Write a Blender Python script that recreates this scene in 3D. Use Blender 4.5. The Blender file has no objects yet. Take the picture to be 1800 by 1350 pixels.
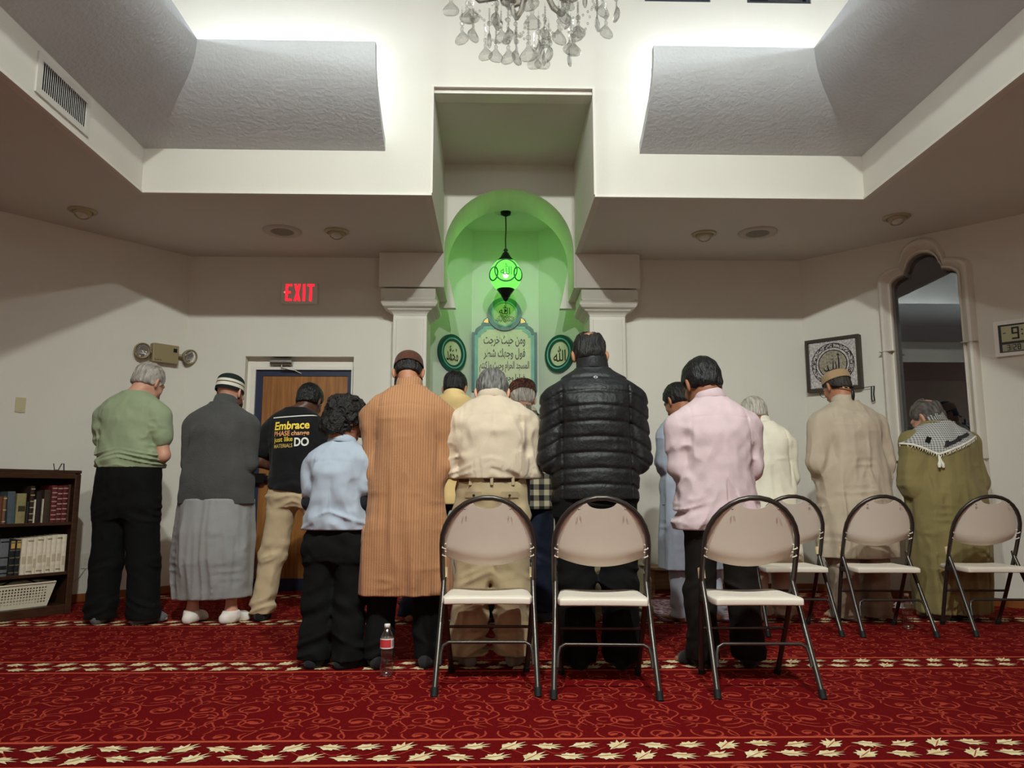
import bpy, math, random
import numpy as np
from mathutils import Vector, Matrix, Euler
from mathutils.bvhtree import BVHTree
from mathutils.geometry import tessellate_polygon

random.seed(7)
SC = bpy.context.scene
COL = SC.collection
PI = math.pi

# ------------------------------------------------------------------ camera
cam_d = bpy.data.cameras.new('camera')
cam_d.sensor_fit = 'HORIZONTAL'
cam_d.sensor_width = 36.0
cam_d.lens = 36.0 * 1352.0 / 1800.0
cam_d.clip_start = 0.05
cam = bpy.data.objects.new('camera', cam_d)
COL.objects.link(cam)
cam.location = (0, 0, 0.88)
cam.rotation_euler = (math.radians(90 + 8.041), 0, math.radians(-1.426))
SC.camera = cam

# ------------------------------------------------------------------ look and night sky
SC.view_settings.view_transform = 'Standard'
SC.view_settings.look = 'None'
SC.view_settings.exposure = 0.2
SC.view_settings.gamma = 1.0
SC.view_settings.use_curve_mapping = False
SC.cycles.max_bounces = 10
SC.cycles.diffuse_bounces = 6
SC.cycles.transparent_max_bounces = 16
SC.cycles.caustics_reflective = False
SC.cycles.caustics_refractive = False
SC.cycles.sample_clamp_indirect = 6.0
W = bpy.data.worlds.new('night')
SC.world = W
W.use_nodes = True
W.node_tree.nodes['Background'].inputs[0].default_value = (0.01, 0.012, 0.02, 1)
W.node_tree.nodes['Background'].inputs[1].default_value = 0.3

# ------------------------------------------------------------------ lamps of the room and the added fill (strengths)
TUBE_E = 42.0        # cove tubes hidden behind the plaster shields
FILL_W = 34.0      # unseen fill lamps added behind the camera
FLOOD_W = 620.0      # flood lamps high on the wall behind the camera
LANTERN_W = 11.0     # green pendant lantern

def flood(name, loc, to, power, size, col, spot=None):
    l = bpy.data.lights.new(name, 'SPOT')
    l.energy = power; l.color = col; l.shadow_soft_size = size
    l.spot_size = math.radians(spot or 110); l.spot_blend = 1.0
    o = bpy.data.objects.new(name, l); COL.objects.link(o)
    o.location = loc
    o.rotation_euler = (Vector(to) - Vector(loc)).to_track_quat('-Z', 'Y').to_euler()
    return o
flood('flood_lamp', (-0.55, 0.22, 5.0), (-0.62, 6.2, 0.0), FLOOD_W, 0.07, (0.93, 1.0, 0.945), 94)
flood('flood_lamp', (0.82, 0.22, 5.0), (0.92, 6.2, 0.0), FLOOD_W, 0.07, (0.93, 1.0, 0.945), 94)
for sx in (-1, 1):      # fill lamps added out of view behind the camera to lift the shade
    l = bpy.data.lights.new('fill_lamp', 'POINT'); l.energy = FILL_W; l.shadow_soft_size = 0.16; l.color = (1.0, 0.93, 0.84)
    o = bpy.data.objects.new('fill_lamp', l); COL.objects.link(o); o.location = (sx * 2.7, -2.35, 2.0)

# ------------------------------------------------------------------ helpers
def lin(c):
    out = []
    for v in c:
        v = v / 255.0
        out.append(v / 12.92 if v <= 0.04045 else ((v + 0.055) / 1.055) ** 2.4)
    return tuple(out)

def node(nt, t, **kw):
    n = nt.nodes.new(t)
    for k, v in kw.items():
        setattr(n, k, v)
    return n

def mat(name, col, rough=0.6, metal=0.0, spec=0.5, var=0.0, vscale=6.0, stretch=(1, 1, 1), col2=None,
        bump=0.0, bscale=80.0, bstretch=(1, 1, 1), trans=0.0, ior=1.45, sheen=0.0, coat=0.0, detail=3.0, sharp=0.0):
    """Principled surface with noise colour variation and noise bump. Colours are sRGB 0..255."""
    m = bpy.data.materials.new(name)
    m.use_nodes = True
    nt = m.node_tree
    b = nt.nodes['Principled BSDF']
    c = lin(col)
    b.inputs['Base Color'].default_value = (*c, 1)
    b.inputs['Roughness'].default_value = rough
    b.inputs['Metallic'].default_value = metal
    b.inputs['Specular IOR Level'].default_value = spec
    b.inputs['IOR'].default_value = ior
    b.inputs['Transmission Weight'].default_value = trans
    b.inputs['Sheen Weight'].default_value = sheen
    b.inputs['Coat Weight'].default_value = coat
    tc = node(nt, 'ShaderNodeTexCoord')
    if var > 0 or col2 is not None:
        mp = node(nt, 'ShaderNodeMapping'); mp.inputs['Scale'].default_value = stretch
        nz = node(nt, 'ShaderNodeTexNoise'); nz.inputs['Scale'].default_value = vscale; nz.inputs['Detail'].default_value = detail
        rp = node(nt, 'ShaderNodeValToRGB')
        if col2 is not None:
            a2 = lin(col2)
            rp.color_ramp.elements[0].color = (*a2, 1); rp.color_ramp.elements[1].color = (*c, 1)
        else:
            rp.color_ramp.elements[0].color = (*[x * (1 - var) for x in c], 1)
            rp.color_ramp.elements[1].color = (*[min(1, x * (1 + var)) for x in c], 1)
        rp.color_ramp.elements[0].position = 0.3 + sharp; rp.color_ramp.elements[1].position = 0.7 - sharp
        nt.links.new(tc.outputs['Object'], mp.inputs['Vector'])
        nt.links.new(mp.outputs['Vector'], nz.inputs['Vector'])
        nt.links.new(nz.outputs['Fac'], rp.inputs['Fac'])
        nt.links.new(rp.outputs['Color'], b.inputs['Base Color'])
    if bump > 0:
        mp2 = node(nt, 'ShaderNodeMapping'); mp2.inputs['Scale'].default_value = bstretch
        n2 = node(nt, 'ShaderNodeTexNoise'); n2.inputs['Scale'].default_value = bscale; n2.inputs['Detail'].default_value = 4.0
        bp = node(nt, 'ShaderNodeBump'); bp.inputs['Strength'].default_value = bump; bp.inputs['Distance'].default_value = 0.01
        nt.links.new(tc.outputs['Object'], mp2.inputs['Vector'])
        nt.links.new(mp2.outputs['Vector'], n2.inputs['Vector'])
        nt.links.new(n2.outputs['Fac'], bp.inputs['Height'])
        nt.links.new(bp.outputs['Normal'], b.inputs['Normal'])
    return m

def emit(name, col, strength):
    m = bpy.data.materials.new(name); m.use_nodes = True
    nt = m.node_tree; nt.nodes.clear()
    o = node(nt, 'ShaderNodeOutputMaterial'); e = node(nt, 'ShaderNodeEmission')
    e.inputs[0].default_value = (*lin(col), 1); e.inputs[1].default_value = strength
    nt.links.new(e.outputs[0], o.inputs[0])
    return m

class MB:
    """Collects shapes; build() links them as ONE mesh object."""
    def __init__(s):
        s.v = []; s.f = []; s.mi = []; s.sm = []
    def add(s, vs, fs, mi=0, smooth=False):
        o = len(s.v)
        s.v.extend([tuple(p) for p in vs])
        for f in fs:
            s.f.append(tuple(i + o for i in f)); s.mi.append(mi); s.sm.append(smooth)
        return s
    def box(s, lo, hi, mi=0, M=None):
        x0, y0, z0 = lo; x1, y1, z1 = hi
        vs = [(x0, y0, z0), (x1, y0, z0), (x1, y1, z0), (x0, y1, z0), (x0, y0, z1), (x1, y0, z1), (x1, y1, z1), (x0, y1, z1)]
        if M is not None:
            vs = [M @ Vector(p) for p in vs]
        return s.add(vs, [(0, 3, 2, 1), (4, 5, 6, 7), (0, 1, 5, 4), (1, 2, 6, 5), (2, 3, 7, 6), (3, 0, 4, 7)], mi)
    def tube(s, pts, r, n=10, mi=0, cap=True, closed=False, flat=None):
        pts = [Vector(p) for p in pts]; m = len(pts)
        rr = r if isinstance(r, (list, tuple)) else [r] * m
        tang = []
        for i in range(m):
            a = pts[(i - 1) % m] if (closed or i > 0) else pts[i]
            b = pts[(i + 1) % m] if (closed or i < m - 1) else pts[i]
            t = (b - a); tang.append(t.normalized() if t.length > 1e-9 else Vector((0, 0, 1)))
        t0 = tang[0]
        up = Vector((0, 0, 1)) if abs(t0.z) < 0.9 else Vector((1, 0, 0))
        nx = t0.cross(up).normalized()
        vs = []
        for i in range(m):
            t = tang[i]
            nx = (nx - t * nx.dot(t)).normalized()
            ny = t.cross(nx)
            for k in range(n):
                a = 2 * PI * k / n
                vs.append(pts[i] + nx * (rr[i] * math.cos(a)) + ny * (rr[i] * math.sin(a) * (flat or 1)))
        fs = []
        for i in range(m if closed else m - 1):
            j = (i + 1) % m
            for k in range(n):
                k2 = (k + 1) % n
                fs.append((i * n + k, i * n + k2, j * n + k2, j * n + k))
        s.add(vs, fs, mi, True)
        if cap and not closed:
            s.add(vs[:n], [tuple(range(n))[::-1]], mi); s.add(vs[-n:], [tuple(range(n))], mi)
        return s
    def lathe(s, prof, n=24, M=None, mi=0, smooth=True, sx=1.0, sy=1.0, caps=True):
        vs = []; m = len(prof)
        for (r, z) in prof:
            for k in range(n):
                a = 2 * PI * k / n
                vs.append(Vector((r * math.cos(a) * sx, r * math.sin(a) * sy, z)))
        if M is not None:
            vs = [M @ p for p in vs]
        fs = []
        for i in range(m - 1):
            for k in range(n):
                k2 = (k + 1) % n
                fs.append((i * n + k, i * n + k2, (i + 1) * n + k2, (i + 1) * n + k))
        s.add(vs, fs, mi, smooth)
        if caps:
            if prof[0][0] > 1e-5: s.add(vs[:n], [tuple(range(n))[::-1]], mi)
            if prof[-1][0] > 1e-5: s.add(vs[-n:], [tuple(range(n))], mi)
        return s
    def sphere(s, c, r, n=16, mi=0, M=None):
        r3 = r if isinstance(r, (tuple, list)) else (r, r, r)
        prof = [(math.sin(PI * i / (n // 2 + 2)), -math.cos(PI * i / (n // 2 + 2))) for i in range(n // 2 + 3)]
        T = Matrix.Translation(c) @ Matrix.Diagonal((*r3, 1))
        if M is not None: T = M @ T
        return s.lathe(prof, n, T, mi, caps=False)
    def prism(s, loops, M, d0, d1, mi=0, smooth_side=False):
        """2D outline (first loop) with holes (other loops), extruded along local z from d0 to d1."""
        if not isinstance(loops[0][0], (tuple, list)):
            loops = [loops]
        L = [[Vector((p[0], p[1], 0)) for p in lp] for lp in loops]
        flat = [p for lp in L for p in lp]
        tris = tessellate_polygon(L)
        nn = len(flat)
        vs = [M @ Vector((p.x, p.y, d0)) for p in flat] + [M @ Vector((p.x, p.y, d1)) for p in flat]
        fs = []
        for t in tris:
            a, b, c = [flat[i] for i in t]
            if (b - a).cross(c - a).z < 0: t = (t[0], t[2], t[1])
            fs.append((t[0] + nn, t[1] + nn, t[2] + nn)); fs.append((t[2], t[1], t[0]))
        s.add(vs, fs, mi)
        o = 0
        for lp in L:
            k = len(lp)
            vv = [vs[o + i] for i in range(k)] + [vs[o + i + nn] for i in range(k)]
            s.add(vv, [(i, (i + 1) % k, (i + 1) % k + k, i + k) for i in range(k)], mi, smooth_side)
            o += k
        return s
    def build(s, name, mats, parent=None, loc=None, bev=0.0, bseg=2):
        me = bpy.data.meshes.new(name)
        me.from_pydata(s.v, [], s.f)
        if not isinstance(mats, (list, tuple)): mats = [mats]
        for m in mats: me.materials.append(m)
        me.polygons.foreach_set('material_index', s.mi)
        me.polygons.foreach_set('use_smooth', s.sm)
        me.update()
        o = bpy.data.objects.new(name, me); COL.objects.link(o)
        if parent is not None: o.parent = parent
        if loc is not None: o.location = loc
        if bev > 0:
            md = o.modifiers.new('bevel', 'BEVEL'); md.width = bev; md.segments = bseg; md.limit_method = 'ANGLE'
            md.angle_limit = math.radians(40)
        return o

def tag(o, label=None, cat=None, group=None, kind=None):
    if label: o['label'] = label
    if cat: o['category'] = cat
    if group: o['group'] = group
    if kind: o['kind'] = kind
    return o

def thing(name, label, cat, loc=(0, 0, 0), rz=0.0, group=None):
    o = bpy.data.objects.new(name, None); COL.objects.link(o)
    o.empty_display_size = 0.1
    o.location = loc; o.rotation_euler = (0, 0, rz)
    return tag(o, label, cat, group)

def copy_tree(o, parent=None):
    c = o.copy(); COL.objects.link(c)
    if parent is not None: c.parent = parent
    for ch in o.children: copy_tree(ch, c)
    return c

def struct(o):
    o['kind'] = 'structure'; return o

def frame(o, x, y, z):
    """Matrix whose columns are the axes x, y, z at origin o."""
    x, y, z = Vector(x), Vector(y), Vector(z)
    return Matrix(((x.x, y.x, z.x, o[0]), (x.y, y.y, z.y, o[1]), (x.z, y.z, z.z, o[2]), (0, 0, 0, 1)))

def arc(cx, cy, r, a0, a1, n, ry=None):
    ry = r if ry is None else ry
    return [(cx + r * math.cos(math.radians(a0 + (a1 - a0) * i / n)), cy + ry * math.sin(math.radians(a0 + (a1 - a0) * i / n))) for i in range(n + 1)]

def rrect(x0, y0, x1, y1, r, n=4):
    return (arc(x1 - r, y0 + r, r, -90, 0, n) + arc(x1 - r, y1 - r, r, 0, 90, n) + arc(x0 + r, y1 - r, r, 90, 180, n) + arc(x0 + r, y0 + r, r, 180, 270, n))

def circle(cx, cy, r, n=40, ry=None):
    return arc(cx, cy, r, 0, 360, n, ry)[:-1]

def text_mesh(body, size=1.0, xs=1.0, off=0.0, shear=0.0, res=3):
    """Flat lettering as (verts, faces), its box moved so that x runs from 0 and the baseline is y = 0."""
    c = bpy.data.curves.new('lettering', 'FONT')
    c.body = body; c.size = size; c.offset = off; c.resolution_u = res; c.shear = shear
    o = bpy.data.objects.new('lettering', c); COL.objects.link(o)
    dg = bpy.context.evaluated_depsgraph_get()
    me = o.evaluated_get(dg).to_mesh()
    vs = [tuple(v.co) for v in me.vertices]; fs = [tuple(p.vertices) for p in me.polygons]
    o.evaluated_get(dg).to_mesh_clear()
    bpy.data.objects.remove(o); bpy.data.curves.remove(c)
    x0 = min(v[0] for v in vs)
    return [((v[0] - x0) * xs, v[1]) for v in vs], fs

def fit_text(body, x0, x1, y0, y1, off=0.0, res=3):
    """Lettering stretched to fill a box."""
    vs, fs = text_mesh(body, 1.0, 1.0, off, 0.0, res)
    ax = [v[0] for v in vs]; ay = [v[1] for v in vs]
    sx = (x1 - x0) / (max(ax) - min(ax)); sy = (y1 - y0) / (max(ay) - min(ay))
    return [(x0 + (v[0] - min(ax)) * sx, y0 + (v[1] - min(ay)) * sy) for v in vs], fs

def put_text(mb, vf, M, d0, mi=0):
    vs, fs = vf
    mb.add([M @ Vector((v[0], v[1], d0)) for v in vs], fs, mi)
    return mb

# ------------------------------------------------------------------ joined Arabic letter forms
def _forms():
    import unicodedata
    T = {}
    for c in range(0xFE80, 0xFEFD):
        d = unicodedata.decomposition(chr(c)).split()
        if len(d) == 2:
            T.setdefault(chr(int(d[1], 16)), {})[d[0].strip('<>')] = chr(c)
    return T
_AF = _forms()
def shape_arabic(s):
    """Right-to-left string in presentation forms, laid out for left-to-right drawing."""
    out = []
    for i, c in enumerate(s):
        f = _AF.get(c)
        if not f: out.append(c); continue
        pv = _AF.get(s[i - 1]) if i > 0 else None; nx = _AF.get(s[i + 1]) if i + 1 < len(s) else None
        jp = bool(pv and 'initial' in pv and ('final' in f)); jn = bool(nx and 'initial' in f and 'final' in nx)
        k = 'medial' if (jp and jn) else 'final' if jp else 'initial' if jn else 'isolated'
        out.append(f.get(k) or f.get('isolated') or c)
    return ''.join(out[::-1])

def thin_glass(name, tint, base, rough=0.0, power=4.0):
    """Thin clear sheet: see-through with a mirror sheen that grows at grazing angles."""
    m = bpy.data.materials.new(name); m.use_nodes = True; nt = m.node_tree; nt.nodes.clear()
    o = node(nt, 'ShaderNodeOutputMaterial'); mx = node(nt, 'ShaderNodeMixShader'); tr = node(nt, 'ShaderNodeBsdfTransparent'); gl = node(nt, 'ShaderNodeBsdfGlossy'); lw = node(nt, 'ShaderNodeLayerWeight')
    lw.inputs['Blend'].default_value = 0.5; gl.inputs['Roughness'].default_value = rough; tr.inputs[0].default_value = (*tint, 1)
    pw = node(nt, 'ShaderNodeMath', operation='POWER'); pw.inputs[1].default_value = power
    ma = node(nt, 'ShaderNodeMath', operation='MULTIPLY_ADD'); ma.inputs[1].default_value = 1.0 - base; ma.inputs[2].default_value = base
    nt.links.new(lw.outputs['Facing'], pw.inputs[0]); nt.links.new(pw.outputs[0], ma.inputs[0]); nt.links.new(ma.outputs[0], mx.inputs[0])
    nt.links.new(tr.outputs[0], mx.inputs[1]); nt.links.new(gl.outputs[0], mx.inputs[2]); nt.links.new(mx.outputs[0], o.inputs[0])
    return m
# ------------------------------------------------------------------ materials of the room
M_WALL = mat('wall_paint', (222, 217, 206), 0.75, var=0.03, vscale=1.2, bump=0.12, bscale=160)
M_CEIL = mat('soffit_paint', (216, 210, 202), 0.8, var=0.03, vscale=1.0, bump=0.1, bscale=140)
M_STUCCO = mat('stucco', (198, 199, 200), 0.85, var=0.03, vscale=3, bump=0.55, bscale=38)
M_TRIM = mat('trim_paint', (228, 222, 212), 0.45)
M_NICHE = mat('niche_paint', (205, 208, 196), 0.7, bump=0.08, bscale=150)
M_OAK = mat('oak', (168, 112, 56), 0.4, col2=(128, 78, 34), vscale=3.0, stretch=(14, 14, 0.8), coat=0.2)
M_BASEB = mat('oak_baseboard', (150, 88, 44), 0.4, col2=(120, 66, 30), vscale=6)
M_NAVY = mat('navy_paint', (36, 44, 70), 0.4)
M_STEEL = mat('brushed_metal', (170, 168, 162), 0.35, metal=0.9)
M_BLACK = mat('black_plastic', (16, 16, 17), 0.4)
M_DARKMETAL = mat('bronze_metal', (58, 55, 52), 0.33, metal=0.75)
M_CARPET = mat('carpet_pile', (122, 12, 16), 0.95, col2=(98, 7, 10), vscale=90, bump=0.6, bscale=500, spec=0.08)
M_VINE = mat('carpet_vine', (168, 60, 44), 0.95, bump=0.4, bscale=500, spec=0.1)
M_LEAF = mat('carpet_leaf', (240, 226, 186), 0.95, col2=(220, 196, 144), vscale=30, bump=0.4, bscale=500, spec=0.1)
M_LINE = mat('carpet_line', (188, 78, 56), 0.95, bump=0.4, bscale=500, spec=0.1)

UP = (0, 0, 1)
LDX, LDY = 0.672, 0.741
RWF = frame((2.94, 7.1, 0), (0.70711, -0.70711, 0), UP, (-0.70711, -0.70711, 0))
LWF = frame((-2.85, 7.1, 0), (LDX, LDY, 0), UP, (LDY, -LDX, 0))
BWF = frame((0, 7.1, 0), (1, 0, 0), UP, (0, -1, 0))
ZC = 3.09
TX0, TX1, TY0, TY1 = -2.62, 2.82, 0.09, 5.53      # the tray (raised part of the ceiling)
NX0, NX1, NYB, NZ = -0.465, 0.762, 6.94, 3.96      # the recess in front of the prayer niche
ZT = 5.9

# ------------------------------------------------------------------ carpet floor
def build_floor():
    mb = MB()
    mb.box((-5.2, -2.8, -0.06), (5.2, 8.4, 0.0), 0)
    rnd = random.Random(3)
    def ribbon(pts, w, z, mi):
        vs = []; n = len(pts)
        for i in range(n):
            a = pts[max(0, i - 1)]; b = pts[min(n - 1, i + 1)]
            dx, dy = b[0] - a[0], b[1] - a[1]; l = math.hypot(dx, dy) or 1
            ww = w * (0.6 if i in (0, n - 1) else 1.0)
            vs.append((pts[i][0] - dy / l * ww, pts[i][1] + dx / l * ww, z)); vs.append((pts[i][0] + dy / l * ww, pts[i][1] - dx / l * ww, z))
        mb.add(vs, [(2 * i, 2 * i + 1, 2 * i + 3, 2 * i + 2) for i in range(n - 1)], mi)
    def scroll(cx, cy, r0, r1, a0, turns, n=18, fl=1):
        out = []
        for i in range(n + 1):
            t = i / n
            r = r0 + (r1 - r0) * t ** 0.8; a = a0 + fl * turns * 2 * PI * t
            out.append((cx + r * math.cos(a), cy + r * math.sin(a)))
        return out
    def blob(cx, cy, l, w, a, lobes=5):
        pts = []
        for i in range(14):
            t = 2 * PI * i / 14
            r = 1 + 0.16 * math.cos(lobes * t)
            x, y = l * r * math.cos(t), w * r * math.sin(t) * (1 - 0.35 * math.cos(t))
            pts.append((cx + x * math.cos(a) - y * math.sin(a), cy + x * math.sin(a) + y * math.cos(a)))
        return pts
    # one repeat of the vine pattern, 0.36 x 0.36
    T = 0.36
    strokes = [
        (scroll(0.09, 0.10, 0.075, 0.018, 2.6, 1.15), 0.0042),
        (scroll(0.27, 0.09, 0.065, 0.016, 0.4, 1.1, fl=-1), 0.0042),
        (scroll(0.20, 0.27, 0.072, 0.018, -1.9, 1.2), 0.0042),
        (scroll(0.05, 0.29, 0.055, 0.014, 1.0, 1.0, fl=-1), 0.0038),
        ([(0.02 + 0.032 * i, 0.185 + 0.03 * math.sin(i * 0.9)) for i in range(11)], 0.0042),
        ([(0.165 + 0.02 * math.sin(i * 0.7), 0.0 + 0.03 * i) for i in range(8)], 0.0038),
        ([(0.34 - 0.02 * math.sin(i * 0.8), 0.12 + 0.028 * i) for i in range(8)], 0.0038),
        (arc(0.30, 0.33, 0.05, 20, 210, 8), 0.0035), (arc(0.12, 0.005, 0.045, 10, 170, 8), 0.0035),
        (arc(0.03, 0.20, 0.035, -80, 100, 6), 0.003), (arc(0.32, 0.20, 0.03, 100, 300, 6), 0.003),
    ]
    blobs = [(0.20, 0.262, 0.03, 0.016, 0.5), (0.088, 0.098, 0.022, 0.012, 2.2), (0.272, 0.088, 0.022, 0.012, -0.6), (0.06, 0.285, 0.018, 0.011, 1.2), (0.34, 0.33, 0.02, 0.011, 0.1)]
    bands = [2.665 + 1.335 * k for k in range(-2, 5)]
    def in_band(y):
        return any(b - 0.012 < y < b + 0.262 for b in bands)
    ny0, ny1 = int(1.7 / T), int(7.3 / T)
    for iy in range(ny0, ny1):
        for ix in range(-13, 13):
            ox = ix * T + (iy % 2) * T * 0.5; oy = iy * T
            if abs(ox) > 0.95 * (oy + T) + 0.6 and oy < 5: continue
            mir = -1 if (ix + iy) % 2 else 1
            def tr(p):
                x = p[0] if mir > 0 else T - p[0]
                return (ox + x, oy + p[1])
            for pts, w in strokes:
                q = [tr(p) for p in pts]
                run = []
                for p in q:
                    if in_band(p[1]):
                        if len(run) > 1: ribbon(run, w, 0.0012, 1)
                        run = []
                    else: run.append(p)
                if len(run) > 1: ribbon(run, w, 0.0012, 1)
            for pts, w in strokes[:5]:          # a second, shifted layer of tendrils
                q = [(ox + (T - p[1] * 0.9 + 0.17), oy + p[0] * 0.9 + 0.19) for p in pts]
                run = []
                for p in q:
                    if in_band(p[1]):
                        if len(run) > 1: ribbon(run, w * 0.9, 0.0010, 1)
                        run = []
                    else: run.append(p)
                if len(run) > 1: ribbon(run, w * 0.9, 0.0010, 1)
            for (bx, by, l, w, a) in blobs:
                c = tr((bx, by))
                if in_band(c[1] - 0.025) or in_band(c[1] + 0.025): continue
                pts = blob(c[0], c[1], l, w, a * mir)
                mb.add([(p[0], p[1], 0.0014) for p in pts], [tuple(range(14))], 1)
    def leaf(cx, cy, s, a, fl):
        out = []
        tips = ((178, 0.46), (140, 0.30), (104, 0.40), (66, 0.46), (36, 0.60), (8, 0.66), (-22, 0.58), (-52, 0.40), (-96, 0.34), (-140, 0.26))
        shape = []
        for q, (an, ln) in enumerate(tips):
            an2 = tips[(q + 1) % len(tips)][0]; an2 = an2 - 360 if an2 > an else an2
            m_ = math.radians((an + an2) / 2); an = math.radians(an)
            shape += [(ln * math.cos(an) - 0.08, ln * math.sin(an) * 0.85), (0.27 * math.cos(m_) - 0.06, 0.24 * math.sin(m_))]
        shape = shape[::-1]
        for (x, y) in shape:
            y *= fl
            x2, y2 = x * s, y * s
            out.append((cx + x2 * math.cos(a) - y2 * math.sin(a), cy + x2 * math.sin(a) + y2 * math.cos(a)))
        return out
    for b in bands:
        if b + 0.25 < 1.6 or b > 7: continue
        mb.box((-5, b - 0.009, 0.0002), (5, b + 0.006, 0.0016), 3)
        mb.box((-5, b + 0.246, 0.0002), (5, b + 0.262, 0.0016), 3)
        x = -4.9; k = 0
        while x < 4.9:
            for row, (yy, dx) in enumerate(((0.072, 0.0), (0.178, 0.055))):
                kk = (k + row) % 3
                a = (0.25, 0.85, -0.2)[kk] + rnd.uniform(-0.12, 0.12)
                pts = leaf(x + dx, b + yy + rnd.uniform(-0.008, 0.008), 0.106 + 0.010 * (kk == 1), a, 1 if (k + row) % 2 else -1)
                t3 = tessellate_polygon([[Vector((p[0], p[1], 0)) for p in pts]])
                vv = [(p[0], p[1], 0.002) for p in pts]
                fs = []
                for t in t3:
                    p0, p1, p2 = [Vector(vv[i]) for i in t]
                    fs.append(t if (p1 - p0).cross(p2 - p0).z > 0 else (t[0], t[2], t[1]))
                mb.add(vv, fs, 2)
                ca, sa = math.cos(a), math.sin(a)
                ribbon([(x + dx + (-0.5 + 0.2 * i) * 0.1 * ca, b + yy + (-0.5 + 0.2 * i) * 0.1 * sa) for i in range(5)], 0.0018, 0.0026, 1)
            ribbon([(x + 0.03 + 0.02 * i, b + 0.125 + 0.03 * math.sin(i * 0.9 + k)) for i in range(6)], 0.0028, 0.0012, 1)
            x += 0.126; k += 1
    o = mb.build('floor', [M_CARPET, M_VINE, M_LEAF, M_LINE])
    o['label'] = 'red carpet with scrolling vines and cream leaf bands'
    return struct(o)
build_floor()

# ------------------------------------------------------------------ ceiling soffit, tray walls, roof
mb = MB()
e_ = 0.05
mb.prism([(-2.85 - 3.0 * LDX, 7.1 - 3.0 * LDY), (-4.95, -2.7), (4.95, -2.7), (4.95, 5.1), (2.96, 7.12), (NX1 + e_, 7.12), (NX1 + e_, TY1 + e_), (TX1 + e_, TY1 + e_),
          (TX1 + e_, TY0 - e_), (TX0 - e_, TY0 - e_), (TX0 - e_, TY1 + e_), (NX0 - e_, TY1 + e_), (NX0 - e_, 7.12), (-2.85, 7.12)],
         Matrix.Translation((0, 0, 0)), ZC, ZC + 0.1)
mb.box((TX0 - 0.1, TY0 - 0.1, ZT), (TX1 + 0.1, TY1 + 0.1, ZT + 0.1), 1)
mb.box((NX0 - 0.1, TY1 + 0.1, NZ), (NX1 + 0.1, NYB + 0.42, NZ + 0.08))
struct(mb.build('ceiling', [M_CEIL, mat('dark_unseen_roof', (112, 108, 102), 0.8, col2=(92, 88, 82), vscale=3, stretch=(1, 10, 1))]))  # unseen roof given a dark colour to cut light bouncing onto the shields

CLER = [(-2.30, -1.79), (-1.50, -0.98), (1.18, 1.70), (1.99, 2.50)]
def hole(x0, x1, z0, z1): return [(x0, z0), (x1, z0), (x1, z1), (x0, z1)]
mb = MB()
F = frame((0, TY1, 0), (1, 0, 0), UP, (0, -1, 0))
mb.prism([[(TX0 - 0.1, ZC + 0.001), (NX0, ZC + 0.001), (NX0, NZ), (NX1, NZ), (NX1, ZC + 0.001), (TX1 + 0.1, ZC + 0.001), (TX1 + 0.1, ZT), (TX0 - 0.1, ZT)]] + [hole(a, b, 4.70, 5.45) for a, b in CLER], F, -0.1, 0)
mb.box((NX0 - 0.1, TY1 + 0.1, ZC + 0.001), (NX0, NYB + 0.02, NZ)); mb.box((NX1, TY1 + 0.1, ZC + 0.001), (NX1 + 0.1, NYB + 0.02, NZ))
struct(mb.build('wall_tray_front', M_WALL))
mb = MB(); mb.box((TX0 - 0.1, TY0, ZC + 0.001), (TX0, TY1, ZT)); struct(mb.build('wall_tray_left', M_WALL))
mb = MB(); mb.box((TX1, TY0, ZC + 0.001), (TX1 + 0.1, TY1, ZT)); struct(mb.build('wall_tray_right', M_WALL))
mb = MB(); mb.box((TX0 - 0.1, TY0 - 0.1, ZC + 0.001), (TX1 + 0.1, TY0, ZT)); struct(mb.build('wall_tray_rear', M_WALL))

# night windows high in the tray wall
M_GLASS = thin_glass('night_window_glass', (0.7, 0.74, 0.76), 0.18)
M_FRAMEDARK = mat('dark_window_frame', (60, 66, 76), 0.4)
for i, (a, b) in enumerate(CLER):
    mb = MB(); mb.prism([hole(a, b, 4.70, 5.45), hole(a + 0.03, b - 0.03, 4.73, 5.42)], F, -0.09, -0.02)
    w = struct(mb.build('window_%d' % (i + 2), M_FRAMEDARK))
    mb = MB(); mb.box((a + 0.03, TY1 + 0.05, 4.73), (b - 0.03, TY1 + 0.056, 5.42)); mb.build('pane', M_GLASS, w)

# bead along the lower edge of the tray and around the recess
mb = MB(); B = 0.016
for x0, x1 in ((TX0, NX0), (NX1, TX1)):
    mb.box((x0, TY1 - B, ZC - 0.006), (x1, TY1 + 0.004, ZC + 0.014))
mb.box((TX0 - 0.004, TY0, ZC - 0.006), (TX0 + B, TY1 - B, ZC + 0.014)); mb.box((TX1 - B, TY0, ZC - 0.006), (TX1 + 0.004, TY1 - B, ZC + 0.014))
struct(mb.build('trim_1', M_TRIM))
mb = MB()
mb.box((NX0 - 0.014, TY1 - 0.012, ZC + 0.014), (NX0 + 0.006, TY1 + 0.01, NZ + 0.014)); mb.box((NX1 - 0.006, TY1 - 0.012, ZC + 0.014), (NX1 + 0.014, TY1 + 0.01, NZ + 0.014))
mb.box((NX0 + 0.006, TY1 - 0.012, NZ - 0.006), (NX1 - 0.006, TY1 + 0.01, NZ + 0.014))
mb.box((NX0, TY1 + 0.03, NZ - 0.035), (NX1, TY1 + 0.12, NZ - 0.001)); mb.box((NX0, TY1 + 0.12, NZ - 0.018), (NX1, TY1 + 0.2, NZ - 0.001))
struct(mb.build('trim_2', M_TRIM))

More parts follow.
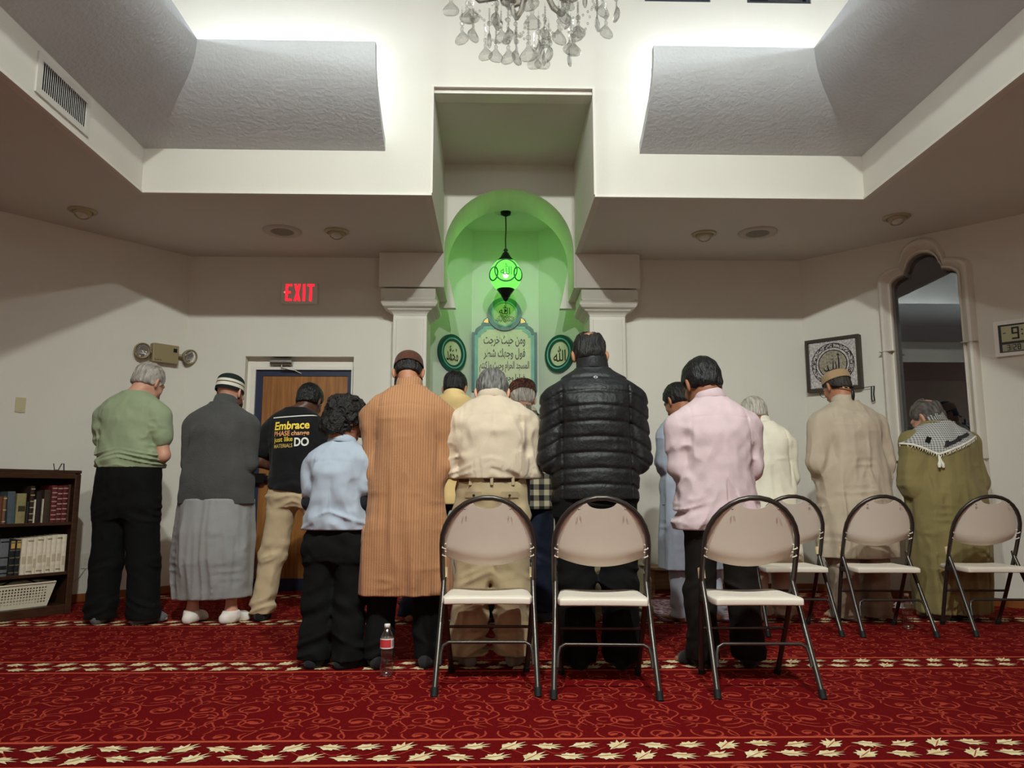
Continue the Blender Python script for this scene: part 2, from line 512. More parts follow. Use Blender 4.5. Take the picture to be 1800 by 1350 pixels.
# ------------------------------------------------------------------ curved plaster shields that hide the cove tubes
def shield(sgn):
    """One U-shaped run: front-wall end, corner, side wall, corner, rear-wall end."""
    n = 14; xe = -0.82 if sgn < 0 else 1.11; xs = TX0 if sgn < 0 else TX1
    mb = MB(); rows_o = []; rows_i = []
    for i in range(n + 1):
        h = i / n
        o = 0.58 * (1 - (1 - h) ** 2.4); z = 3.435 + 0.53 * h
        oi = max(0.0, o - 0.055 - 0.03 * (1 - h)); zi = z + 0.055 * (1 - h) ** 1.5
        for rows, oo, zz in ((rows_o, o, z), (rows_i, oi, zi)):
            x = xs - sgn * oo
            rows.append([(xe, TY1 - oo, zz), (x, TY1 - oo, zz), (x, TY0 + oo, zz), (xe, TY0 + oo, zz)])
    vs = []; fs = []
    def sub(a, b, k):
        return [tuple(a[j] + (b[j] - a[j]) * q / k for j in range(3)) for q in range(k)]
    K = (6, 10, 6)
    def row(r): return sum([sub(r[s], r[s + 1], K[s]) for s in range(3)], []) + [r[3]]
    W_ = sum(K) + 1
    for r in rows_o: vs += row(r)
    for r in rows_i: vs += row(r)
    N = (n + 1) * W_
    for i in range(n):
        for j in range(W_ - 1):
            a, b, c, d = i * W_ + j, i * W_ + j + 1, (i + 1) * W_ + j + 1, (i + 1) * W_ + j
            fs.append((a, b, c, d) if sgn < 0 else (d, c, b, a)); fs.append((d + N, c + N, b + N, a + N) if sgn < 0 else (a + N, b + N, c + N, d + N))
        for j in (0, W_ - 1):
            a, d = i * W_ + j, (i + 1) * W_ + j
            fs.append((a, d, d + N, a + N))
    for j in range(W_ - 1):
        a, b = n * W_ + j, n * W_ + j + 1
        fs.append((a, b, b + N, a + N))
    me_ = mb.add(vs, fs, 0, True)
    o = mb.build('trim_3' if sgn < 0 else 'trim_4', M_STUCCO)
    md = o.modifiers.new('edge', 'EDGE_SPLIT'); md.split_angle = math.radians(38)
    o['label'] = 'curved stucco cove shield on the %s of the ceiling tray' % ('left' if sgn < 0 else 'right')
    return struct(o)
shield(-1); shield(1)

# fluorescent tubes lying in the coves behind the shields
M_TUBE = emit('lit_tube', (234, 245, 255), TUBE_E)
def tube_lamp(a, b, label):
    a, b = Vector(a), Vector(b); t = thing('cove_tube_lamp', label, 'lamp', (a + b) / 2, 0, 'tubes in the ceiling coves')
    c = (a + b) / 2
    MB().tube([a - c, b - c], 0.019, 10).build('tube', M_TUBE, t)
    d = (b - a).normalized()
    MB().tube([a - c - d * 0.02, a - c], 0.022, 10).build('end_cap', M_STEEL, t)
    MB().tube([b - c, b - c + d * 0.02], 0.022, 10).build('end_cap', M_STEEL, t)
    return t
for sg, xs, xe, nm in ((1, TX0, -0.92, 'left'), (-1, TX1, 1.21, 'right')):
    for yy, s2, wh in ((TY1, -1, 'front'), (TY0, 1, 'rear')):
        tube_lamp((xe, yy + s2 * 0.13, 4.04), (xs + sg * 0.35, yy + s2 * 0.13, 4.04), 'white cove tube behind the %s end of the %s shield' % (wh, nm))
    for k in range(3):
        y0 = TY0 + 0.45 + k * 1.55
        tube_lamp((xs + sg * 0.13, y0, 4.04), (xs + sg * 0.13, y0 + 1.4, 4.04), 'white cove tube along the %s side of the tray, %s' % (nm, ('rearmost', 'middle', 'front one')[k]))

# ------------------------------------------------------------------ walls
DX0, DX1, DZ = -2.298, -1.298, 2.135
mb = MB()
mb.prism([(-2.86, 0), (DX0, 0), (DX0, DZ), (DX1, DZ), (DX1, 0), (-0.75, 0), (-0.75, ZC), (-2.86, ZC)], BWF, -0.14, 0)
mb.prism([(1.03, 0), (2.95, 0), (2.95, ZC), (1.03, ZC)], BWF, -0.14, 0)
struct(mb.build('wall_back', M_WALL))
mb = MB(); mb.prism([(-3.02, 0), (0.0, 0), (0.0, ZC), (-3.02, ZC)], LWF, -0.12, 0); struct(mb.build('wall_left_diagonal', M_WALL))
mb = MB(); mb.box((-4.98, -2.7, 0), (-4.86, 4.88, ZC)); struct(mb.build('wall_left', M_WALL))
mb = MB(); mb.box((4.92, -2.7, 0), (5.04, 5.11, ZC)); struct(mb.build('wall_right', M_WALL))
mb = MB(); mb.box((-4.98, -2.82, 0), (5.04, -2.7, ZC)); struct(mb.build('wall_rear', M_WALL))

# right diagonal wall with the cusped arch window
WC = 1.075
def foil(hw, top, k=1.0, zb=0.74):
    """Cusped arch outline, half width hw, crown at height top; k scales the lobes."""
    r = 0.128 * k
    zc = top - r
    L = [(-hw, zb), (-hw, top - 0.255 * k)]
    xi = -0.128 * k - 0.02
    L += [(xi - (-hw - 0) * 0 - (hw + xi) * math.cos(math.radians(a)), top - 0.255 * k + 0.085 * k * math.sin(math.radians(a))) for a in (15, 30, 45, 60, 75, 90)]
    L += [(xi + 0.006, top - 0.132 * k)]
    L += [(r * math.cos(math.radians(a)), zc + r * math.sin(math.radians(a))) for a in range(172, 89, -10)]
    R = [(-x, z) for x, z in L[::-1]]
    if abs(L[-1][0]) < 1e-3: R = R[1:]
    return [(x + WC, z) for x, z in (L + R)]
inner = foil(0.262, 2.93)
outer = foil(0.375, 3.07, 1.28, 0.66)
mb = MB()
mb.prism([[(-0.02, 0), (2.82, 0), (2.82, ZC), (-0.02, ZC)], inner[::-1]], RWF, -0.16, 0)
struct(mb.build('wall_right_diagonal', M_WALL))
# moulded surround: nested steps
win = thing('window_1', 'tall cusped-arch window with moulded white surround, black with night reflections', 'window'); struct(win)
def lerp_out(t): return [(a[0] + (b[0] - a[0]) * t, a[1] + (b[1] - a[1]) * t) for a, b in zip(inner, outer)]
prof = [(0.0, -0.10), (0.0, 0.015), (0.06, 0.030), (0.16, 0.034), (0.22, 0.018), (0.30, 0.030), (0.40, 0.060), (0.55, 0.078), (0.72, 0.074), (0.86, 0.052), (0.95, 0.026), (1.0, 0.0)]
vs = []; fs = []; n = len(inner)
for t, d in prof:
    vs += [RWF @ Vector((p[0], p[1], d)) for p in lerp_out(t)]
for i in range(len(prof) - 1):
    for j in range(n):
        j2 = (j + 1) % n
        fs.append((i * n + j, i * n + j2, (i + 1) * n + j2, (i + 1) * n + j))
mb = MB(); mb.add(vs, [f[::-1] for f in fs], 0, True)
o = mb.build('window_frame', mat('window_surround', (224, 217, 206), 0.5), win)
md = o.modifiers.new('edge', 'EDGE_SPLIT'); md.split_angle = math.radians(35)
mb = MB()
for z in (2.10, 1.15):
    for sx in (-1, 1):
        x0 = WC + sx * 0.262; x1 = WC + sx * 0.376
        mb.box((min(x0, x1), z - 0.003, 0.0), (max(x0, x1), z + 0.003, 0.0795), 0, RWF)
mb.build('joint', mat('joint_shadow_line', (190, 182, 170), 0.7), win)
mb = MB(); mb.prism(foil(0.262, 2.93), RWF, -0.085, -0.079); mb.build('pane', M_GLASS, win)

# baseboards
def baseb(name, F, s0, s1):
    mb = MB(); mb.box((s0, 0, 0.0005), (s1, 0.065, 0.012), 0, F); struct(mb.build(name, M_BASEB, bev=0.003))
baseb('baseboard_left_diagonal', LWF, -2.9, -0.012)
baseb('baseboard_right_diagonal', RWF, 0.012, 2.75)
mb = MB(); mb.box((-2.84, 0, 0.0005), (DX0, 0.065, 0.012), 0, BWF); mb.box((DX1, 0, 0.0005), (-0.93, 0.065, 0.012), 0, BWF); mb.box((1.24, 0, 0.0005), (2.93, 0.065, 0.012), 0, BWF)
struct(mb.build('baseboard_back', M_BASEB, bev=0.003))

# ------------------------------------------------------------------ prayer niche
def strip(path, t, z0, z1, name, m):
    """Wall following a plan path, thickened to the left of the path."""
    n = len(path); off = []
    for i in range(n):
        a = path[max(0, i - 1)]; b = path[i]; c = path[min(n - 1, i + 1)]
        d1 = Vector((b[0] - a[0], b[1] - a[1])); d2 = Vector((c[0] - b[0], c[1] - b[1]))
        if d1.length < 1e-6: d1 = d2
        if d2.length < 1e-6: d2 = d1
        d1.normalize(); d2.normalize()
        nn = (Vector((-d1.y, d1.x)) + Vector((-d2.y, d2.x)))
        nn.normalize(); k = 1 / max(0.4, nn.dot(Vector((-d1.y, d1.x))))
        off.append((b[0] + nn.x * t * k, b[1] + nn.y * t * k))
    mb = MB()
    mb.prism(path + off[::-1], Matrix.Translation((0, 0, 0)), z0, z1)
    return struct(mb.build(name, m))
strip([(-0.65, 7.1), (-0.65, 7.75), (-0.234, 8.2), (0.495, 8.2), (0.93, 7.75), (0.93, 7.1)], 0.1, 0, 3.75, 'wall_niche', M_NICHE)
mb = MB(); mb.prism([(-0.75, 7.3), (-0.75, 7.79), (-0.27, 8.3), (0.53, 8.3), (1.03, 7.79), (1.03, 7.3)], Matrix.Translation((0, 0, 0)), 3.75, 3.83); struct(mb.build('ceiling_niche', M_NICHE))
# arch wall with its deep barrel
AX, AZ, AR = 0.145, 3.12, 0.605
mb = MB()
F = frame((0, NYB, 0), (1, 0, 0), UP, (0, -1, 0))
mb.prism([(NX0 - 0.06, 2.765), (AX - AR, 2.765)] + [(AX + AR * math.cos(math.radians(a)), AZ + AR * math.sin(math.radians(a))) for a in range(180, -1, -6)] + [(AX + AR, 2.765), (NX1 + 0.06, 2.765), (NX1 + 0.06, NZ + 0.02), (NX0 - 0.06, NZ + 0.02)], F, -0.56, 0)
for x, s in ((AX - AR, 1), (AX + AR, -1)):
    tri = [(x - s * 0.08, 2.70), (x + s * 0.085, 2.70), (x, 3.08), (x - s * 0.08, 3.08)]
    mb.prism(tri if s > 0 else tri[::-1], F, -0.62, -0.54)
struct(mb.build('wall_arch', M_WALL))
# pilasters: shaft, capital mouldings, entablature blocks
def pilaster(x0, x1, name, s):
    mb = MB()
    bx0, bx1 = (x0 - 0.135, x1 + 0.14)
    if s > 0: e0, e1 = bx0, NX0 - 0.006
    else: e0, e1 = NX1 + 0.006, bx1
    mb.box((e0, 6.92, 2.76), (e1, 7.5, ZC - 0.001))
    mb.box((x0 - 0.115, 6.93, 2.652), (x1 + 0.078 if s > 0 else x1 + 0.115, 7.42, 2.748)) if s > 0 else mb.box((x0 - 0.078, 6.93, 2.652), (x1 + 0.115, 7.42, 2.748))
    # mouldings swept round three sides
    zpr = [(2.50, 0.0), (2.515, 0.006), (2.53, 0.02), (2.545, 0.045), (2.552, 0.05), (2.556, 0.05), (2.558, 0.06), (2.57, 0.085), (2.59, 0.10), (2.612, 0.103), (2.63, 0.088), (2.636, 0.075), (2.652, 0.072)]
    vs = []; fs = []
    for z, o in zpr:
        vs += [(x0 - o, 7.38, z), (x0 - o, 6.96 - o, z), (x1 + o, 6.96 - o, z), (x1 + o, 7.38, z)]
    for i in range(len(zpr) - 1):
        for j in range(4):
            fs.append((i * 4 + j, i * 4 + (j + 1) % 4, (i + 1) * 4 + (j + 1) % 4, (i + 1) * 4 + j))
    mb.add(vs, fs)
    mb.box((x0, 6.96, 0), (x1, 7.38, 2.50))
    mb.box((x0 + 0.03, 6.948, 0.2), (x1 - 0.03, 6.962, 2.47))
    mb.box((x0 - 0.02, 6.94, 0), (x1 + 0.02, 7.38, 0.16))
    return struct(mb.build(name, M_WALL, bev=0.004))
pilaster(-0.922, -0.612, 'trim_5', 1)
pilaster(0.893, 1.225, 'trim_6', -1)

# ------------------------------------------------------------------ door in its recess
door = thing('door_1', 'oak panel door with dark blue frame, panic bar and overhead closer', 'door'); struct(door)
mb = MB()
mb.prism([(DX0, 0), (DX0, DZ), (DX1, DZ), (DX1, 0), (DX1 - 0.022, 0), (DX1 - 0.022, DZ - 0.11), (DX0 + 0.072, DZ - 0.11), (DX0 + 0.072, 0)], BWF, -0.14, -0.085)
mb.prism([(DX0 + 0.045, 0), (DX0 + 0.045, DZ - 0.085), (DX1 - 0.015, DZ - 0.085), (DX1 - 0.015, 0), (DX1 - 0.03, 0), (DX1 - 0.03, DZ - 0.115), (DX0 + 0.08, DZ - 0.115), (DX0 + 0.08, 0)], BWF, -0.085, -0.06)
mb.build('casing', M_TRIM, door)
d0, d1, dz = DX0 + 0.072, DX1 - 0.022, DZ - 0.115
mb = MB(); mb.prism([[(d0, 0.002), (d1, 0.002), (d1, dz), (d0, dz)], [(d0 + 0.07, 0.11), (d1 - 0.045, 0.11), (d1 - 0.045, dz - 0.055), (d0 + 0.07, dz - 0.055)]], BWF, -0.135, -0.088)
mb.build('leaf_frame', M_NAVY, door)
mb = MB(); mb.box((d0 + 0.07, 0.11, -0.13), (d1 - 0.045, dz - 0.055, -0.098), 0, BWF)
mb.build('wood_panel', M_OAK, door)
mb = MB(); mb.box((d0 + 0.02, 0.985, -0.09), (d1 - 0.02, 1.035, -0.03), 0, BWF); mb.box((d0 + 0.02, 0.965, -0.09), (d0 + 0.14, 1.055, -0.02), 0, BWF); mb.box((d1 - 0.14, 0.965, -0.09), (d1 - 0.02, 1.055, -0.02), 0, BWF)
mb.build('panic_bar', mat('panic_bar_metal', (30, 28, 28), 0.35, metal=0.6), door, bev=0.006)
mb = MB()
mb.tube([BWF @ Vector((-2.075, 2.09, -0.035)), BWF @ Vector((-1.875, 2.09, -0.035))], 0.032, 14)
mb.box((-2.06, 2.055, -0.085), (-1.89, 2.125, -0.04), 0, BWF)
cl = mb.build('door_closer', M_STEEL, door)
mb = MB(); mb.tube([BWF @ Vector((-1.97, 2.06, -0.03)), BWF @ Vector((-1.97, 2.03, -0.02)), BWF @ Vector((-1.86, 2.015, -0.06)), BWF @ Vector((-1.80, 1.985, -0.085))], 0.008, 8); mb.build('arm', M_STEEL, cl)
# ------------------------------------------------------------------ folding chairs
M_CHAIRPL = mat('white_chair_plastic', (228, 217, 203), 0.5, bump=0.06, bscale=300)
M_CAPBEIGE = mat('beige_cap', (214, 190, 150), 0.6)
M_TUBEBLK = mat('dark_bronze_tube', (78, 72, 68), 0.33, metal=0.7)
M_RUBBER = mat('black_rubber', (14, 14, 15), 0.7)

def chair_meshes(caps):
    """Folding chair seen from behind: origin on the floor between the feet, facing +y."""
    t = bpy.data.objects.new('folding_chair', None); COL.objects.link(t)
    # back frame: one tube from front foot over the arch to the other front foot
    def bf(x, z):                                         # point on the leaning plane
        return (x, 0.235 - 0.36 * z / 0.86, z)
    hw = 0.218
    pts = [bf(-0.185, 0.0), bf(-0.205, 0.25), bf(-hw, 0.50), bf(-hw, 0.60)]
    pts += [bf(hw * math.cos(math.radians(a)) * (1 if abs(math.cos(math.radians(a))) < 0.9 else 1), 0.635 + 0.222 * math.sin(math.radians(a))) for a in range(180, -1, -12)]
    pts += [bf(hw, 0.60), bf(hw, 0.50), bf(0.205, 0.25), bf(0.185, 0.0)]
    MB().tube(pts, 0.0125, 12).build('back_frame', M_TUBEBLK, t)
    for s in (-1, 1):
        MB().tube([(s * 0.213, 0.05, 0.50), (s * 0.213, 0.035, 0.455), (s * 0.214, -0.02, 0.37), (s * 0.226, -0.225, 0.012)], 0.0125, 12).build('leg', M_TUBEBLK, t)
        MB().tube([(s * 0.2265, -0.229, 0.0), (s * 0.2255, -0.214, 0.035)], 0.0165, 12).build('rubber_foot', M_RUBBER, t)
        MB().tube([(s * 0.1845, 0.2385, 0.0), (s * 0.187, 0.224, 0.03)], 0.0165, 12).build('rubber_foot', M_RUBBER, t)
        MB().box((s * 0.216 - 0.006, 0.0, 0.37), (s * 0.216 + 0.006, 0.09, 0.40)).build('hinge_bracket', M_TUBEBLK, t, bev=0.003)
        if caps[0 if s < 0 else 1]:
            MB().tube([(s * 0.213, 0.056, 0.525), (s * 0.213, 0.043, 0.478)], 0.0175, 12).build('leg_cap', M_CAPBEIGE, t)
    # rear brace: bent bar between the rear legs; front brace
    def brace(name, y0, y1, z0, z1, w0, w1):
        p = [(-w0, y0, z0), (-w0 + 0.003, y0 + (y1 - y0) * 0.5, z0 + (z1 - z0) * 0.55), (-w0 + 0.012, y0 + (y1 - y0) * 0.8, z1 - 0.012), (-w0 + 0.035, y1, z1)]
        p += [(x, y1, z1) for x in (-0.1, 0, 0.1)] + [(-q[0], q[1], q[2]) for q in p[::-1]]
        MB().tube(p, 0.0075, 10).build(name, M_TUBEBLK, t)
    brace('brace', -0.165, -0.135, 0.12, 0.212, 0.208, 0.2)
    MB().tube([(-0.2, 0.137, 0.235), (0.2, 0.137, 0.235)], 0.0075, 10).build('brace', M_TUBEBLK, t)
    # seat: rounded slab, slightly dished, with a deep rear lip
    nx, ny = 16, 12; vs = []; fs = []
    def seat_pt(u, v, top):
        w = 0.198 - 0.012 * v - 0.03 * max(0, abs(v) - 0.75) * 4 * 0.5
        x = u * w; y = 0.05 + v * 0.185 - 0.02 * (u * u) * (1 if v < 0 else -1) * abs(v) * 0.6
        edge = max(abs(u), abs(v)) ** 10
        z = 0.418 - 0.012 * (1 - u * u) * (1 - v * v) - 0.010 * edge - (0.018 * max(0, v - 0.55) ** 2 * 5)
        return (x, y, z if top else 0.374 + 0.004 * edge)
    for top in (1, 0):
        for j in range(ny + 1):
            for i in range(nx + 1):
                vs.append(seat_pt(-1 + 2 * i / nx, -1 + 2 * j / ny, top))
    N = (nx + 1) * (ny + 1)
    for j in range(ny):
        for i in range(nx):
            a = j * (nx + 1) + i; b = a + 1; c = b + nx + 1; d = a + nx + 1
            fs.append((a, b, c, d)); fs.append((d + N, c + N, b + N, a + N))
    rim = [i for i in range(nx + 1)] + [j * (nx + 1) + nx for j in range(1, ny + 1)] + [ny * (nx + 1) + i for i in range(nx - 1, -1, -1)] + [j * (nx + 1) for j in range(ny - 1, 0, -1)]
    for k in range(len(rim)):
        a, b = rim[k], rim[(k + 1) % len(rim)]
        fs.append((b, a, a + N, b + N))
    mb = MB(); mb.add(vs, fs, 0, True); o = mb.build('seat', M_CHAIRPL, t, bev=0.006)
    md = o.modifiers.new('edge', 'EDGE_SPLIT'); md.split_angle = math.radians(50)
    # backrest: curved panel inside the arch with a hand hole at the top
    def zlo(x): return 0.535 + 0.045 * (x / 0.205) ** 2
    def zhi(x):
        q = min(1.0, abs(x) / 0.207)
        z = 0.630 + 0.212 * math.sqrt(max(0, 1 - q ** 2.2))
        if abs(x) < 0.068: z = min(z, 0.842 - 0.036 * math.sqrt(max(0, 1 - (x / 0.068) ** 2)) ** 0.8)
        return z
    nx, nz = 36, 12; vs = []; fs = []
    def back_pt(x, z, off):
        y = 0.235 - 0.36 * z / 0.86
        b = 0.034 * (1 - (x / 0.207) ** 2) * (1.0)              # bows to the rear
        lip = 0.030 * max(0.0, 1 - (z - zlo(x)) / 0.055) ** 2
        return (x, y - b * 0.8 + 0.012 + lip + off, z)
    for off in (0.0, 0.012):
        for i in range(nx + 1):
            x = -0.205 + 0.41 * i / nx
            a, b = zlo(x), zhi(x)
            for k in range(nz + 1):
                vs.append(back_pt(x, a + (b - a) * k / nz, off))
    N = (nx + 1) * (nz + 1)
    for i in range(nx):
        for k in range(nz):
            a = i * (nz + 1) + k; d = a + 1; b = a + nz + 1; c = b + 1
            fs.append((a, b, c, d)); fs.append((d + N, c + N, b + N, a + N))
    rim = [i * (nz + 1) for i in range(nx + 1)] + [nx * (nz + 1) + k for k in range(1, nz + 1)] + [i * (nz + 1) + nz for i in range(nx - 1, -1, -1)] + [k for k in range(nz - 1, 0, -1)]
    for k in range(len(rim)):
        a, b = rim[k], rim[(k + 1) % len(rim)]
        fs.append((b, a, a + N, b + N))
    mb = MB(); mb.add(vs, fs, 0, True); o = mb.build('backrest', M_CHAIRPL, t)
    md = o.modifiers.new('edge', 'EDGE_SPLIT'); md.split_angle = math.radians(50)
    for s in (-1, 1):
        for z in (0.628, 0.592):
            y = 0.235 - 0.36 * z / 0.86
            MB().tube([(s * 0.2, y + 0.004, z + 0.012), (s * 0.213, y - 0.008, z + 0.01), (s * 0.216, y - 0.012, z - 0.004), (s * 0.2, y, z - 0.012)], 0.0035, 6).build('clip', M_CHAIRPL, o)
        y = 0.235 - 0.36 * 0.80 / 0.86
        MB().sphere((s * 0.105, y - 0.03, 0.806), 0.005, 8).build('rivet', M_STEEL, o)
    return t

CHAIRS = [
    ((-0.02, 3.735), 1.4, (1, 1), 'leftmost white folding chair, behind the man in beige shirt and khaki trousers'),
    ((0.507, 3.665), 4.0, (0, 0), 'white folding chair behind the man in the black puffer jacket'),
    ((1.205, 3.665), 1.5, (1, 0), 'white folding chair behind the man in the pink shirt, nearest on the right'),
    ((1.935, 5.085), 2.0, (0, 1), 'white folding chair half hidden behind the chair of the pink-shirted man'),
    ((2.505, 5.045), 1.5, (1, 0), 'white folding chair behind the man in the beige robe and skullcap'),
    ((3.215, 5.05), 2.0, (1, 0), 'rightmost white folding chair, behind the man in the olive robe'),
]
for (x, y), rz, caps, lab in CHAIRS:
    t = chair_meshes(caps)
    t.location = (x, y, 0); t.rotation_euler = (0, 0, math.radians(-rz))
    tag(t, lab, 'chair', 'white folding chairs')

# ------------------------------------------------------------------ bookcase with books and basket
M_WALNUT = mat('dark_walnut', (74, 46, 30), 0.4, col2=(52, 31, 20), vscale=4, stretch=(2, 2, 14), coat=0.15)
bu, bn = Vector((-0.53, -0.848, 0)), Vector((-0.848, 0.53, 0))
BO = Vector((-3.115, 5.935, 0))
# local frame: x along the front towards the left end, y into the case
BF = frame(BO, bu, bn, UP)
bc = thing('bookcase', 'dark brown three-shelf bookcase of books standing by the left wall', 'bookcase', BO)
def bpart(name, boxes, m=None, bev=0.003):
    mb = MB()
    R = frame((0, 0, 0), bu, bn, UP)
    for lo, hi in boxes: mb.box(lo, hi, 0, R)
    return mb.build(name, m or M_WALNUT, bc, bev=bev)
BWD, BDP, BH = 0.92, 0.29, 1.045
bpart('side_panel', [((0, 0, 0), (0.022, BDP, BH - 0.022))]); bpart('side_panel', [((BWD - 0.022, 0, 0), (BWD, BDP, BH - 0.022))])
bpart('top', [((-0.004, -0.008, BH - 0.022), (BWD + 0.004, BDP, BH))])
bpart('face_trim', [((0, -0.012, 0.0), (0.045, 0, BH - 0.03)), ], bev=0.005); bpart('face_trim', [((BWD - 0.045, -0.012, 0), (BWD, 0, BH - 0.03))], bev=0.005)
bpart('face_rail', [((0.045, -0.010, BH - 0.062), (BWD - 0.045, 0.0, BH - 0.022))])
for z in (0.665, 0.305): bpart('shelf', [((0.022, 0.004, z - 0.022), (BWD - 0.022, BDP - 0.01, z))])
bpart('bottom_shelf', [((0.022, 0.0, 0.0), (BWD - 0.022, BDP - 0.01, 0.068))])
bpart('back_panel', [((0.022, BDP - 0.01, 0.0), (BWD - 0.022, BDP, BH - 0.022))], mat('dark_back_panel', (38, 25, 18), 0.7))

M_PAPER = mat('page_edges', (214, 202, 176), 0.9, var=0.08, vscale=40, stretch=(60, 60, 1))
M_GOLD = mat('gilt', (196, 158, 84), 0.4, metal=0.5)
def book(x, w, h, d, col, lab, grp, shelf, setback=0.02, lean=0.0, bands=0, bandcol=None, title=None, titlecol=(200, 170, 100)):
    """A standing book, spine to the room; x = right edge measured from the bookcase's right end."""
    m = mat('book_cloth', col, 0.55, var=0.12, vscale=30)
    t = thing('book', lab, 'book', BF @ Vector((x, setback, shelf)), 0, grp)
    R = frame((0, 0, 0), bu, bn, UP) @ Matrix.Rotation(lean, 4, 'Y')
    mb = MB()
    mb.prism([(0.0, 0.008), (w * 0.12, 0.002), (w * 0.5, 0.0), (w * 0.88, 0.002), (w, 0.008), (w, d), (w - 0.003, d), (w - 0.003, 0.012), (0.003, 0.012), (0.003, d), (0, d)], R, 0, h)
    mb.build('cover', m, t)
    MB().box((0.003, 0.012, 0.004), (w - 0.003, d - 0.004, h - 0.006), 0, R).build('pages', M_PAPER, t)
    if bands:
        mb = MB()
        for k in range(bands):
            z = h * (0.08 + 0.84 * k / max(1, bands - 1))
            mb.box((w * 0.06, -0.0012, z - 0.004), (w * 0.94, 0.006, z + 0.004), 0, R)
        mb.build('spine_bands', mat('spine_band', bandcol or (190, 150, 80), 0.45, metal=0.3), t)['kind'] = 'stuff'
    if title:
        mb = MB(); z0, z1 = title
        mb.box((w * 0.15, -0.001, h * z0), (w * 0.85, 0.005, h * z1), 0, R)
        mb.build('spine_label', mat('spine_label', titlecol, 0.5), t)
    return t
S1, S2 = 0.665, 0.305
x = 0.047
top_row = [
    (0.020, 0.275, (70, 44, 32), 'thin brown book at the right end of the top shelf', 0, None, None, None),
    (0.036, 0.268, (96, 30, 36), 'burgundy book with silver-gilt spine, first from the right of three alike', 7, (196, 166, 150), None, None),
    (0.036, 0.266, (92, 28, 34), 'burgundy book with silver-gilt spine, middle of three alike', 7, (196, 166, 150), None, None),
    (0.038, 0.268, (98, 30, 36), 'burgundy book with silver-gilt spine, left one of three alike', 8, (196, 166, 150), None, None),
    (0.046, 0.235, (62, 48, 34), 'dark olive-brown book left of the burgundy books on the top shelf', 0, None, None, None),
    (0.010, 0.170, (200, 190, 170), 'very thin cream booklet among dark books on the top shelf', 0, None, None, None),
    (0.040, 0.225, (38, 26, 24), 'black-brown book beside the thin cream booklet on the top shelf', 0, None, None, None),
    (0.010, 0.165, (216, 208, 190), 'thin white booklet beside the tall banded book', 0, None, None, None),
    (0.030, 0.262, (48, 30, 26), 'tall dark book with raised pale bands on its spine', 6, (190, 172, 130), None, None),
    (0.016, 0.15, (30, 30, 30), 'short black book left of the tall banded book', 0, None, None, None),
    (0.064, 0.210, (142, 134, 92), 'thick olive-beige book with a dark emblem on its spine', 0, None, (0.40, 0.58), (60, 52, 36)),
    (0.050, 0.225, (78, 88, 96), 'grey-blue book leaning on the top shelf', 0, None, None, None),
    (0.022, 0.190, (118, 84, 58), 'small tan book with pale spots beside the grey-blue one', 3, (206, 186, 140), None, None),
    (0.034, 0.188, (110, 64, 44), 'rust brown book on the top shelf', 0, None, None, None),
    (0.016, 0.180, (180, 158, 108), 'slim straw-coloured book on the top shelf', 0, None, None, None),
    (0.052, 0.232, (138, 132, 96), 'wide olive book with black bars at the left of the top shelf', 4, (40, 36, 28), None, None),
    (0.040, 0.22, (66, 40, 30), 'brown book at the far left of the top shelf', 0, None, None, None),
    (0.045, 0.24, (50, 56, 44), 'dark green book at the far left of the top shelf', 0, None, None, None),
]
for (w, h, col, lab, bands, bcol, ti, tcol) in top_row:
    lean = 0.05 if 'leaning' in lab else 0.0
    book(x, w, h, 0.17, col, lab, 'books on the top shelf', S1, 0.025, lean, bands, bcol, ti, tcol or (200, 170, 100))
    x += w + 0.003 + (0.014 if lean else 0)
    if x > 0.84: break
x = 0.05
names = ['first', 'second', 'third', 'fourth', 'fifth', 'sixth', 'seventh', 'eighth', 'ninth']
for k in range(9):
    w = (0.034, 0.036, 0.036, 0.032, 0.024, 0.040, 0.026, 0.040, 0.036)[k]
    book(x, w, 0.268 - 0.002 * k, 0.19, (226, 214, 192), 'cream volume of the matching set on the middle shelf, %s from the right' % names[k], 'cream volumes on the middle shelf', S2, 0.02, 0, 2 if k % 2 else 0, (170, 150, 120), (0.18, 0.42) if k % 3 == 0 else (0.3, 0.5), (200, 184, 158))
    x += w + 0.0015
for (w, h, col, lab, bands, bcol, ti, tcol) in [
    (0.034, 0.245, (30, 30, 34), 'black book with gilt top beside the cream set', 5, (120, 110, 90), (0.76, 0.97), (206, 164, 92)),
    (0.036, 0.245, (28, 30, 36), 'black book with gilt top next to the grey decorated book', 5, (120, 110, 90), (0.76, 0.97), (206, 164, 92)),
    (0.060, 0.255, (104, 108, 112), 'grey book with dark decorated spine on the middle shelf', 3, (46, 46, 50), (0.18, 0.28), (30, 30, 32)),
    (0.016, 0.20, (24, 22, 22), 'thin black book beside the green one on the middle shelf', 0, None, None, None),  # shaded gap between the books, put in as a black book shape
    (0.050, 0.240, (24, 58, 42), 'dark green book on the middle shelf', 0, None, (0.66, 0.74), (150, 130, 70)),
    (0.050, 0.235, (30, 66, 48), 'dark green book at the left end of the middle shelf', 0, None, None, None),
    (0.045, 0.22, (60, 40, 32), 'brown book at the far left of the middle shelf', 0, None, None, None)]:
    book(x, w, h, 0.18, col, lab, 'dark books on the middle shelf', S2, 0.03, 0, bands, bcol, ti, tcol or (200, 170, 100))
    x += w + 0.004
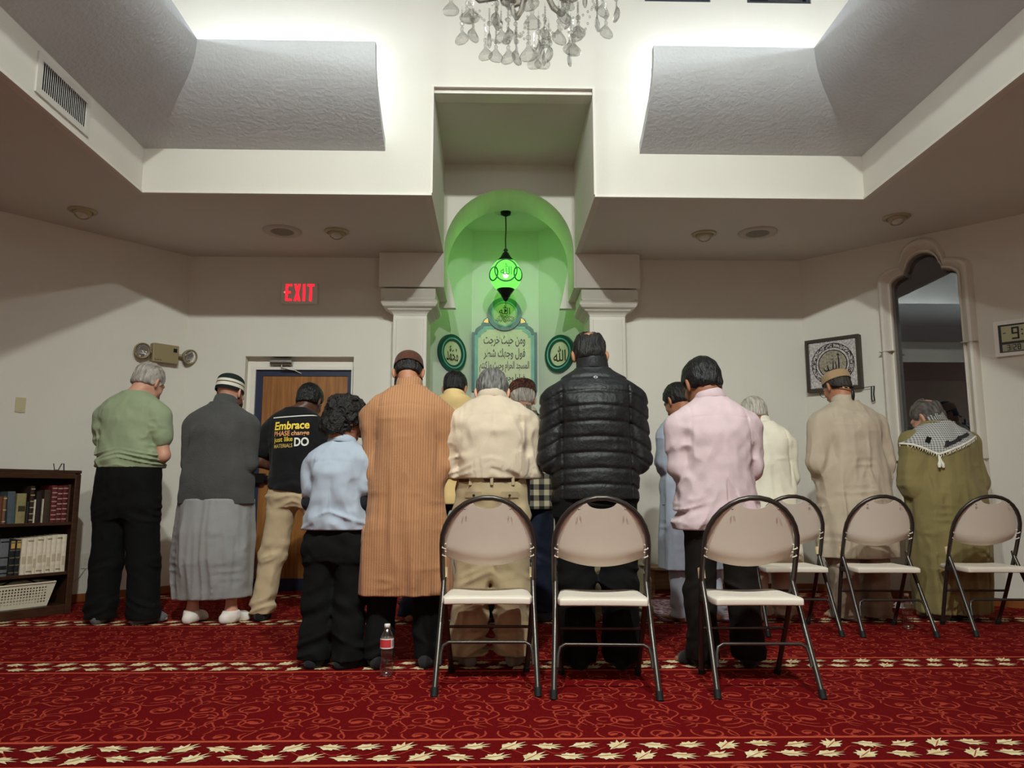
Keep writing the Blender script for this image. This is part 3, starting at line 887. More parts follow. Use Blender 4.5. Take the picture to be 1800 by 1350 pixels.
# basket on the bottom shelf
bk = thing('basket', 'white perforated plastic basket on the bottom shelf of the bookcase', 'basket', BF @ Vector((0.34, 0.13, 0.07)))
R = frame((0, 0, 0), bu, bn, UP)
M_BASK = mat('white_basket_plastic', (222, 212, 190), 0.45)
def trap(wb, wt, h, inset):
    return [(-wb, 0), (wb, 0), (wt, h), (-wt, h)]
def holes_grid(nx, nz, wx, z0, dz, s):
    hs = []
    for i in range(nx):
        for k in range(nz):
            cx = -wx + 2 * wx * i / (nx - 1); cz = z0 + dz * k
            hs.append([(cx - s, cz - s * 0.9), (cx + s, cz - s * 0.9), (cx + s, cz + s * 0.9), (cx - s, cz + s * 0.9)])
    return hs
mb = MB()
for s in (-1, 1):
    F1 = R @ Matrix.Translation((0, s * 0.085, 0)) @ Matrix.Rotation(math.radians(90 - s * 7), 4, 'X')
    mb.prism([trap(0.19, 0.235, 0.165, 0)] + holes_grid(17, 6, 0.165, 0.035, 0.02, 0.0062), F1, -0.0015, 0.0015)
    F2 = R @ Matrix.Translation((s * 0.19, 0, 0)) @ Matrix.Rotation(math.radians(90), 4, 'Z') @ Matrix.Rotation(math.radians(90 + s * 15), 4, 'X')
    mb.prism([trap(0.085, 0.105, 0.17, 0)] + holes_grid(6, 5, 0.06, 0.04, 0.022, 0.006), F2, -0.0015, 0.0015)
mb.box((-0.19, -0.085, 0), (0.19, 0.085, 0.003), 0, R)
mb.build('body', M_BASK, bk)
rim = [(R @ Vector((p[0], p[1], 0.166))) for p in rrect(-0.238, -0.108, 0.238, 0.108, 0.02, 4)]
MB().tube(rim, 0.0065, 8, closed=True).build('rim', M_BASK, bk)
hp = [R @ Vector((-0.12 + 0.24 * i / 12, -0.06, 0.165 + 0.035 * math.sin(PI * i / 12))) for i in range(13)]
tag(MB().tube([BF @ Vector((0.34, 0.13, 0.07)) + p for p in hp], 0.006, 8).build('cable', M_BLACK), 'black cable loop lying on top of the white basket', 'cable')
for k, (col, lab) in enumerate([((96, 60, 44), 'brown book lying flat under another beside the basket'), ((120, 80, 58), 'tan book lying flat on top of a brown one beside the basket')]):
    t = thing('book', lab, 'book', BF @ Vector((0.60, 0.03, 0.068 + 0.03 * k)), 0, 'books lying on the bottom shelf')
    MB().box((0, 0, 0), (0.2, 0.15, 0.03), 0, R).build('cover', mat('book_cloth', col, 0.55, var=0.1), t, bev=0.003)
    MB().box((0.004, -0.0005, 0.004), (0.196, 0.146, 0.026), 0, R).build('pages', M_PAPER, t)
# little wire stand on the bookcase
st = BF @ Vector((0.125, 0.06, BH))
mb = MB()
for a, b in (((-0.028, 0), (-0.012, 0)), ((-0.005, 0), (0.012, 0)), ((0.012, 0), (0.024, 0))):
    pass
mb.tube([st + R @ Vector((0.04, 0, 0.002)), st + R @ Vector((0.05, 0.0, 0.05))], 0.003, 6)
mb.tube([st + R @ Vector((0.04, 0, 0.002)), st + R @ Vector((0.0, 0.02, 0.003)), st + R @ Vector((-0.01, 0.0, 0.05)), st + R @ Vector((-0.02, -0.01, 0.05)), st + R @ Vector((-0.03, 0, 0.002))], 0.004, 6)
tag(mb.build('wire_stand', M_DARKMETAL), 'small dark wire stand on top of the bookcase', 'stand')

# ------------------------------------------------------------------ plates, exit sign, emergency lamp on the walls
def wall_plate(name, F, s, z, w, h, col, lab, cat, slots):
    t = thing(name, lab, cat, F @ Vector((s, z, 0)))
    Rw = F.to_3x3().to_4x4()
    MB().prism(rrect(-w / 2, -h / 2, w / 2, h / 2, 0.005), Rw, 0.0005, 0.007).build('plate', mat('plate_' + cat.replace(' ', '_'), col, 0.4), t, bev=0.002)
    if slots:
        for zz in (-0.02, 0.02):
            MB().prism(rrect(-0.016, zz - 0.013, 0.016, zz + 0.013, 0.006), Rw, 0.006, 0.009).build('socket', mat('socket_face', (214, 206, 192), 0.4), t)
    else:
        MB().prism(circle(0, -0.042, 0.003, 10), Rw, 0.006, 0.008).build('screw', M_STEEL, t)
    return t
wall_plate('wall_plate', LWF, -1.31, 1.565, 0.072, 0.118, (198, 186, 150), 'beige blank cover plate on the left wall above the bookcase', 'cover plate', False)
wall_plate('wall_socket', LWF, -0.735, 0.325, 0.075, 0.12, (218, 210, 196), 'white double socket low on the left wall behind the man in green', 'wall socket', True)
mb = MB()
cp = [LWF @ Vector(p) for p in ((-0.735, 0.27, 0.008), (-0.78, 0.2, 0.012), (-0.9, 0.1, 0.015), (-1.1, 0.03, 0.02))]
tag(mb.tube(cp, 0.003, 6).build('cord', mat('pale_cord', (190, 180, 165), 0.6)), 'thin pale cord running from the socket down the left wall', 'cord')

M_EXITBODY = mat('exit_housing', (226, 216, 206), 0.5)
M_EXITRED = emit('exit_red', (255, 40, 55), 1.3)
ex = thing('exit_sign', 'lit red EXIT sign on the back wall above the door', 'sign', BWF @ Vector((-1.815, 2.73, 0)))
Rb = BWF.to_3x3().to_4x4()
MB().box((-0.17, -0.1, 0.0005), (0.17, 0.1, 0.05), 0, Rb).build('housing', M_EXITBODY, ex, bev=0.006)
mb = MB()
def letter_boxes():
    L = []
    t = 0.024
    x = -0.128; L += [[(x, -0.078), (x + t, -0.078), (x + t, 0.085), (x, 0.085)], [(x, 0.063), (x + 0.06, 0.063), (x + 0.06, 0.085), (x, 0.085)], [(x, -0.078), (x + 0.06, -0.078), (x + 0.06, -0.056), (x, -0.056)], [(x, -0.006), (x + 0.05, -0.006), (x + 0.05, 0.016), (x, 0.016)]]
    x = -0.05; L += [[(x, -0.078), (x + t + 0.002, -0.078), (x + 0.064, 0.085), (x + 0.064 - t, 0.085)], [(x + 0.064, -0.078), (x + t, 0.085), (x, 0.085), (x + 0.064 - t, -0.078)]]
    x = 0.032; L += [[(x, -0.078), (x + t, -0.078), (x + t, 0.085), (x, 0.085)]]
    x = 0.073; L += [[(x, 0.063), (x + 0.068, 0.063), (x + 0.068, 0.085), (x, 0.085)], [(x + 0.022, -0.078), (x + 0.046, -0.078), (x + 0.046, 0.085), (x + 0.022, 0.085)]]
    return L
for k, q in enumerate(letter_boxes()): mb.prism(q, Rb, 0.049, 0.0515 + 0.0001 * k)
mb.build('lettering', M_EXITRED, ex)
MB().prism([(-0.145, 0.006), (-0.132, 0.018), (-0.132, -0.006)], Rb, 0.049, 0.0515).build('arrow', emit('exit_arrow', (255, 120, 120), 1.2), ex)

M_TAN = mat('tan_enamel', (150, 134, 100), 0.45)
M_CHROME = mat('chrome', (220, 220, 218), 0.08, metal=1.0)
M_LENS = mat('lamp_lens', (225, 225, 220), 0.05, trans=0.85, ior=1.45)
em = thing('emergency_light', 'tan twin-head emergency light on the left wall near the corner', 'emergency light', LWF @ Vector((-0.215, 2.12, 0)))
Rl = LWF.to_3x3().to_4x4()
MB().box((-0.118, -0.085, 0.0005), (0.118, 0.085, 0.07), 0, Rl).build('battery_box', M_TAN, em, bev=0.008)
MB().box((0.065, 0.02, 0.0695), (0.098, 0.055, 0.072), 0, Rl).build('indicator', M_BLACK, em)
mb = MB()
for k in range(5): mb.box((-0.1 + 0.013 * k, -0.066, 0.0695), (-0.09 + 0.013 * k, -0.06 - 0.002 * (k % 2), 0.071), 0, Rl)
mb.build('label_mark', M_BLACK, em)
for s in (-1, 1):
    MB().tube([Rl @ Vector((s * 0.115, 0.0, 0.04)), Rl @ Vector((s * 0.165, 0.0, 0.055))], 0.014, 10).build('arm', M_TAN, em)
    ax = (Rl @ Vector((0.1 * s, -0.25, 1.0))).normalized()
    c = Rl @ Vector((s * 0.215, 0.0, 0.07))
    z = ax; xx = Vector((0, 0, 1)).cross(z).normalized(); yy = z.cross(xx)
    Fh = frame(c, xx, yy, z)
    h = MB().lathe([(0.02, -0.055), (0.05, -0.045), (0.066, -0.01), (0.07, 0.02), (0.062, 0.022), (0.06, 0.012)], 24, Fh, caps=False).build('lamp_head', M_TAN, em)
    MB().lathe([(0.002, -0.025), (0.03, -0.018), (0.05, -0.002), (0.06, 0.014)], 24, Fh, caps=False).build('reflector', M_CHROME, h)
    MB().lathe([(0.0, 0.03), (0.03, 0.026), (0.05, 0.02), (0.06, 0.013)], 24, Fh, caps=False).build('lens', M_LENS, h)

# ------------------------------------------------------------------ soffit fittings
M_EYE = mat('eyeball_trim', (182, 172, 140), 0.4, metal=0.3)
M_BULB = mat('frosted_bulb', (212, 206, 196), 0.3)
for k, (x, y, lab) in enumerate([(-3.25, 5.92, 'eyeball spotlight in the soffit above the left wall, unlit'), (-1.34, 6.36, 'eyeball spotlight beside the round speaker above the exit door, unlit'),
                                 (1.815, 6.34, 'eyeball spotlight left of the round speaker on the right soffit, unlit'), (3.26, 5.9, 'eyeball spotlight in the soffit above the arch window, unlit')]):
    t = thing('eyeball_spotlight', lab, 'ceiling light', (x, y, ZC), 0, 'eyeball spotlights in the soffit')
    MB().lathe([(0.105, -0.0005), (0.105, -0.008), (0.085, -0.016), (0.07, -0.012), (0.07, -0.0005)], 28).build('ring', M_EYE, t)
    T = Matrix.Rotation(math.radians(-18), 4, 'X')
    MB().lathe([(0.07, 0.0), (0.068, -0.025), (0.058, -0.045), (0.05, -0.05), (0.046, -0.04)], 28, T, caps=False).build('eyeball', M_EYE, t)
    MB().lathe([(0.048, -0.04), (0.035, -0.052), (0.0, -0.06)], 24, T, caps=False).build('bulb', M_BULB, t)
M_SPK = mat('speaker_paint', (196, 186, 176), 0.6)
M_SPKG = mat('speaker_grille', (140, 132, 124), 0.7, var=0.3, vscale=400)
for x, y, lab in ((-1.8, 6.36, 'round ceiling speaker on the left soffit, tinged red by the exit sign'), (2.265, 6.3, 'round ceiling speaker on the right soffit')):
    t = thing('ceiling_speaker', lab, 'speaker', (x, y, ZC), 0, 'round ceiling speakers')
    MB().lathe([(0.165, -0.0005), (0.163, -0.007), (0.11, -0.012), (0.096, -0.010), (0.096, -0.0005)], 36).build('ring', M_SPK, t)
    MB().lathe([(0.097, -0.008), (0.05, -0.010), (0.0, -0.011)], 36, caps=False).build('grille', M_SPKG, t)
t = thing('ceiling_vent', 'small square air vent in the soffit at the left edge', 'vent', (-3.52, 4.85, ZC))
MB().prism([rrect(-0.15, -0.15, 0.15, 0.15, 0.01), rrect(-0.11, -0.11, 0.11, 0.11, 0.005)], Matrix.Translation((0, 0, 0)), -0.012, -0.0005).build('frame', M_SPK, t)
for k in range(5):
    MB().box((-0.11, -0.1 + 0.045 * k, -0.009), (0.11, -0.09 + 0.045 * k, -0.001)).build('slat', mat('vent_dark', (90, 82, 76), 0.6) if k == 0 else bpy.data.materials['vent_dark'], t)

# air grille on the left tray wall
vt = thing('air_grille', 'white air grille with vertical slats on the left side of the tray', 'vent', (TX0, 4.46, 3.27))
Fv = frame((0, 0, 0), (0, 1, 0), UP, (1, 0, 0))
M_GRL = mat('grille_paint', (214, 208, 200), 0.45)
MB().prism([rrect(-0.29, -0.125, 0.29, 0.125, 0.004), [(-0.245, -0.085), (0.245, -0.085), (0.245, 0.085), (-0.245, 0.085)]], Fv, 0.0005, 0.012).build('frame', M_GRL, vt, bev=0.002)
MB().box((-0.245, -0.085, 0.0005), (0.245, 0.085, 0.002), 0, Fv).build('duct', mat('duct_dark', (52, 50, 48), 0.7), vt)
sm = None
for k in range(24):
    mb = MB()
    T = Fv @ Matrix.Translation((-0.235 + 0.0204 * k, 0, 0.008)) @ Matrix.Rotation(math.radians(35), 4, 'Y')
    mb.box((-0.007, -0.085, -0.0012), (0.007, 0.085, 0.0012), 0, T); mb.build('slat', M_GRL, vt)

# ------------------------------------------------------------------ green lantern of the niche
LX, LY, LZ = 0.125, 7.62, 3.077
lan = thing('pendant_lantern', 'glowing green glass pendant lantern hanging in the prayer niche', 'lamp', (LX, LY, LZ))
M_IRON = mat('black_iron', (20, 20, 18), 0.45, metal=0.5)
MB().lathe([(0.0, 0.62), (0.05, 0.645), (0.055, 0.6725)], 20, caps=False).build('canopy', M_IRON, lan)
MB().lathe([(0.115, 0.6725), (0.115, 0.668), (0.09, 0.664), (0.085, 0.6725)], 28, caps=False).build('ceiling_ring', mat('ring_paint', (200, 205, 190), 0.5), lan)
MB().tube([(0, 0, 0.63), (0.003, 0, 0.5), (-0.002, 0, 0.38), (0, 0, 0.27)], 0.006, 8).build('cord', M_IRON, lan)
MB().lathe([(0.0, 0.29), (0.018, 0.275), (0.024, 0.262), (0.012, 0.25), (0.03, 0.235), (0.055, 0.19), (0.085, 0.155), (0.09, 0.145), (0.0, 0.145)], 20, caps=False).build('top_cap', M_IRON, lan)
mglob = bpy.data.materials.new('green_glass'); mglob.use_nodes = True
nt = mglob.node_tree; nt.nodes.clear()
o_ = node(nt, 'ShaderNodeOutputMaterial'); mx = node(nt, 'ShaderNodeMixShader'); tr_ = node(nt, 'ShaderNodeBsdfTransparent'); tl = node(nt, 'ShaderNodeBsdfTranslucent'); ad = node(nt, 'ShaderNodeAddShader'); eb = node(nt, 'ShaderNodeEmission')
tr_.inputs[0].default_value = (0.36, 0.95, 0.20, 1); tl.inputs[0].default_value = (0.10, 0.85, 0.06, 1)
eb.inputs[0].default_value = (0.10, 0.9, 0.08, 1)
tc = node(nt, 'ShaderNodeTexCoord'); vo = node(nt, 'ShaderNodeTexVoronoi'); vo.inputs['Scale'].default_value = 55
rp = node(nt, 'ShaderNodeValToRGB'); rp.color_ramp.elements[0].position = 0.12; rp.color_ramp.elements[0].color = (0.25, 0.25, 0.25, 1); rp.color_ramp.elements[1].position = 0.3; rp.color_ramp.elements[1].color = (0.55, 0.55, 0.55, 1)
nt.links.new(tc.outputs['Object'], vo.inputs['Vector']); nt.links.new(vo.outputs['Distance'], rp.inputs['Fac']); nt.links.new(rp.outputs['Color'], eb.inputs[1])
mx.inputs[0].default_value = 0.42
nt.links.new(tr_.outputs[0], mx.inputs[1]); nt.links.new(tl.outputs[0], mx.inputs[2])
nt.links.new(mx.outputs[0], ad.inputs[0]); nt.links.new(eb.outputs[0], ad.inputs[1]); nt.links.new(ad.outputs[0], o_.inputs[0])
prof = [(0.085 + 0.078 * math.sin(PI * i / 16) ** 0.8, 0.15 - 0.30 * i / 16) for i in range(17)]
gl = MB().lathe(prof, 30, caps=False).build('glass_globe', mglob, lan)
# medallion facing the room and its dark green rings and lettering
M_GRNDK = mat('dark_green_enamel', (12, 92, 40), 0.5)
Fm = frame((0, -0.155, 0.01), (1, 0, 0), UP, (0, -1, 0))
mb = MB(); mb.prism([circle(0, 0, 0.118, 40), circle(0, 0, 0.104, 40)], Fm, -0.012, 0.006); mb.build('medallion_ring', M_GRNDK, gl)
mb = MB(); put_text(mb, fit_text('ﷲ', -0.055, 0.06, -0.05, 0.07, 0.012), Fm, 0.012)
mb.build('lettering', M_GRNDK, gl)
for s in (-1, 1):
    F2 = frame((s * 0.12, -0.085, -0.01), (0.6 * 1, s * 0.8, 0), UP, (s * 0.8, -0.6, 0))
    MB().prism([circle(0, 0, 0.075, 30), circle(0, 0, 0.06, 30)], F2, 0.0, 0.006).build('medallion_ring', M_GRNDK, gl)
MB().lathe([(0.085, -0.142), (0.092, -0.15), (0.08, -0.165), (0.05, -0.205), (0.04, -0.23), (0.028, -0.235), (0.03, -0.25), (0.012, -0.27), (0.0, -0.275)], 20, caps=False).build('bottom_cap', M_IRON, lan)
MB().tube([(0, 0, -0.27), (0, 0, -0.36)], 0.003, 6).sphere((0, 0, -0.37), 0.012, 10).sphere((0, 0, -0.335), 0.008, 8).build('finial_drop', M_IRON, lan)
pl = bpy.data.lights.new('lantern_bulb', 'POINT'); pl.energy = LANTERN_W; pl.shadow_soft_size = 0.035; pl.color = (0.8, 1.0, 0.72)
po = bpy.data.objects.new('lantern_bulb', pl); COL.objects.link(po); po.location = (LX, LY, LZ)
MB().sphere((0, 0.0, 0.0), 0.028, 14).build('bulb', emit('lantern_bulb_glow', (225, 255, 220), 25.0), lan)

# ------------------------------------------------------------------ plaques in the niche
M_TEAL = mat('teal_frame', (22, 104, 88), 0.4, col2=(12, 78, 70), vscale=10)
M_TEALLT = mat('pale_teal_moulding', (120, 176, 160), 0.45, col2=(90, 150, 140), vscale=6)
M_IVORY = mat('ivory_panel', (206, 208, 176), 0.6, var=0.06, vscale=25)
M_INK = mat('bronze_lettering', (58, 50, 28), 0.45)
pq = thing('calligraphy_plaque', 'tall arched teal and ivory plaque of Arabic verses on the niche wall', 'plaque', (0.122, 8.2, 0))
Fp = frame((0, 0, 0), (1, 0, 0), UP, (0, -1, 0))
def plaque_outline(hw, z0, z1, st):
    L = [(-hw, z0), (-hw, z1 - 2 * st), (-hw + st * 0.6, z1 - 2 * st), (-hw + st * 0.8, z1 - 1.3 * st), (-hw + 1.5 * st, z1 - 0.7 * st), (-hw + 2 * st, z1 - 0.5 * st), (-hw + 2 * st, z1)]
    return L + [(-x, z) for x, z in L[::-1]]
def ccw(p):
    a = sum(p[i][0] * p[(i + 1) % len(p)][1] - p[(i + 1) % len(p)][0] * p[i][1] for i in range(len(p)))
    return p if a > 0 else p[::-1]
o1 = ccw(plaque_outline(0.352, 1.955, 2.70, 0.05)); o2 = ccw(plaque_outline(0.322, 1.985, 2.67, 0.048)); o3 = ccw(plaque_outline(0.285, 2.02, 2.635, 0.045))
MB().prism(o1, Fp, 0.0005, 0.02).build('backboard', M_TEAL, pq, bev=0.004)
MB().prism([o1, o2], Fp, 0.02, 0.034).build('outer_frame', M_TEAL, pq, bev=0.004)
MB().prism([o2, o3], Fp, 0.02, 0.028).build('inner_moulding', M_TEALLT, pq, bev=0.003)
MB().prism(o3, Fp, 0.02, 0.023).build('panel', M_IVORY, pq)
mb = MB()
for txt, z0, z1, w in (('\u0648\u0645\u0646 \u062d\u064a\u062b \u062e\u0631\u062c\u062a', 2.44, 2.565, 0.225), ('\u0641\u0648\u0644 \u0648\u062c\u0647\u0643 \u0634\u0637\u0631', 2.30, 2.425, 0.225), ('\u0627\u0644\u0645\u0633\u062c\u062f \u0627\u0644\u062d\u0631\u0627\u0645 \u0648\u062d\u064a\u062b \u0645\u0627 \u0643\u0646\u062a\u0645', 2.16, 2.285, 0.268), ('\u0641\u0648\u0644\u0648\u0627 \u0648\u062c\u0648\u0647\u0643\u0645 \u0634\u0637\u0631\u0647', 2.035, 2.145, 0.22)):
    try: put_text(mb, fit_text(shape_arabic(txt) if 'shape_arabic' in globals() else txt, -w, w, z0, z1, 0.02), Fp, 0.0245)
    except Exception as e: print('text', e)
mb.build('lettering', M_INK, pq)
MB().prism([circle(0, 2.80, 0.185, 48), circle(0, 2.80, 0.125, 48)], Fp, 0.02, 0.05).build('round_frame', M_TEAL, pq, bev=0.01)
MB().prism([circle(0, 2.80, 0.14, 48), circle(0, 2.80, 0.124, 48)], Fp, 0.03, 0.052).build('round_moulding', M_TEALLT, pq, bev=0.004)
MB().prism(circle(0, 2.80, 0.126, 48), Fp, 0.02, 0.036).build('round_panel', M_IVORY, pq)
mb = MB(); put_text(mb, fit_text('\ufdfd', -0.105, 0.105, 2.70, 2.80, 0.006), Fp, 0.038); put_text(mb, fit_text('\ufdf2', -0.06, 0.06, 2.80, 2.90, 0.01), Fp, 0.038)
mb.build('round_lettering', M_INK, pq)
for s in (-1, 1):
    mb = MB(); mb.prism(ccw([(s * 0.24, 2.695)] + [(s * (0.17 + 0.07 * math.cos(math.radians(a))), 2.695 + 0.07 * math.sin(math.radians(a))) for a in range(0, 91, 15)] + [(s * 0.14, 2.695)]), Fp, 0.0005, 0.03)
    sc_ = mb.build('scroll', M_TEAL, pq)
    mb = MB()
    for a in (20, 45, 70): mb.prism(ccw([(s * 0.175, 2.70), (s * (0.17 + 0.055 * math.cos(math.radians(a - 9))), 2.70 + 0.055 * math.sin(math.radians(a - 9))), (s * (0.17 + 0.055 * math.cos(math.radians(a + 9))), 2.70 + 0.055 * math.sin(math.radians(a + 9)))]), Fp, 0.03, 0.033)
    mb.build('shell', M_GOLD, sc_)
# oval plaques on the angled niche panels
for s, txt, lab in ((-1, '\ufdf4', 'round dark green plaque with gilt calligraphy on the left niche panel'), (1, '\ufdf2', 'round dark green plaque with gilt calligraphy on the right niche panel, beside the puffer-jacket man')):
    a = Vector((-0.65, 7.75, 0)) if s < 0 else Vector((0.495, 8.2, 0)); b = Vector((-0.234, 8.2, 0)) if s < 0 else Vector((0.93, 7.75, 0))
    d = (b - a).normalized(); c = (a + b) / 2 + Vector((0, 0, 2.33))
    nrm = Vector((d.y, -d.x, 0))
    t = thing('round_plaque', lab, 'plaque', c, 0, 'round plaques in the niche')
    Fo = frame((0, 0, 0), d, UP, nrm)
    MB().prism([circle(0, 0, 0.2, 48), circle(0, 0, 0.13, 48)], Fo, 0.0005, 0.03).build('frame', mat('deep_green_frame', (10, 74, 62), 0.35) if s < 0 else bpy.data.materials['deep_green_frame'], t, bev=0.012)
    MB().prism([circle(0, 0, 0.165, 48), circle(0, 0, 0.15, 48)], Fo, 0.03, 0.036).build('moulding', M_TEALLT, t, bev=0.003)
    MB().prism(circle(0, 0, 0.135, 48), Fo, 0.0005, 0.018).build('panel', M_IVORY, t)
    mb = MB(); put_text(mb, fit_text(txt, -0.085, 0.085, -0.085, 0.08, 0.012), Fo, 0.0195); mb.build('lettering', M_INK, t)

# ------------------------------------------------------------------ framed picture, clock and hook on the right diagonal wall
M_DKFRAME = mat('dark_brown_frame', (62, 52, 42), 0.5, var=0.1)
M_MARBLE = mat('speckled_marble', (226, 219, 217), 0.6, col2=(146, 138, 136), vscale=70, detail=6)
M_CREAMST = mat('cream_stone', (176, 168, 148), 0.6, col2=(120, 112, 96), vscale=60, detail=6)
fp = thing('framed_calligraphy', 'square dark-framed circular calligraphy picture on the right wall', 'picture', RWF @ Vector((0.285, 2.045, 0)))
Rr = RWF.to_3x3().to_4x4()
MB().prism([rrect(-0.245, -0.245, 0.245, 0.245, 0.004), [(-0.218, -0.218), (0.218, -0.218), (0.218, 0.218), (-0.218, 0.218)]], Rr, 0.0005, 0.065).build('frame', M_DKFRAME, fp, bev=0.003)
MB().box((-0.218, -0.218, 0.0005), (0.218, 0.218, 0.054), 0, Rr).build('stone_panel', M_MARBLE, fp)
mb = MB()
for k in range(34):
    for (x, z) in ((-0.212 + 0.0128 * k, 0.213), (-0.212 + 0.0128 * k, -0.213), (-0.213, -0.212 + 0.0128 * k), (0.213, -0.212 + 0.0128 * k)):
        mb.box((x - 0.0035, z - 0.0035, 0.053), (x + 0.0035, z + 0.0035, 0.057), 0, Rr)
mb.build('bead_border', M_BLACK, fp)['kind'] = 'stuff'
MB().prism([circle(0, 0, 0.19, 56), circle(0, 0, 0.152, 56)], Rr, 0.054, 0.0555).build('patterned_ring', mat('ring_pattern', (196, 186, 184), 0.6, col2=(36, 28, 32), vscale=80, detail=1, sharp=0.12), fp)
MB().prism([circle(0, 0, 0.194, 56), circle(0, 0, 0.188, 56)], Rr, 0.054, 0.0562).build('outer_ring', M_BLACK, fp)
MB().prism([circle(0, 0, 0.154, 56), circle(0, 0, 0.149, 56)], Rr, 0.054, 0.0562).build('middle_ring', M_BLACK, fp)
MB().prism([circle(0, 0, 0.132, 56), circle(0, 0, 0.124, 56)], Rr, 0.054, 0.0565).build('inner_ring', M_BLACK, fp)
MB().prism(circle(0, 0, 0.124, 56), Rr, 0.054, 0.0558).build('centre_disc', M_CREAMST, fp)
mb = MB()
def brush(pts, w):
    n = len(pts); vs = []
    for i in range(n):
        a = pts[max(0, i - 1)]; b = pts[min(n - 1, i + 1)]; dx, dy = b[0] - a[0], b[1] - a[1]; l = math.hypot(dx, dy) or 1
        ww = w * (0.55 + 0.45 * math.sin(PI * i / (n - 1)))
        vs += [Rr @ Vector((pts[i][0] - dy / l * ww, pts[i][1] + dx / l * ww, 0.0575)), Rr @ Vector((pts[i][0] + dy / l * ww, pts[i][1] - dx / l * ww, 0.0575))]
    mb.add(vs, [(2 * i, 2 * i + 1, 2 * i + 3, 2 * i + 2) for i in range(n - 1)])
brush([(0.05, 0.082), (0.056, 0.04), (0.056, -0.01), (0.054, -0.05), (0.05, -0.075)], 0.006)
brush([(0.040, 0.076), (0.05, 0.09), (0.066, 0.07)], 0.006)
brush([(0.026, 0.015), (0.032, -0.03), (0.03, -0.06), (0.014, -0.072), (0.002, -0.05), (0.004, 0.0), (0.006, 0.03)], 0.006)
brush([(0.004, -0.04), (-0.006, -0.066), (-0.026, -0.07), (-0.04, -0.05), (-0.046, -0.02), (-0.052, -0.004)], 0.0055)
brush([(-0.046, -0.02), (-0.04, -0.055), (-0.058, -0.062), (-0.074, -0.055), (-0.082, -0.03)], 0.0055)
brush([(-0.012, 0.05), (-0.006, 0.04), (0.0, 0.05), (0.006, 0.04), (0.012, 0.052)], 0.003); brush([(0.004, 0.09), (0.0, 0.068)], 0.003)
mb.build('lettering', M_BLACK, fp)

ck = thing('digital_clock', 'white-framed digital wall clock at the right edge reading 9 and 3/28', 'clock', RWF @ Vector((1.565, 1.955, 0)))
CW, CH = 0.40, 0.285
M_WHITEPL = mat('white_clock_plastic', (240, 236, 230), 0.4)
MB().prism([rrect(0, 0, CW, CH, 0.006), [(0.03, 0.028), (CW - 0.03, 0.028), (CW - 0.03, CH - 0.032), (0.03, CH - 0.032)]], Rr, 0.0005, 0.03).build('frame', M_WHITEPL, ck, bev=0.004)
MB().box((0.03, 0.028, 0.0005), (CW - 0.03, CH - 0.032, 0.02), 0, Rr).build('bezel', M_BLACK, ck)
M_LCD = mat('lcd_green', (186, 182, 142), 0.35); M_SEG = mat('lcd_segment', (22, 20, 20), 0.5)
MB().box((0.05, 0.115, 0.019), (CW - 0.045, CH - 0.044, 0.022), 0, Rr).build('time_display', M_LCD, ck)
MB().box((0.05, 0.038, 0.019), (CW - 0.045, 0.094, 0.022), 0, Rr).build('date_display', mat('lcd_grey', (166, 164, 138), 0.35), ck)
SEG = {'0': 'abcdef', '1': 'bc', '2': 'abged', '3': 'abgcd', '8': 'abcdefg', '9': 'abcdfg', '-': 'g'}
def digit(mb, ch, x, z, w, h, t):
    hh = h / 2
    R_ = {'a': (x, z + h - t, x + w, z + h), 'd': (x, z, x + w, z + t), 'g': (x, z + hh - t / 2, x + w, z + hh + t / 2), 'f': (x, z + hh, x + t, z + h), 'b': (x + w - t, z + hh, x + w, z + h), 'e': (x, z, x + t, z + hh), 'c': (x + w - t, z, x + w, z + hh)}
    for s in SEG[ch]:
        x0, z0, x1, z1 = R_[s]
        mb.prism(rrect(x0, z0, x1, z1, min(x1 - x0, z1 - z0) * 0.3, 2), Rr, 0.021, 0.0235)
mb = MB(); digit(mb, '9', 0.12, 0.13, 0.052, 0.098, 0.013); mb.build('digit', M_SEG, ck)
mb = MB(); digit(mb, '-', 0.06, 0.16, 0.022, 0.05, 0.006); mb.build('dash', M_SEG, ck)
for z in (0.165, 0.20): MB().prism(circle(0.192, z, 0.0065, 12), Rr, 0.021, 0.0235).build('colon_dot', M_SEG, ck)
for c_, x_ in (('3', 0.082), ('2', 0.123), ('8', 0.153)):
    mb = MB(); digit(mb, c_, x_, 0.043, 0.023, 0.046, 0.0065); mb.build('digit', M_SEG, ck)
MB().prism([(0.109, 0.043), (0.113, 0.043), (0.119, 0.089), (0.115, 0.089)], Rr, 0.021, 0.0235).build('slash', M_SEG, ck)

hk = thing('wall_hook', 'black cord loop hanging from a thin wire bracket beside the window frame', 'hook', RWF @ Vector((0.54, 1.80, 0)))
MB().tube([Rr @ Vector(p) for p in ((-0.02, 0.0, 0.002), (-0.01, 0.004, 0.03), (0.05, 0.008, 0.035), (0.085, 0.01, 0.035))], 0.003, 6).build('bracket', M_BLACK, hk)
MB().tube([Rr @ Vector(p) for p in ((0.062, 0.01, 0.035), (0.06, -0.04, 0.036), (0.058, -0.10, 0.036), (0.066, -0.125, 0.036), (0.082, -0.118, 0.036), (0.078, -0.06, 0.036), (0.084, -0.01, 0.036), (0.086, 0.012, 0.036))], 0.0055, 8).build('cord_loop', M_BLACK, hk)

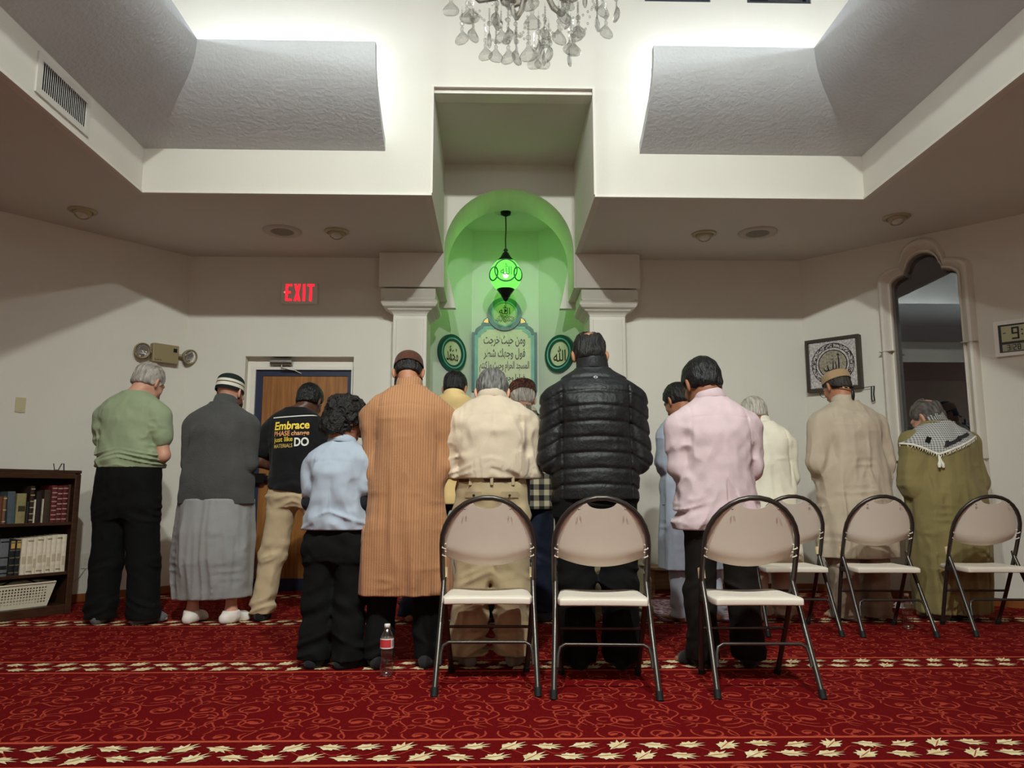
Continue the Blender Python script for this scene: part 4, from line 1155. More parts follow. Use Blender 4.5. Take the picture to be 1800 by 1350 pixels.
# ------------------------------------------------------------------ bottles, rug, stool and odds and ends on the floor
M_PET = thin_glass('clear_plastic', (0.95, 0.96, 0.96), 0.15, 0.12, 1.8)
M_CAPW = mat('white_cap', (235, 232, 228), 0.4)
M_LABR = mat('red_label', (196, 58, 62), 0.5); M_LABW = mat('white_label', (228, 220, 214), 0.5)
def bottle(x, y, h, lab, label=True):
    t = thing('water_bottle', lab, 'bottle', (x, y, 0.003), 0.4, 'plastic water bottles')
    k = h / 0.2
    prof = [(0.0, 0.004), (0.022, 0.0), (0.030, 0.004), (0.0325, 0.015)]
    for i in range(14):
        z = 0.02 + i * 0.0062
        prof.append((0.0325 - (0.0018 if i % 2 else 0) - 0.003 * math.exp(-((z - 0.075) / 0.012) ** 2), z))
    prof += [(0.0325, 0.11), (0.0325, 0.145), (0.031, 0.155), (0.026, 0.168), (0.018, 0.18), (0.013, 0.186), (0.0125, 0.196)]
    prof = [(r, z * k) for r, z in prof]
    MB().lathe(prof, 24, caps=False).build('body', M_PET, t)
    MB().lathe([(0.0, 0.0 + 0.186 * k), (0.0145, 0.187 * k), (0.0145, 0.2 * k), (0.013, 0.202 * k), (0.0, 0.202 * k)], 18, caps=False).build('cap', M_CAPW, t)
    if label:
        l = MB().lathe([(0.0329, 0.108 * k), (0.0331, 0.110 * k), (0.0331, 0.145 * k), (0.0329, 0.147 * k)], 28, caps=False).build('label', M_LABW, t)
        mb = MB()
        def sect(a0, a1, z0, z1, r):
            n = 8; vs = []
            for i in range(n + 1):
                a = math.radians(a0 + (a1 - a0) * i / n)
                vs += [(r * math.cos(a), r * math.sin(a), z0 * k), (r * math.cos(a), r * math.sin(a), z1 * k)]
            mb.add(vs, [(2 * i, 2 * i + 2, 2 * i + 3, 2 * i + 1) for i in range(n)], 0, True)
        sect(-190, -70, 0.113, 0.143, 0.0336); mb.build('red_print', M_LABR, l)
        mb = MB()
        for i in range(6): sect(-62 + i * 5, -60 + i * 5, 0.116, 0.14, 0.0336)
        mb.build('barcode', M_BLACK, l)
    return t
bottle(-0.512, 3.90, 0.24, 'clear water bottle with red label on the carpet behind the man in orange-brown')
bottle(2.713, 5.12, 0.22, 'clear water bottle without label standing between two folding chairs on the right', False)
bottle(1.30, 6.55, 0.2, 'clear water bottle by the small wooden stool at the back wall', False)

rug = thing('prayer_rug', 'small purple, red and white patterned prayer rug under the man in pale blue', 'rug', (1.52, 5.98, 0))
M_RUG = mat('rug_pile', (122, 24, 58), 0.95, col2=(196, 176, 190), vscale=34, detail=5, sharp=0.1, bump=0.5, bscale=400)
MB().box((-0.33, -0.52, 0.002), (0.33, 0.52, 0.009)).build('field', M_RUG, rug)
MB().prism([[(-0.35, -0.58), (0.35, -0.58), (0.35, 0.58), (-0.35, 0.58)], [(-0.33, -0.52), (0.33, -0.52), (0.33, 0.52), (-0.33, 0.52)]], Matrix.Translation((0, 0, 0)), 0.002, 0.01).build('border', mat('rug_border', (92, 14, 40), 0.95, col2=(60, 10, 34), vscale=60), rug)
stl = thing('wooden_stool', 'small low wooden stool against the back wall beside the right pilaster', 'stool', (1.62, 6.9, 0))
M_PINE = mat('pale_wood', (164, 132, 88), 0.5, col2=(134, 102, 64), vscale=5, stretch=(1, 8, 8))
MB().box((-0.27, -0.15, 0.215), (0.27, 0.15, 0.24)).build('top', M_PINE, stl, bev=0.004)
for sx in (-1, 1):
    for sy in (-1, 1): MB().box((sx * 0.24 - 0.018, sy * 0.12 - 0.018, 0), (sx * 0.24 + 0.018, sy * 0.12 + 0.018, 0.215)).build('leg', M_PINE, stl, bev=0.003)
MB().box((-0.22, 0.11, 0.03), (0.22, 0.125, 0.2)).build('apron', M_PINE, stl)
bench = thing('low_bench', 'low black box with pale scrollwork standing in the prayer niche', 'bench', (0.12, 7.98, 0))
MB().box((-0.36, -0.12, 0.0), (0.36, 0.12, 0.33)).build('body', mat('black_cloth_panel', (18, 17, 16), 0.8), bench, bev=0.01)
mb = MB()
for k in range(9):
    a0 = k * 0.9
    pts = [(-0.3 + 0.075 * k + (0.05 - 0.0055 * i) * math.cos(a0 + 0.7 * i), -0.1225, 0.17 + (0.1 - 0.011 * i) * math.sin(a0 + 0.7 * i)) for i in range(9)]
    mb.tube(pts, 0.0055, 6)
mb.build('scrollwork', mat('pale_scroll', (196, 186, 160), 0.6), bench)['kind'] = 'stuff'
bin_ = thing('plastic_tub', 'lavender-grey plastic tub by the right wall, seen under the folding chair', 'tub', (3.02, 6.62, 0), math.radians(-45))
M_LAV = mat('lavender_plastic', (160, 152, 160), 0.4)
mb = MB(); mb.prism(rrect(-0.15, -0.1, 0.15, 0.1, 0.03), Matrix.Translation((0, 0, 0)), 0.0, 0.29); mb.build('body', M_LAV, bin_, bev=0.008)
mb = MB(); mb.prism(rrect(-0.158, -0.108, 0.158, 0.108, 0.03), Matrix.Translation((0, 0, 0)), 0.27, 0.295); mb.build('rim', M_LAV, bin_, bev=0.004)
MB().lathe([(0.0, 0.0), (0.022, 0.002), (0.024, 0.012), (0.012, 0.018), (0.0, 0.018)], 18, frame((0.07, -0.102, 0.2), (1, 0, 0), UP, (0, -1, 0)), caps=False).build('knob', M_LAV, bin_)
mb = MB().tube([(3.16, 6.75, 0.33), (3.2, 6.55, 0.2), (3.12, 6.2, 0.06), (3.0, 6.02, 0.012), (3.15, 5.95, 0.01), (3.35, 6.05, 0.01), (3.2, 6.15, 0.012), (3.02, 6.1, 0.012)], 0.006, 8)
tag(mb.build('charging_cable', mat('white_cable', (214, 208, 202), 0.5)), 'white cable trailing down to the carpet by the right wall', 'cable')
pb = thing('power_strip', 'short white power strip on the carpet at the right wall', 'power strip', (3.22, 6.0, 0), math.radians(-40))
MB().box((-0.12, -0.025, 0.002), (0.12, 0.025, 0.038)).build('body', mat('white_strip', (206, 200, 196), 0.5), pb, bev=0.008)
for k in range(4): MB().prism(circle(-0.075 + 0.05 * k, 0, 0.017, 16), Matrix.Translation((0, 0, 0)), 0.038, 0.0395).build('socket', M_BLACK, pb)

# ------------------------------------------------------------------ crystal chandelier
M_CRYS = thin_glass('crystal', (0.93, 0.93, 0.92), 0.10, 0.04, 1.6)
M_ARMGL = mat('smoky_crystal', (222, 218, 212), 0.12, trans=0.85, ior=1.4)
M_CHST = mat('chandelier_metal', (150, 140, 125), 0.3, metal=0.9)
CX, CY, CZ = 0.165, 3.0, 0.16
ch = thing('chandelier', 'crystal chandelier with pear-shaped drops hanging at the top centre', 'chandelier', (CX, CY, 0))
MB().lathe([(r, z + CZ) for r, z in [(0.0, 2.80), (0.022, 2.805), (0.035, 2.83), (0.022, 2.855), (0.03, 2.865), (0.05, 2.90), (0.06, 2.94), (0.03, 2.97), (0.02, 3.0), (0.045, 3.05), (0.05, 3.12), (0.02, 3.2), (0.016, 3.4)]], 20, caps=False).build('stem', M_ARMGL, ch)
MB().tube([(0, 0, 3.5), (0, 0, 5.9)], 0.007, 8).build('chain', M_CHST, ch)
pear = [(0.0, 0.0), (0.018, 0.002), (0.030, 0.010), (0.034, 0.024), (0.028, 0.038), (0.013, 0.056), (0.007, 0.066), (0.010, 0.078), (0.004, 0.086), (0.0, 0.088)]
def pend_mesh():
    mb = MB()
    n = 14; sc2 = []
    vs = []
    for (r, z) in pear:
        for k in range(n):
            a = 2 * PI * k / n
            rr = r * (1.0 + (0.08 if k % 2 else -0.04) * (1 if z < 0.05 else 0))
            vs.append((rr * math.cos(a), rr * math.sin(a) * 0.28, z - 0.088))
    fs = []
    for i in range(len(pear) - 1):
        for k in range(n):
            fs.append((i * n + k, i * n + (k + 1) % n, (i + 1) * n + (k + 1) % n, (i + 1) * n + k))
    mb.add(vs, fs, 0, False)
    mb.sphere((0, 0, 0.012), 0.0105, 10)
    for q in range(4): mb.sphere((0, 0, 0.032 + 0.014 * q), 0.0055, 8)
    mb.tube([(0, 0, 0.0), (0, 0, 0.1)], 0.0012, 5)
    o = mb.build('crystal_drop', M_CRYS, ch)
    return o
p0_ = pend_mesh(); first = [True]
def drop(x, y, z, a, s=1.0):
    if first[0]: o = p0_; first[0] = False
    else:
        o = p0_.copy(); COL.objects.link(o); o.parent = ch
    o.location = (x, y, z); o.rotation_euler = (0, 0, a); o.scale = (s, s, s)
rc = random.Random(11)
for r, n, z, s in ((0.03, 2, 2.775, 1.1), (0.11, 5, 2.815, 1.05), (0.19, 8, 2.845, 1.05), (0.27, 9, 2.885, 1.0), (0.35, 11, 2.935, 1.0), (0.30, 9, 2.985, 0.95), (0.16, 7, 2.93, 0.95)):
    for k in range(n):
        a = 2 * PI * (k + 0.37 * (n % 3)) / n + rc.uniform(-0.1, 0.1)
        drop(r * math.cos(a), r * math.sin(a), z + rc.uniform(-0.02, 0.02), rc.uniform(0, PI), s)
for k in range(8):
    a = 2 * PI * (k + 0.3) / 8
    def P(r, z): return (r * 0.84 * math.cos(a), r * 0.84 * math.sin(a), z + CZ)
    MB().tube([P(0.03, 3.0), P(0.12, 2.90), P(0.22, 2.865), P(0.32, 2.88), P(0.40, 2.95), P(0.42, 3.02)], [0.013, 0.013, 0.014, 0.013, 0.011, 0.01], 8).build('arm', M_ARMGL, ch)
    M_ = Matrix.Translation(P(0.42, 2.94))
    MB().lathe([(0.008, 0.06), (0.03, 0.075), (0.055, 0.08), (0.06, 0.092), (0.03, 0.088), (0.0, 0.085)], 16, M_, caps=False).build('drip_cup', M_ARMGL, ch)
    b = 2 * PI * (k + 1.3) / 8
    mb = MB()
    for i in range(13):
        t_ = i / 12; aa = a + (b - a) * t_
        z = 2.99 - 0.10 * math.sin(PI * t_); rr = 0.27
        mb.sphere((rr * math.cos(aa), rr * math.sin(aa), z), 0.006, 6)
    mb.build('bead_chain', M_CRYS, ch)['kind'] = 'stuff'
    mb = MB()
    for i in range(10):
        t_ = i / 9
        mb.sphere(((0.09 + 0.2 * t_) * math.cos(a), (0.09 + 0.2 * t_) * math.sin(a), 2.93 - 0.06 * math.sin(PI * t_) + 0.06 * t_), 0.006, 6)
    mb.build('bead_chain', M_CRYS, ch)['kind'] = 'stuff'
# ------------------------------------------------------------------ people: distance fields meshed into continuous surfaces
_RT = np.random.RandomState(5).rand(64, 64, 64).astype(np.float32)
def vnoise(p):
    """Smooth value noise in 0..1 at points (N,3)."""
    i = np.floor(p).astype(np.int64); f = (p - i).astype(np.float32); f = f * f * (3 - 2 * f)
    i &= 63; j = (i + 1) & 63
    x0, y0, z0 = i.T; x1, y1, z1 = j.T; fx, fy, fz = f.T
    a = _RT[x0, y0, z0] * (1 - fx) + _RT[x1, y0, z0] * fx; b = _RT[x0, y1, z0] * (1 - fx) + _RT[x1, y1, z0] * fx
    c = _RT[x0, y0, z1] * (1 - fx) + _RT[x1, y0, z1] * fx; d = _RT[x0, y1, z1] * (1 - fx) + _RT[x1, y1, z1] * fx
    return (a * (1 - fy) + b * fy) * (1 - fz) + (c * (1 - fy) + d * fy) * fz
def ridge(p):
    return 1 - np.abs(2 * vnoise(p) - 1) * 2       # about -1..1, sharp crests

def smin(a, b, k):
    if k <= 0: return np.minimum(a, b)
    h = np.clip(0.5 + 0.5 * (a - b) / k, 0, 1)
    return a * (1 - h) + b * h - k * h * (1 - h)

class Field:
    def __init__(s, lo, hi, h):
        s.h = h; s.lo = np.array(lo, float)
        n = [int(math.ceil((hi[i] - lo[i]) / h)) + 2 for i in range(3)]
        s.ax = [(s.lo[i] + h * np.arange(n[i])).astype(np.float32) for i in range(3)]
        s.D = np.full(n, 1.0, np.float32)
    def region(s, lo, hi):
        sl = []
        for i in range(3):
            a = int(np.clip(math.floor((lo[i] - s.lo[i]) / s.h), 0, s.D.shape[i])); b = int(np.clip(math.ceil((hi[i] - s.lo[i]) / s.h) + 1, 0, s.D.shape[i]))
            sl.append(slice(a, b))
        x, y, z = (s.ax[i][sl[i]] for i in range(3))
        return tuple(sl), x[:, None, None], y[None, :, None], z[None, None, :]
    def put(s, fn, lo, hi, k=0.0, op='u'):
        m = k + 3 * s.h + 0.012
        sl, x, y, z = s.region([v - m for v in lo], [v + m for v in hi])
        if any(q.stop <= q.start for q in sl): return
        d = fn(x, y, z).astype(np.float32); c = s.D[sl]
        d = np.broadcast_to(d, c.shape)
        if op == 'u': s.D[sl] = smin(c, d, k)
        elif op == 'sub': s.D[sl] = -smin(-c, d, k)
    def cone(s, a, b, ra, rb, k=0.02, op='u', sq=None):
        """Tapered capsule; sq=(axis scale x,y,z) flattens it."""
        a = np.array(a, np.float32); b = np.array(b, np.float32); q = np.array(sq or (1, 1, 1), np.float32)
        ba = (b - a) / q; bb = float(ba @ ba) + 1e-9; r = max(ra, rb)
        def fn(x, y, z):
            px, py, pz = (x - a[0]) / q[0], (y - a[1]) / q[1], (z - a[2]) / q[2]
            t = np.clip((px * ba[0] + py * ba[1] + pz * ba[2]) / bb, 0, 1)
            return (np.sqrt((px - t * ba[0]) ** 2 + (py - t * ba[1]) ** 2 + (pz - t * ba[2]) ** 2) - (ra + (rb - ra) * t)) * float(q.min())
        s.put(fn, np.minimum(a, b) - r * q, np.maximum(a, b) + r * q, k, op)
    def ell(s, c, r, k=0.02, op='u', R=None):
        """Ellipsoid at c with radii r, optionally turned by 3x3 R."""
        c = np.array(c, np.float32); r = np.array(r, np.float32)
        Rm = None if R is None else np.array(R, np.float32)
        def fn(x, y, z):
            px, py, pz = x - c[0], y - c[1], z - c[2]
            if Rm is not None:
                px, py, pz = (Rm[0, 0] * px + Rm[1, 0] * py + Rm[2, 0] * pz, Rm[0, 1] * px + Rm[1, 1] * py + Rm[2, 1] * pz, Rm[0, 2] * px + Rm[1, 2] * py + Rm[2, 2] * pz)
            k0 = np.sqrt((px / r[0]) ** 2 + (py / r[1]) ** 2 + (pz / r[2]) ** 2); k1 = np.sqrt((px / r[0] ** 2) ** 2 + (py / r[1] ** 2) ** 2 + (pz / r[2] ** 2) ** 2) + 1e-6
            return k0 * (k0 - 1) / k1
        m = float(r.max()) if R is not None else r
        s.put(fn, c - m, c + m, k, op)
    def loft(s, sec, k=0.03, op='u', p=2.4):
        """Stack of rounded-box sections (z, half width, half depth, y centre, x centre)."""
        sec = sorted(sec); Z = np.array([q[0] for q in sec]); A = np.array([q[1] for q in sec]); B = np.array([q[2] for q in sec])
        Yc = np.array([q[3] for q in sec]); Xc = np.array([q[4] if len(q) > 4 else 0.0 for q in sec])
        zi = s.ax[2]
        zz = np.linspace(Z[0], Z[-1], 160)
        def sm(v):
            w = np.interp(zz, Z, v); kk = np.ones(9) / 9
            return np.convolve(np.pad(w, 4, mode='edge'), kk, 'valid')
        sa, sb, sy, sx = sm(A), sm(B), sm(Yc), sm(Xc)
        def fn(x, y, z):
            zc = np.clip(z, Z[0], Z[-1])
            a = np.interp(zc, zz, sa); b = np.interp(zc, zz, sb); yc = np.interp(zc, zz, sy); xc = np.interp(zc, zz, sx)
            rho = ((np.abs(x - xc) / a) ** p + (np.abs(y - yc) / b) ** p) ** (1 / p)
            d = (rho - 1) * np.minimum(a, b)
            return np.maximum(d, np.maximum(z - Z[-1], Z[0] - z))
        s.put(fn, (float((Xc - A).min()), float((Yc - B).min()), Z[0]), (float((Xc + A).max()), float((Yc + B).max()), Z[-1]), k, op)
    def cut(s, n, d):
        """Keep the side n.p < d."""
        n = np.array(n, np.float32); l = float(np.linalg.norm(n)); n = n / l; d = d / l
        P = s.ax[0][:, None, None] * n[0] + s.ax[1][None, :, None] * n[1] + s.ax[2][None, None, :] * n[2] - d
        s.D = np.maximum(s.D, P.astype(np.float32))
    def points(s, m):
        i, j, k = np.nonzero(m)
        return np.stack([s.ax[0][i], s.ax[1][j], s.ax[2][k]], 1)
    def wrinkle(s, fn, band=0.03):
        """Push the surface out by fn(points) where it passes near."""
        m = np.abs(s.D) < band
        s.D[m] -= fn(s.points(m)).astype(np.float32)
    def mesh(s):
        D = s.D; D = np.pad(D, 1, constant_values=1.0); lo = s.lo - s.h
        ins = D < 0
        c = np.zeros(tuple(q - 1 for q in D.shape), np.int8)
        for dx in (0, 1):
            for dy in (0, 1):
                for dz in (0, 1):
                    c += ins[dx:D.shape[0] - 1 + dx, dy:D.shape[1] - 1 + dy, dz:D.shape[2] - 1 + dz]
        act = (c > 0) & (c < 8)
        I = np.argwhere(act)
        idx = np.full(act.shape, -1, np.int64); idx[act] = np.arange(len(I))
        acc = np.zeros((len(I), 3)); cnt = np.zeros(len(I))
        corners = [(a, b, d) for a in (0, 1) for b in (0, 1) for d in (0, 1)]
        vals = {q: D[I[:, 0] + q[0], I[:, 1] + q[1], I[:, 2] + q[2]].astype(np.float64) for q in corners}
        for q in corners:
            for ax in range(3):
                if q[ax] == 0:
                    r = list(q); r[ax] = 1; r = tuple(r)
                    a, b = vals[q], vals[r]; m = (a < 0) != (b < 0)
                    t = np.where(m, a / np.where(m, a - b, 1), 0)
                    p = np.array(q, float)[None, :].repeat(len(I), 0); p[:, ax] += t
                    acc[m] += p[m]; cnt[m] += 1
        V = lo + s.h * (I + acc / cnt[:, None])
        faces = []
        for ax in range(3):
            a = [slice(None)] * 3; b = [slice(None)] * 3; a[ax] = slice(0, -1); b[ax] = slice(1, None)
            A, B = ins[tuple(a)], ins[tuple(b)]
            E = np.argwhere(A != B)
            u, v = (ax + 1) % 3, (ax + 2) % 3
            E = E[(E[:, u] > 0) & (E[:, v] > 0)]
            e00 = E.copy(); e10 = E.copy(); e10[:, u] -= 1; e11 = e10.copy(); e11[:, v] -= 1; e01 = E.copy(); e01[:, v] -= 1
            q = np.stack([idx[tuple(e00.T)], idx[tuple(e10.T)], idx[tuple(e11.T)], idx[tuple(e01.T)]], 1)
            fl = ~A[tuple(E.T)]
            q[fl] = q[fl][:, ::-1]
            faces.append(q)
        Fq = np.concatenate(faces)
        # two light smoothing passes
        e = np.concatenate([Fq[:, [0, 1]], Fq[:, [1, 2]], Fq[:, [2, 3]], Fq[:, [3, 0]]])
        for w in (0.5, -0.45, 0.4):
            S = np.zeros_like(V); n = np.zeros(len(V))
            for a_, b_ in ((0, 1), (1, 0)):
                np.add.at(S, e[:, a_], V[e[:, b_]]); np.add.at(n, e[:, a_], 1)
            V = V + w * (S / n[:, None] - V)
        return V, Fq
    def build(s, name, m, parent, matrix=None):
        V, Fq = s.mesh()
        me = bpy.data.meshes.new(name)
        me.vertices.add(len(V)); me.vertices.foreach_set('co', V.astype(np.float32).ravel())
        me.loops.add(Fq.size); me.loops.foreach_set('vertex_index', Fq.astype(np.int32).ravel())
        me.polygons.add(len(Fq)); me.polygons.foreach_set('loop_start', np.arange(0, Fq.size, 4, dtype=np.int32)); 
        me.polygons.foreach_set('use_smooth', np.ones(len(Fq), bool))
        for q in (m if isinstance(m, (list, tuple)) else [m]): me.materials.append(q)
        me.update(calc_edges=True); me.validate()
        o = bpy.data.objects.new(name, me); COL.objects.link(o); o.parent = parent
        if matrix is not None: o.matrix_local = matrix
        return o

def M3(turn, tilt, roll=0.0):
    return Matrix.Rotation(turn, 3, 'Z') @ Matrix.Rotation(-tilt, 3, 'X') @ Matrix.Rotation(roll, 3, 'Y')

# ---- body ---------------------------------------------------------------------------------------------------
def head_field(F, hc, R, s, beard=0.0):
    """Skull, face and ears in a field; hc = centre between the ears."""
    Rn = np.array(R); hc = np.array(hc)
    def P(x, y, z): return hc + s * (Rn @ np.array((x, y, z)))
    def E(c, r, k=0.015, op='u', Rl=None):
        F.ell(P(*c), [q * s for q in r], k * s, op, Rn if Rl is None else Rn @ np.array(Rl))
    E((0, -0.012, 0.028), (0.076, 0.095, 0.088), 0)
    E((0, 0.03, -0.03), (0.064, 0.070, 0.080), 0.03)
    E((0, 0.045, -0.085), (0.045, 0.048, 0.034), 0.025)
    E((0, 0.083, -0.098), (0.020, 0.016, 0.016), 0.02)
    E((0, 0.080, 0.028), (0.052, 0.022, 0.014), 0.02)
    for sx in (-1, 1):
        E((sx * 0.040, 0.068, -0.022), (0.020, 0.018, 0.018), 0.02)
        E((sx * 0.031, 0.096, 0.008), (0.016, 0.014, 0.011), 0.012, 'sub')
        E((sx * 0.031, 0.086, 0.008), (0.0125, 0.0125, 0.0125), 0.004)
        Re = Matrix.Rotation(sx * 0.42, 3, 'Z') @ Matrix.Rotation(0.2, 3, 'X')
        E((sx * 0.083, -0.010, -0.012), (0.0105, 0.019, 0.034), 0.008, 'u', Re)
        E((sx * 0.0895, 0.0, -0.008), (0.006, 0.010, 0.020), 0.005, 'sub', Re)
    F.cone(P(0, 0.098, 0.008), P(0, 0.116, -0.030), 0.009 * s, 0.014 * s, 0.012 * s)
    for sx in (-1, 1): F.cone(P(sx * 0.010, 0.103, -0.035), P(sx * 0.013, 0.098, -0.036), 0.008 * s, 0.007 * s, 0.008 * s)
    F.cone(P(-0.02, 0.096, -0.058), P(0.02, 0.096, -0.058), 0.0065 * s, 0.0065 * s, 0.008 * s)
    F.cone(P(-0.017, 0.094, -0.070), P(0.017, 0.094, -0.070), 0.0075 * s, 0.0075 * s, 0.008 * s)
    F.cone(P(-0.024, 0.1045, -0.064), P(0.024, 0.1045, -0.064), 0.0022 * s, 0.0022 * s, 0.002 * s, 'sub')

def hand_field(F, w, fdir, palm_n, side, s=1.0, curl=0.35):
    """Five-fingered hand from wrist w along fdir; palm_n points out of the palm; thumb on the side `side`*across."""
    w = Vector(w); f = Vector(fdir).normalized(); n = Vector(palm_n); n = (n - f * n.dot(f)).normalized(); a = f.cross(n) * side
    def L(x, y, z): return np.array(w + (a * x + f * y + n * z) * s)
    F.cone(L(0, -0.005, 0), L(0, 0.05, 0), 0.026 * s, 0.030 * s, 0.02)
    for k, (x, ln, r) in enumerate(((0.030, 0.066, 0.0088), (0.010, 0.075, 0.0092), (-0.011, 0.070, 0.0088), (-0.031, 0.054, 0.0078))):
        F.cone(L(x * 0.7, 0.035, 0.002), L(x, 0.085, 0.0), 0.012 * s, (r + 0.001) * s, 0.012)
        p0 = L(x, 0.085, 0.0); c1 = curl; c2 = curl * 2.2
        p1 = L(x, 0.085 + ln * 0.45 * math.cos(c1), ln * 0.45 * math.sin(c1)); p2 = L(x, 0.085 + ln * 0.45 * math.cos(c1) + ln * 0.5 * math.cos(c2), ln * 0.45 * math.sin(c1) + ln * 0.5 * math.sin(c2))
        F.cone(p0, p1, r * s, r * 0.95 * s, 0.004); F.cone(p1, p2, r * 0.95 * s, r * 0.8 * s, 0.004)
    t0 = L(0.026, 0.015, 0.006); t1 = L(0.052, 0.05, 0.016); t2 = L(0.058, 0.085, 0.022)
    F.cone(t0, t1, 0.014 * s, 0.0105 * s, 0.012); F.cone(t1, t2, 0.0105 * s, 0.009 * s, 0.004)

def foot_field(F, ankle, toe, s=1.0, grow=0.0, toes=True):
    a = Vector(ankle); d = Vector((toe[0], toe[1], 0)).normalized(); sd = Vector((d.y, -d.x, 0))
    g = grow
    def L(y, x, z): return np.array((a.x + d.x * y * s + sd.x * x * s, a.y + d.y * y * s + sd.y * x * s, z * s))
    F.cone(L(-0.052, 0, 0.034), L(0.0, 0, 0.042), 0.031 * s + g, 0.034 * s + g, 0.02)
    F.cone(L(0.0, 0, 0.046), L(0.11, 0.004, 0.032), 0.036 * s + g, 0.028 * s + g, 0.03)
    F.cone(L(0.10, -0.022, 0.027), L(0.115, 0.022, 0.025), 0.024 * s + g, 0.022 * s + g, 0.02)
    F.cone(L(0.0, 0, 0.05), np.array((a.x, a.y, a.z)), 0.036 * s + g, 0.036 * s + g, 0.03)
    if toes:
        for k, (x, y, r) in enumerate(((-0.026, 0.168, 0.0145), (-0.006, 0.168, 0.0105), (0.010, 0.160, 0.0098), (0.024, 0.150, 0.0092), (0.036, 0.138, 0.0088))):
            F.cone(L(0.112, x * 0.9, 0.022), L(y, x, 0.013 + r * 0.3), (r + 0.004) * s + g, r * s + g, 0.005)
    else:
        F.cone(L(0.115, -0.012, 0.024), L(0.150, -0.004, 0.021), 0.027 * s + g, 0.022 * s + g, 0.03)

SKIN = {'fair': mat('skin_fair', (206, 152, 128), 0.55, var=0.08, vscale=18, bump=0.05, bscale=200), 'tan': mat('skin_tan', (178, 122, 92), 0.55, var=0.08, vscale=18, bump=0.05, bscale=200),
        'brown': mat('skin_brown', (150, 100, 74), 0.5, var=0.08, vscale=18, bump=0.05, bscale=200), 'dark': mat('skin_dark', (88, 58, 44), 0.45, var=0.1, vscale=18, bump=0.05, bscale=200)}
def hairmat(name, c1, c2, rough=0.55):
    return mat('hair_' + name, c1, rough, col2=c2, vscale=55, stretch=(1.6, 0.5, 0.35), bump=0.9, bscale=150, bstretch=(1.4, 0.4, 0.25), detail=4)
HAIR = {'silver': hairmat('silver', (196, 188, 178), (120, 112, 106)), 'grey': hairmat('grey', (140, 136, 132), (58, 56, 56)), 'white': hairmat('white', (216, 208, 196), (150, 142, 132)),
        'black': hairmat('black', (26, 24, 24), (8, 8, 9), 0.45), 'softblack': hairmat('softblack', (40, 36, 35), (12, 11, 11), 0.5), 'brown': hairmat('brown', (70, 58, 52), (34, 28, 26)), 'curly': mat('hair_curly', (30, 25, 23), 0.5, col2=(10, 8, 8), vscale=40, bump=1.0, bscale=120),
        'salt': hairmat('salt', (112, 104, 98), (44, 40, 38)), 'beard': hairmat('beard', (44, 34, 28), (16, 12, 10)), 'redbeard': hairmat('redbeard', (110, 60, 36), (60, 32, 20))}

def cloth(name, col, var=0.05, rough=0.85, bump=0.25, bscale=260, **kw):
    cr = kw.pop('crease', 0.28)
    if max(col) > 90: col = tuple(min(238, c * 1.10) for c in col)
    m = mat(name, col, rough, var=var, vscale=kw.pop('vscale', 9), bump=bump, bscale=bscale, sheen=kw.pop('sheen', 0.1), spec=kw.pop('spec', 0.25), **kw)
    return crease(m, cr)
def crease(m, cr):
    """Fine creases of worn cloth as a second bump layer."""
    nt = m.node_tree; b = nt.nodes['Principled BSDF']
    tc = node(nt, 'ShaderNodeTexCoord'); mp = node(nt, 'ShaderNodeMapping'); mp.inputs['Scale'].default_value = (1.0, 1.0, 0.7)
    nz = node(nt, 'ShaderNodeTexNoise', noise_type='RIDGED_MULTIFRACTAL'); nz.inputs['Scale'].default_value = 11; nz.inputs['Detail'].default_value = 3; nz.inputs['Distortion'].default_value = 0.6
    bp = node(nt, 'ShaderNodeBump'); bp.inputs['Strength'].default_value = cr; bp.inputs['Distance'].default_value = 0.025
    nt.links.new(tc.outputs['Object'], mp.inputs['Vector']); nt.links.new(mp.outputs['Vector'], nz.inputs['Vector']); nt.links.new(nz.outputs['Fac'], bp.inputs['Height'])
    if b.inputs['Normal'].links: nt.links.new(b.inputs['Normal'].links[0].from_socket, bp.inputs['Normal'])
    nt.links.new(bp.outputs['Normal'], b.inputs['Normal'])
    return m

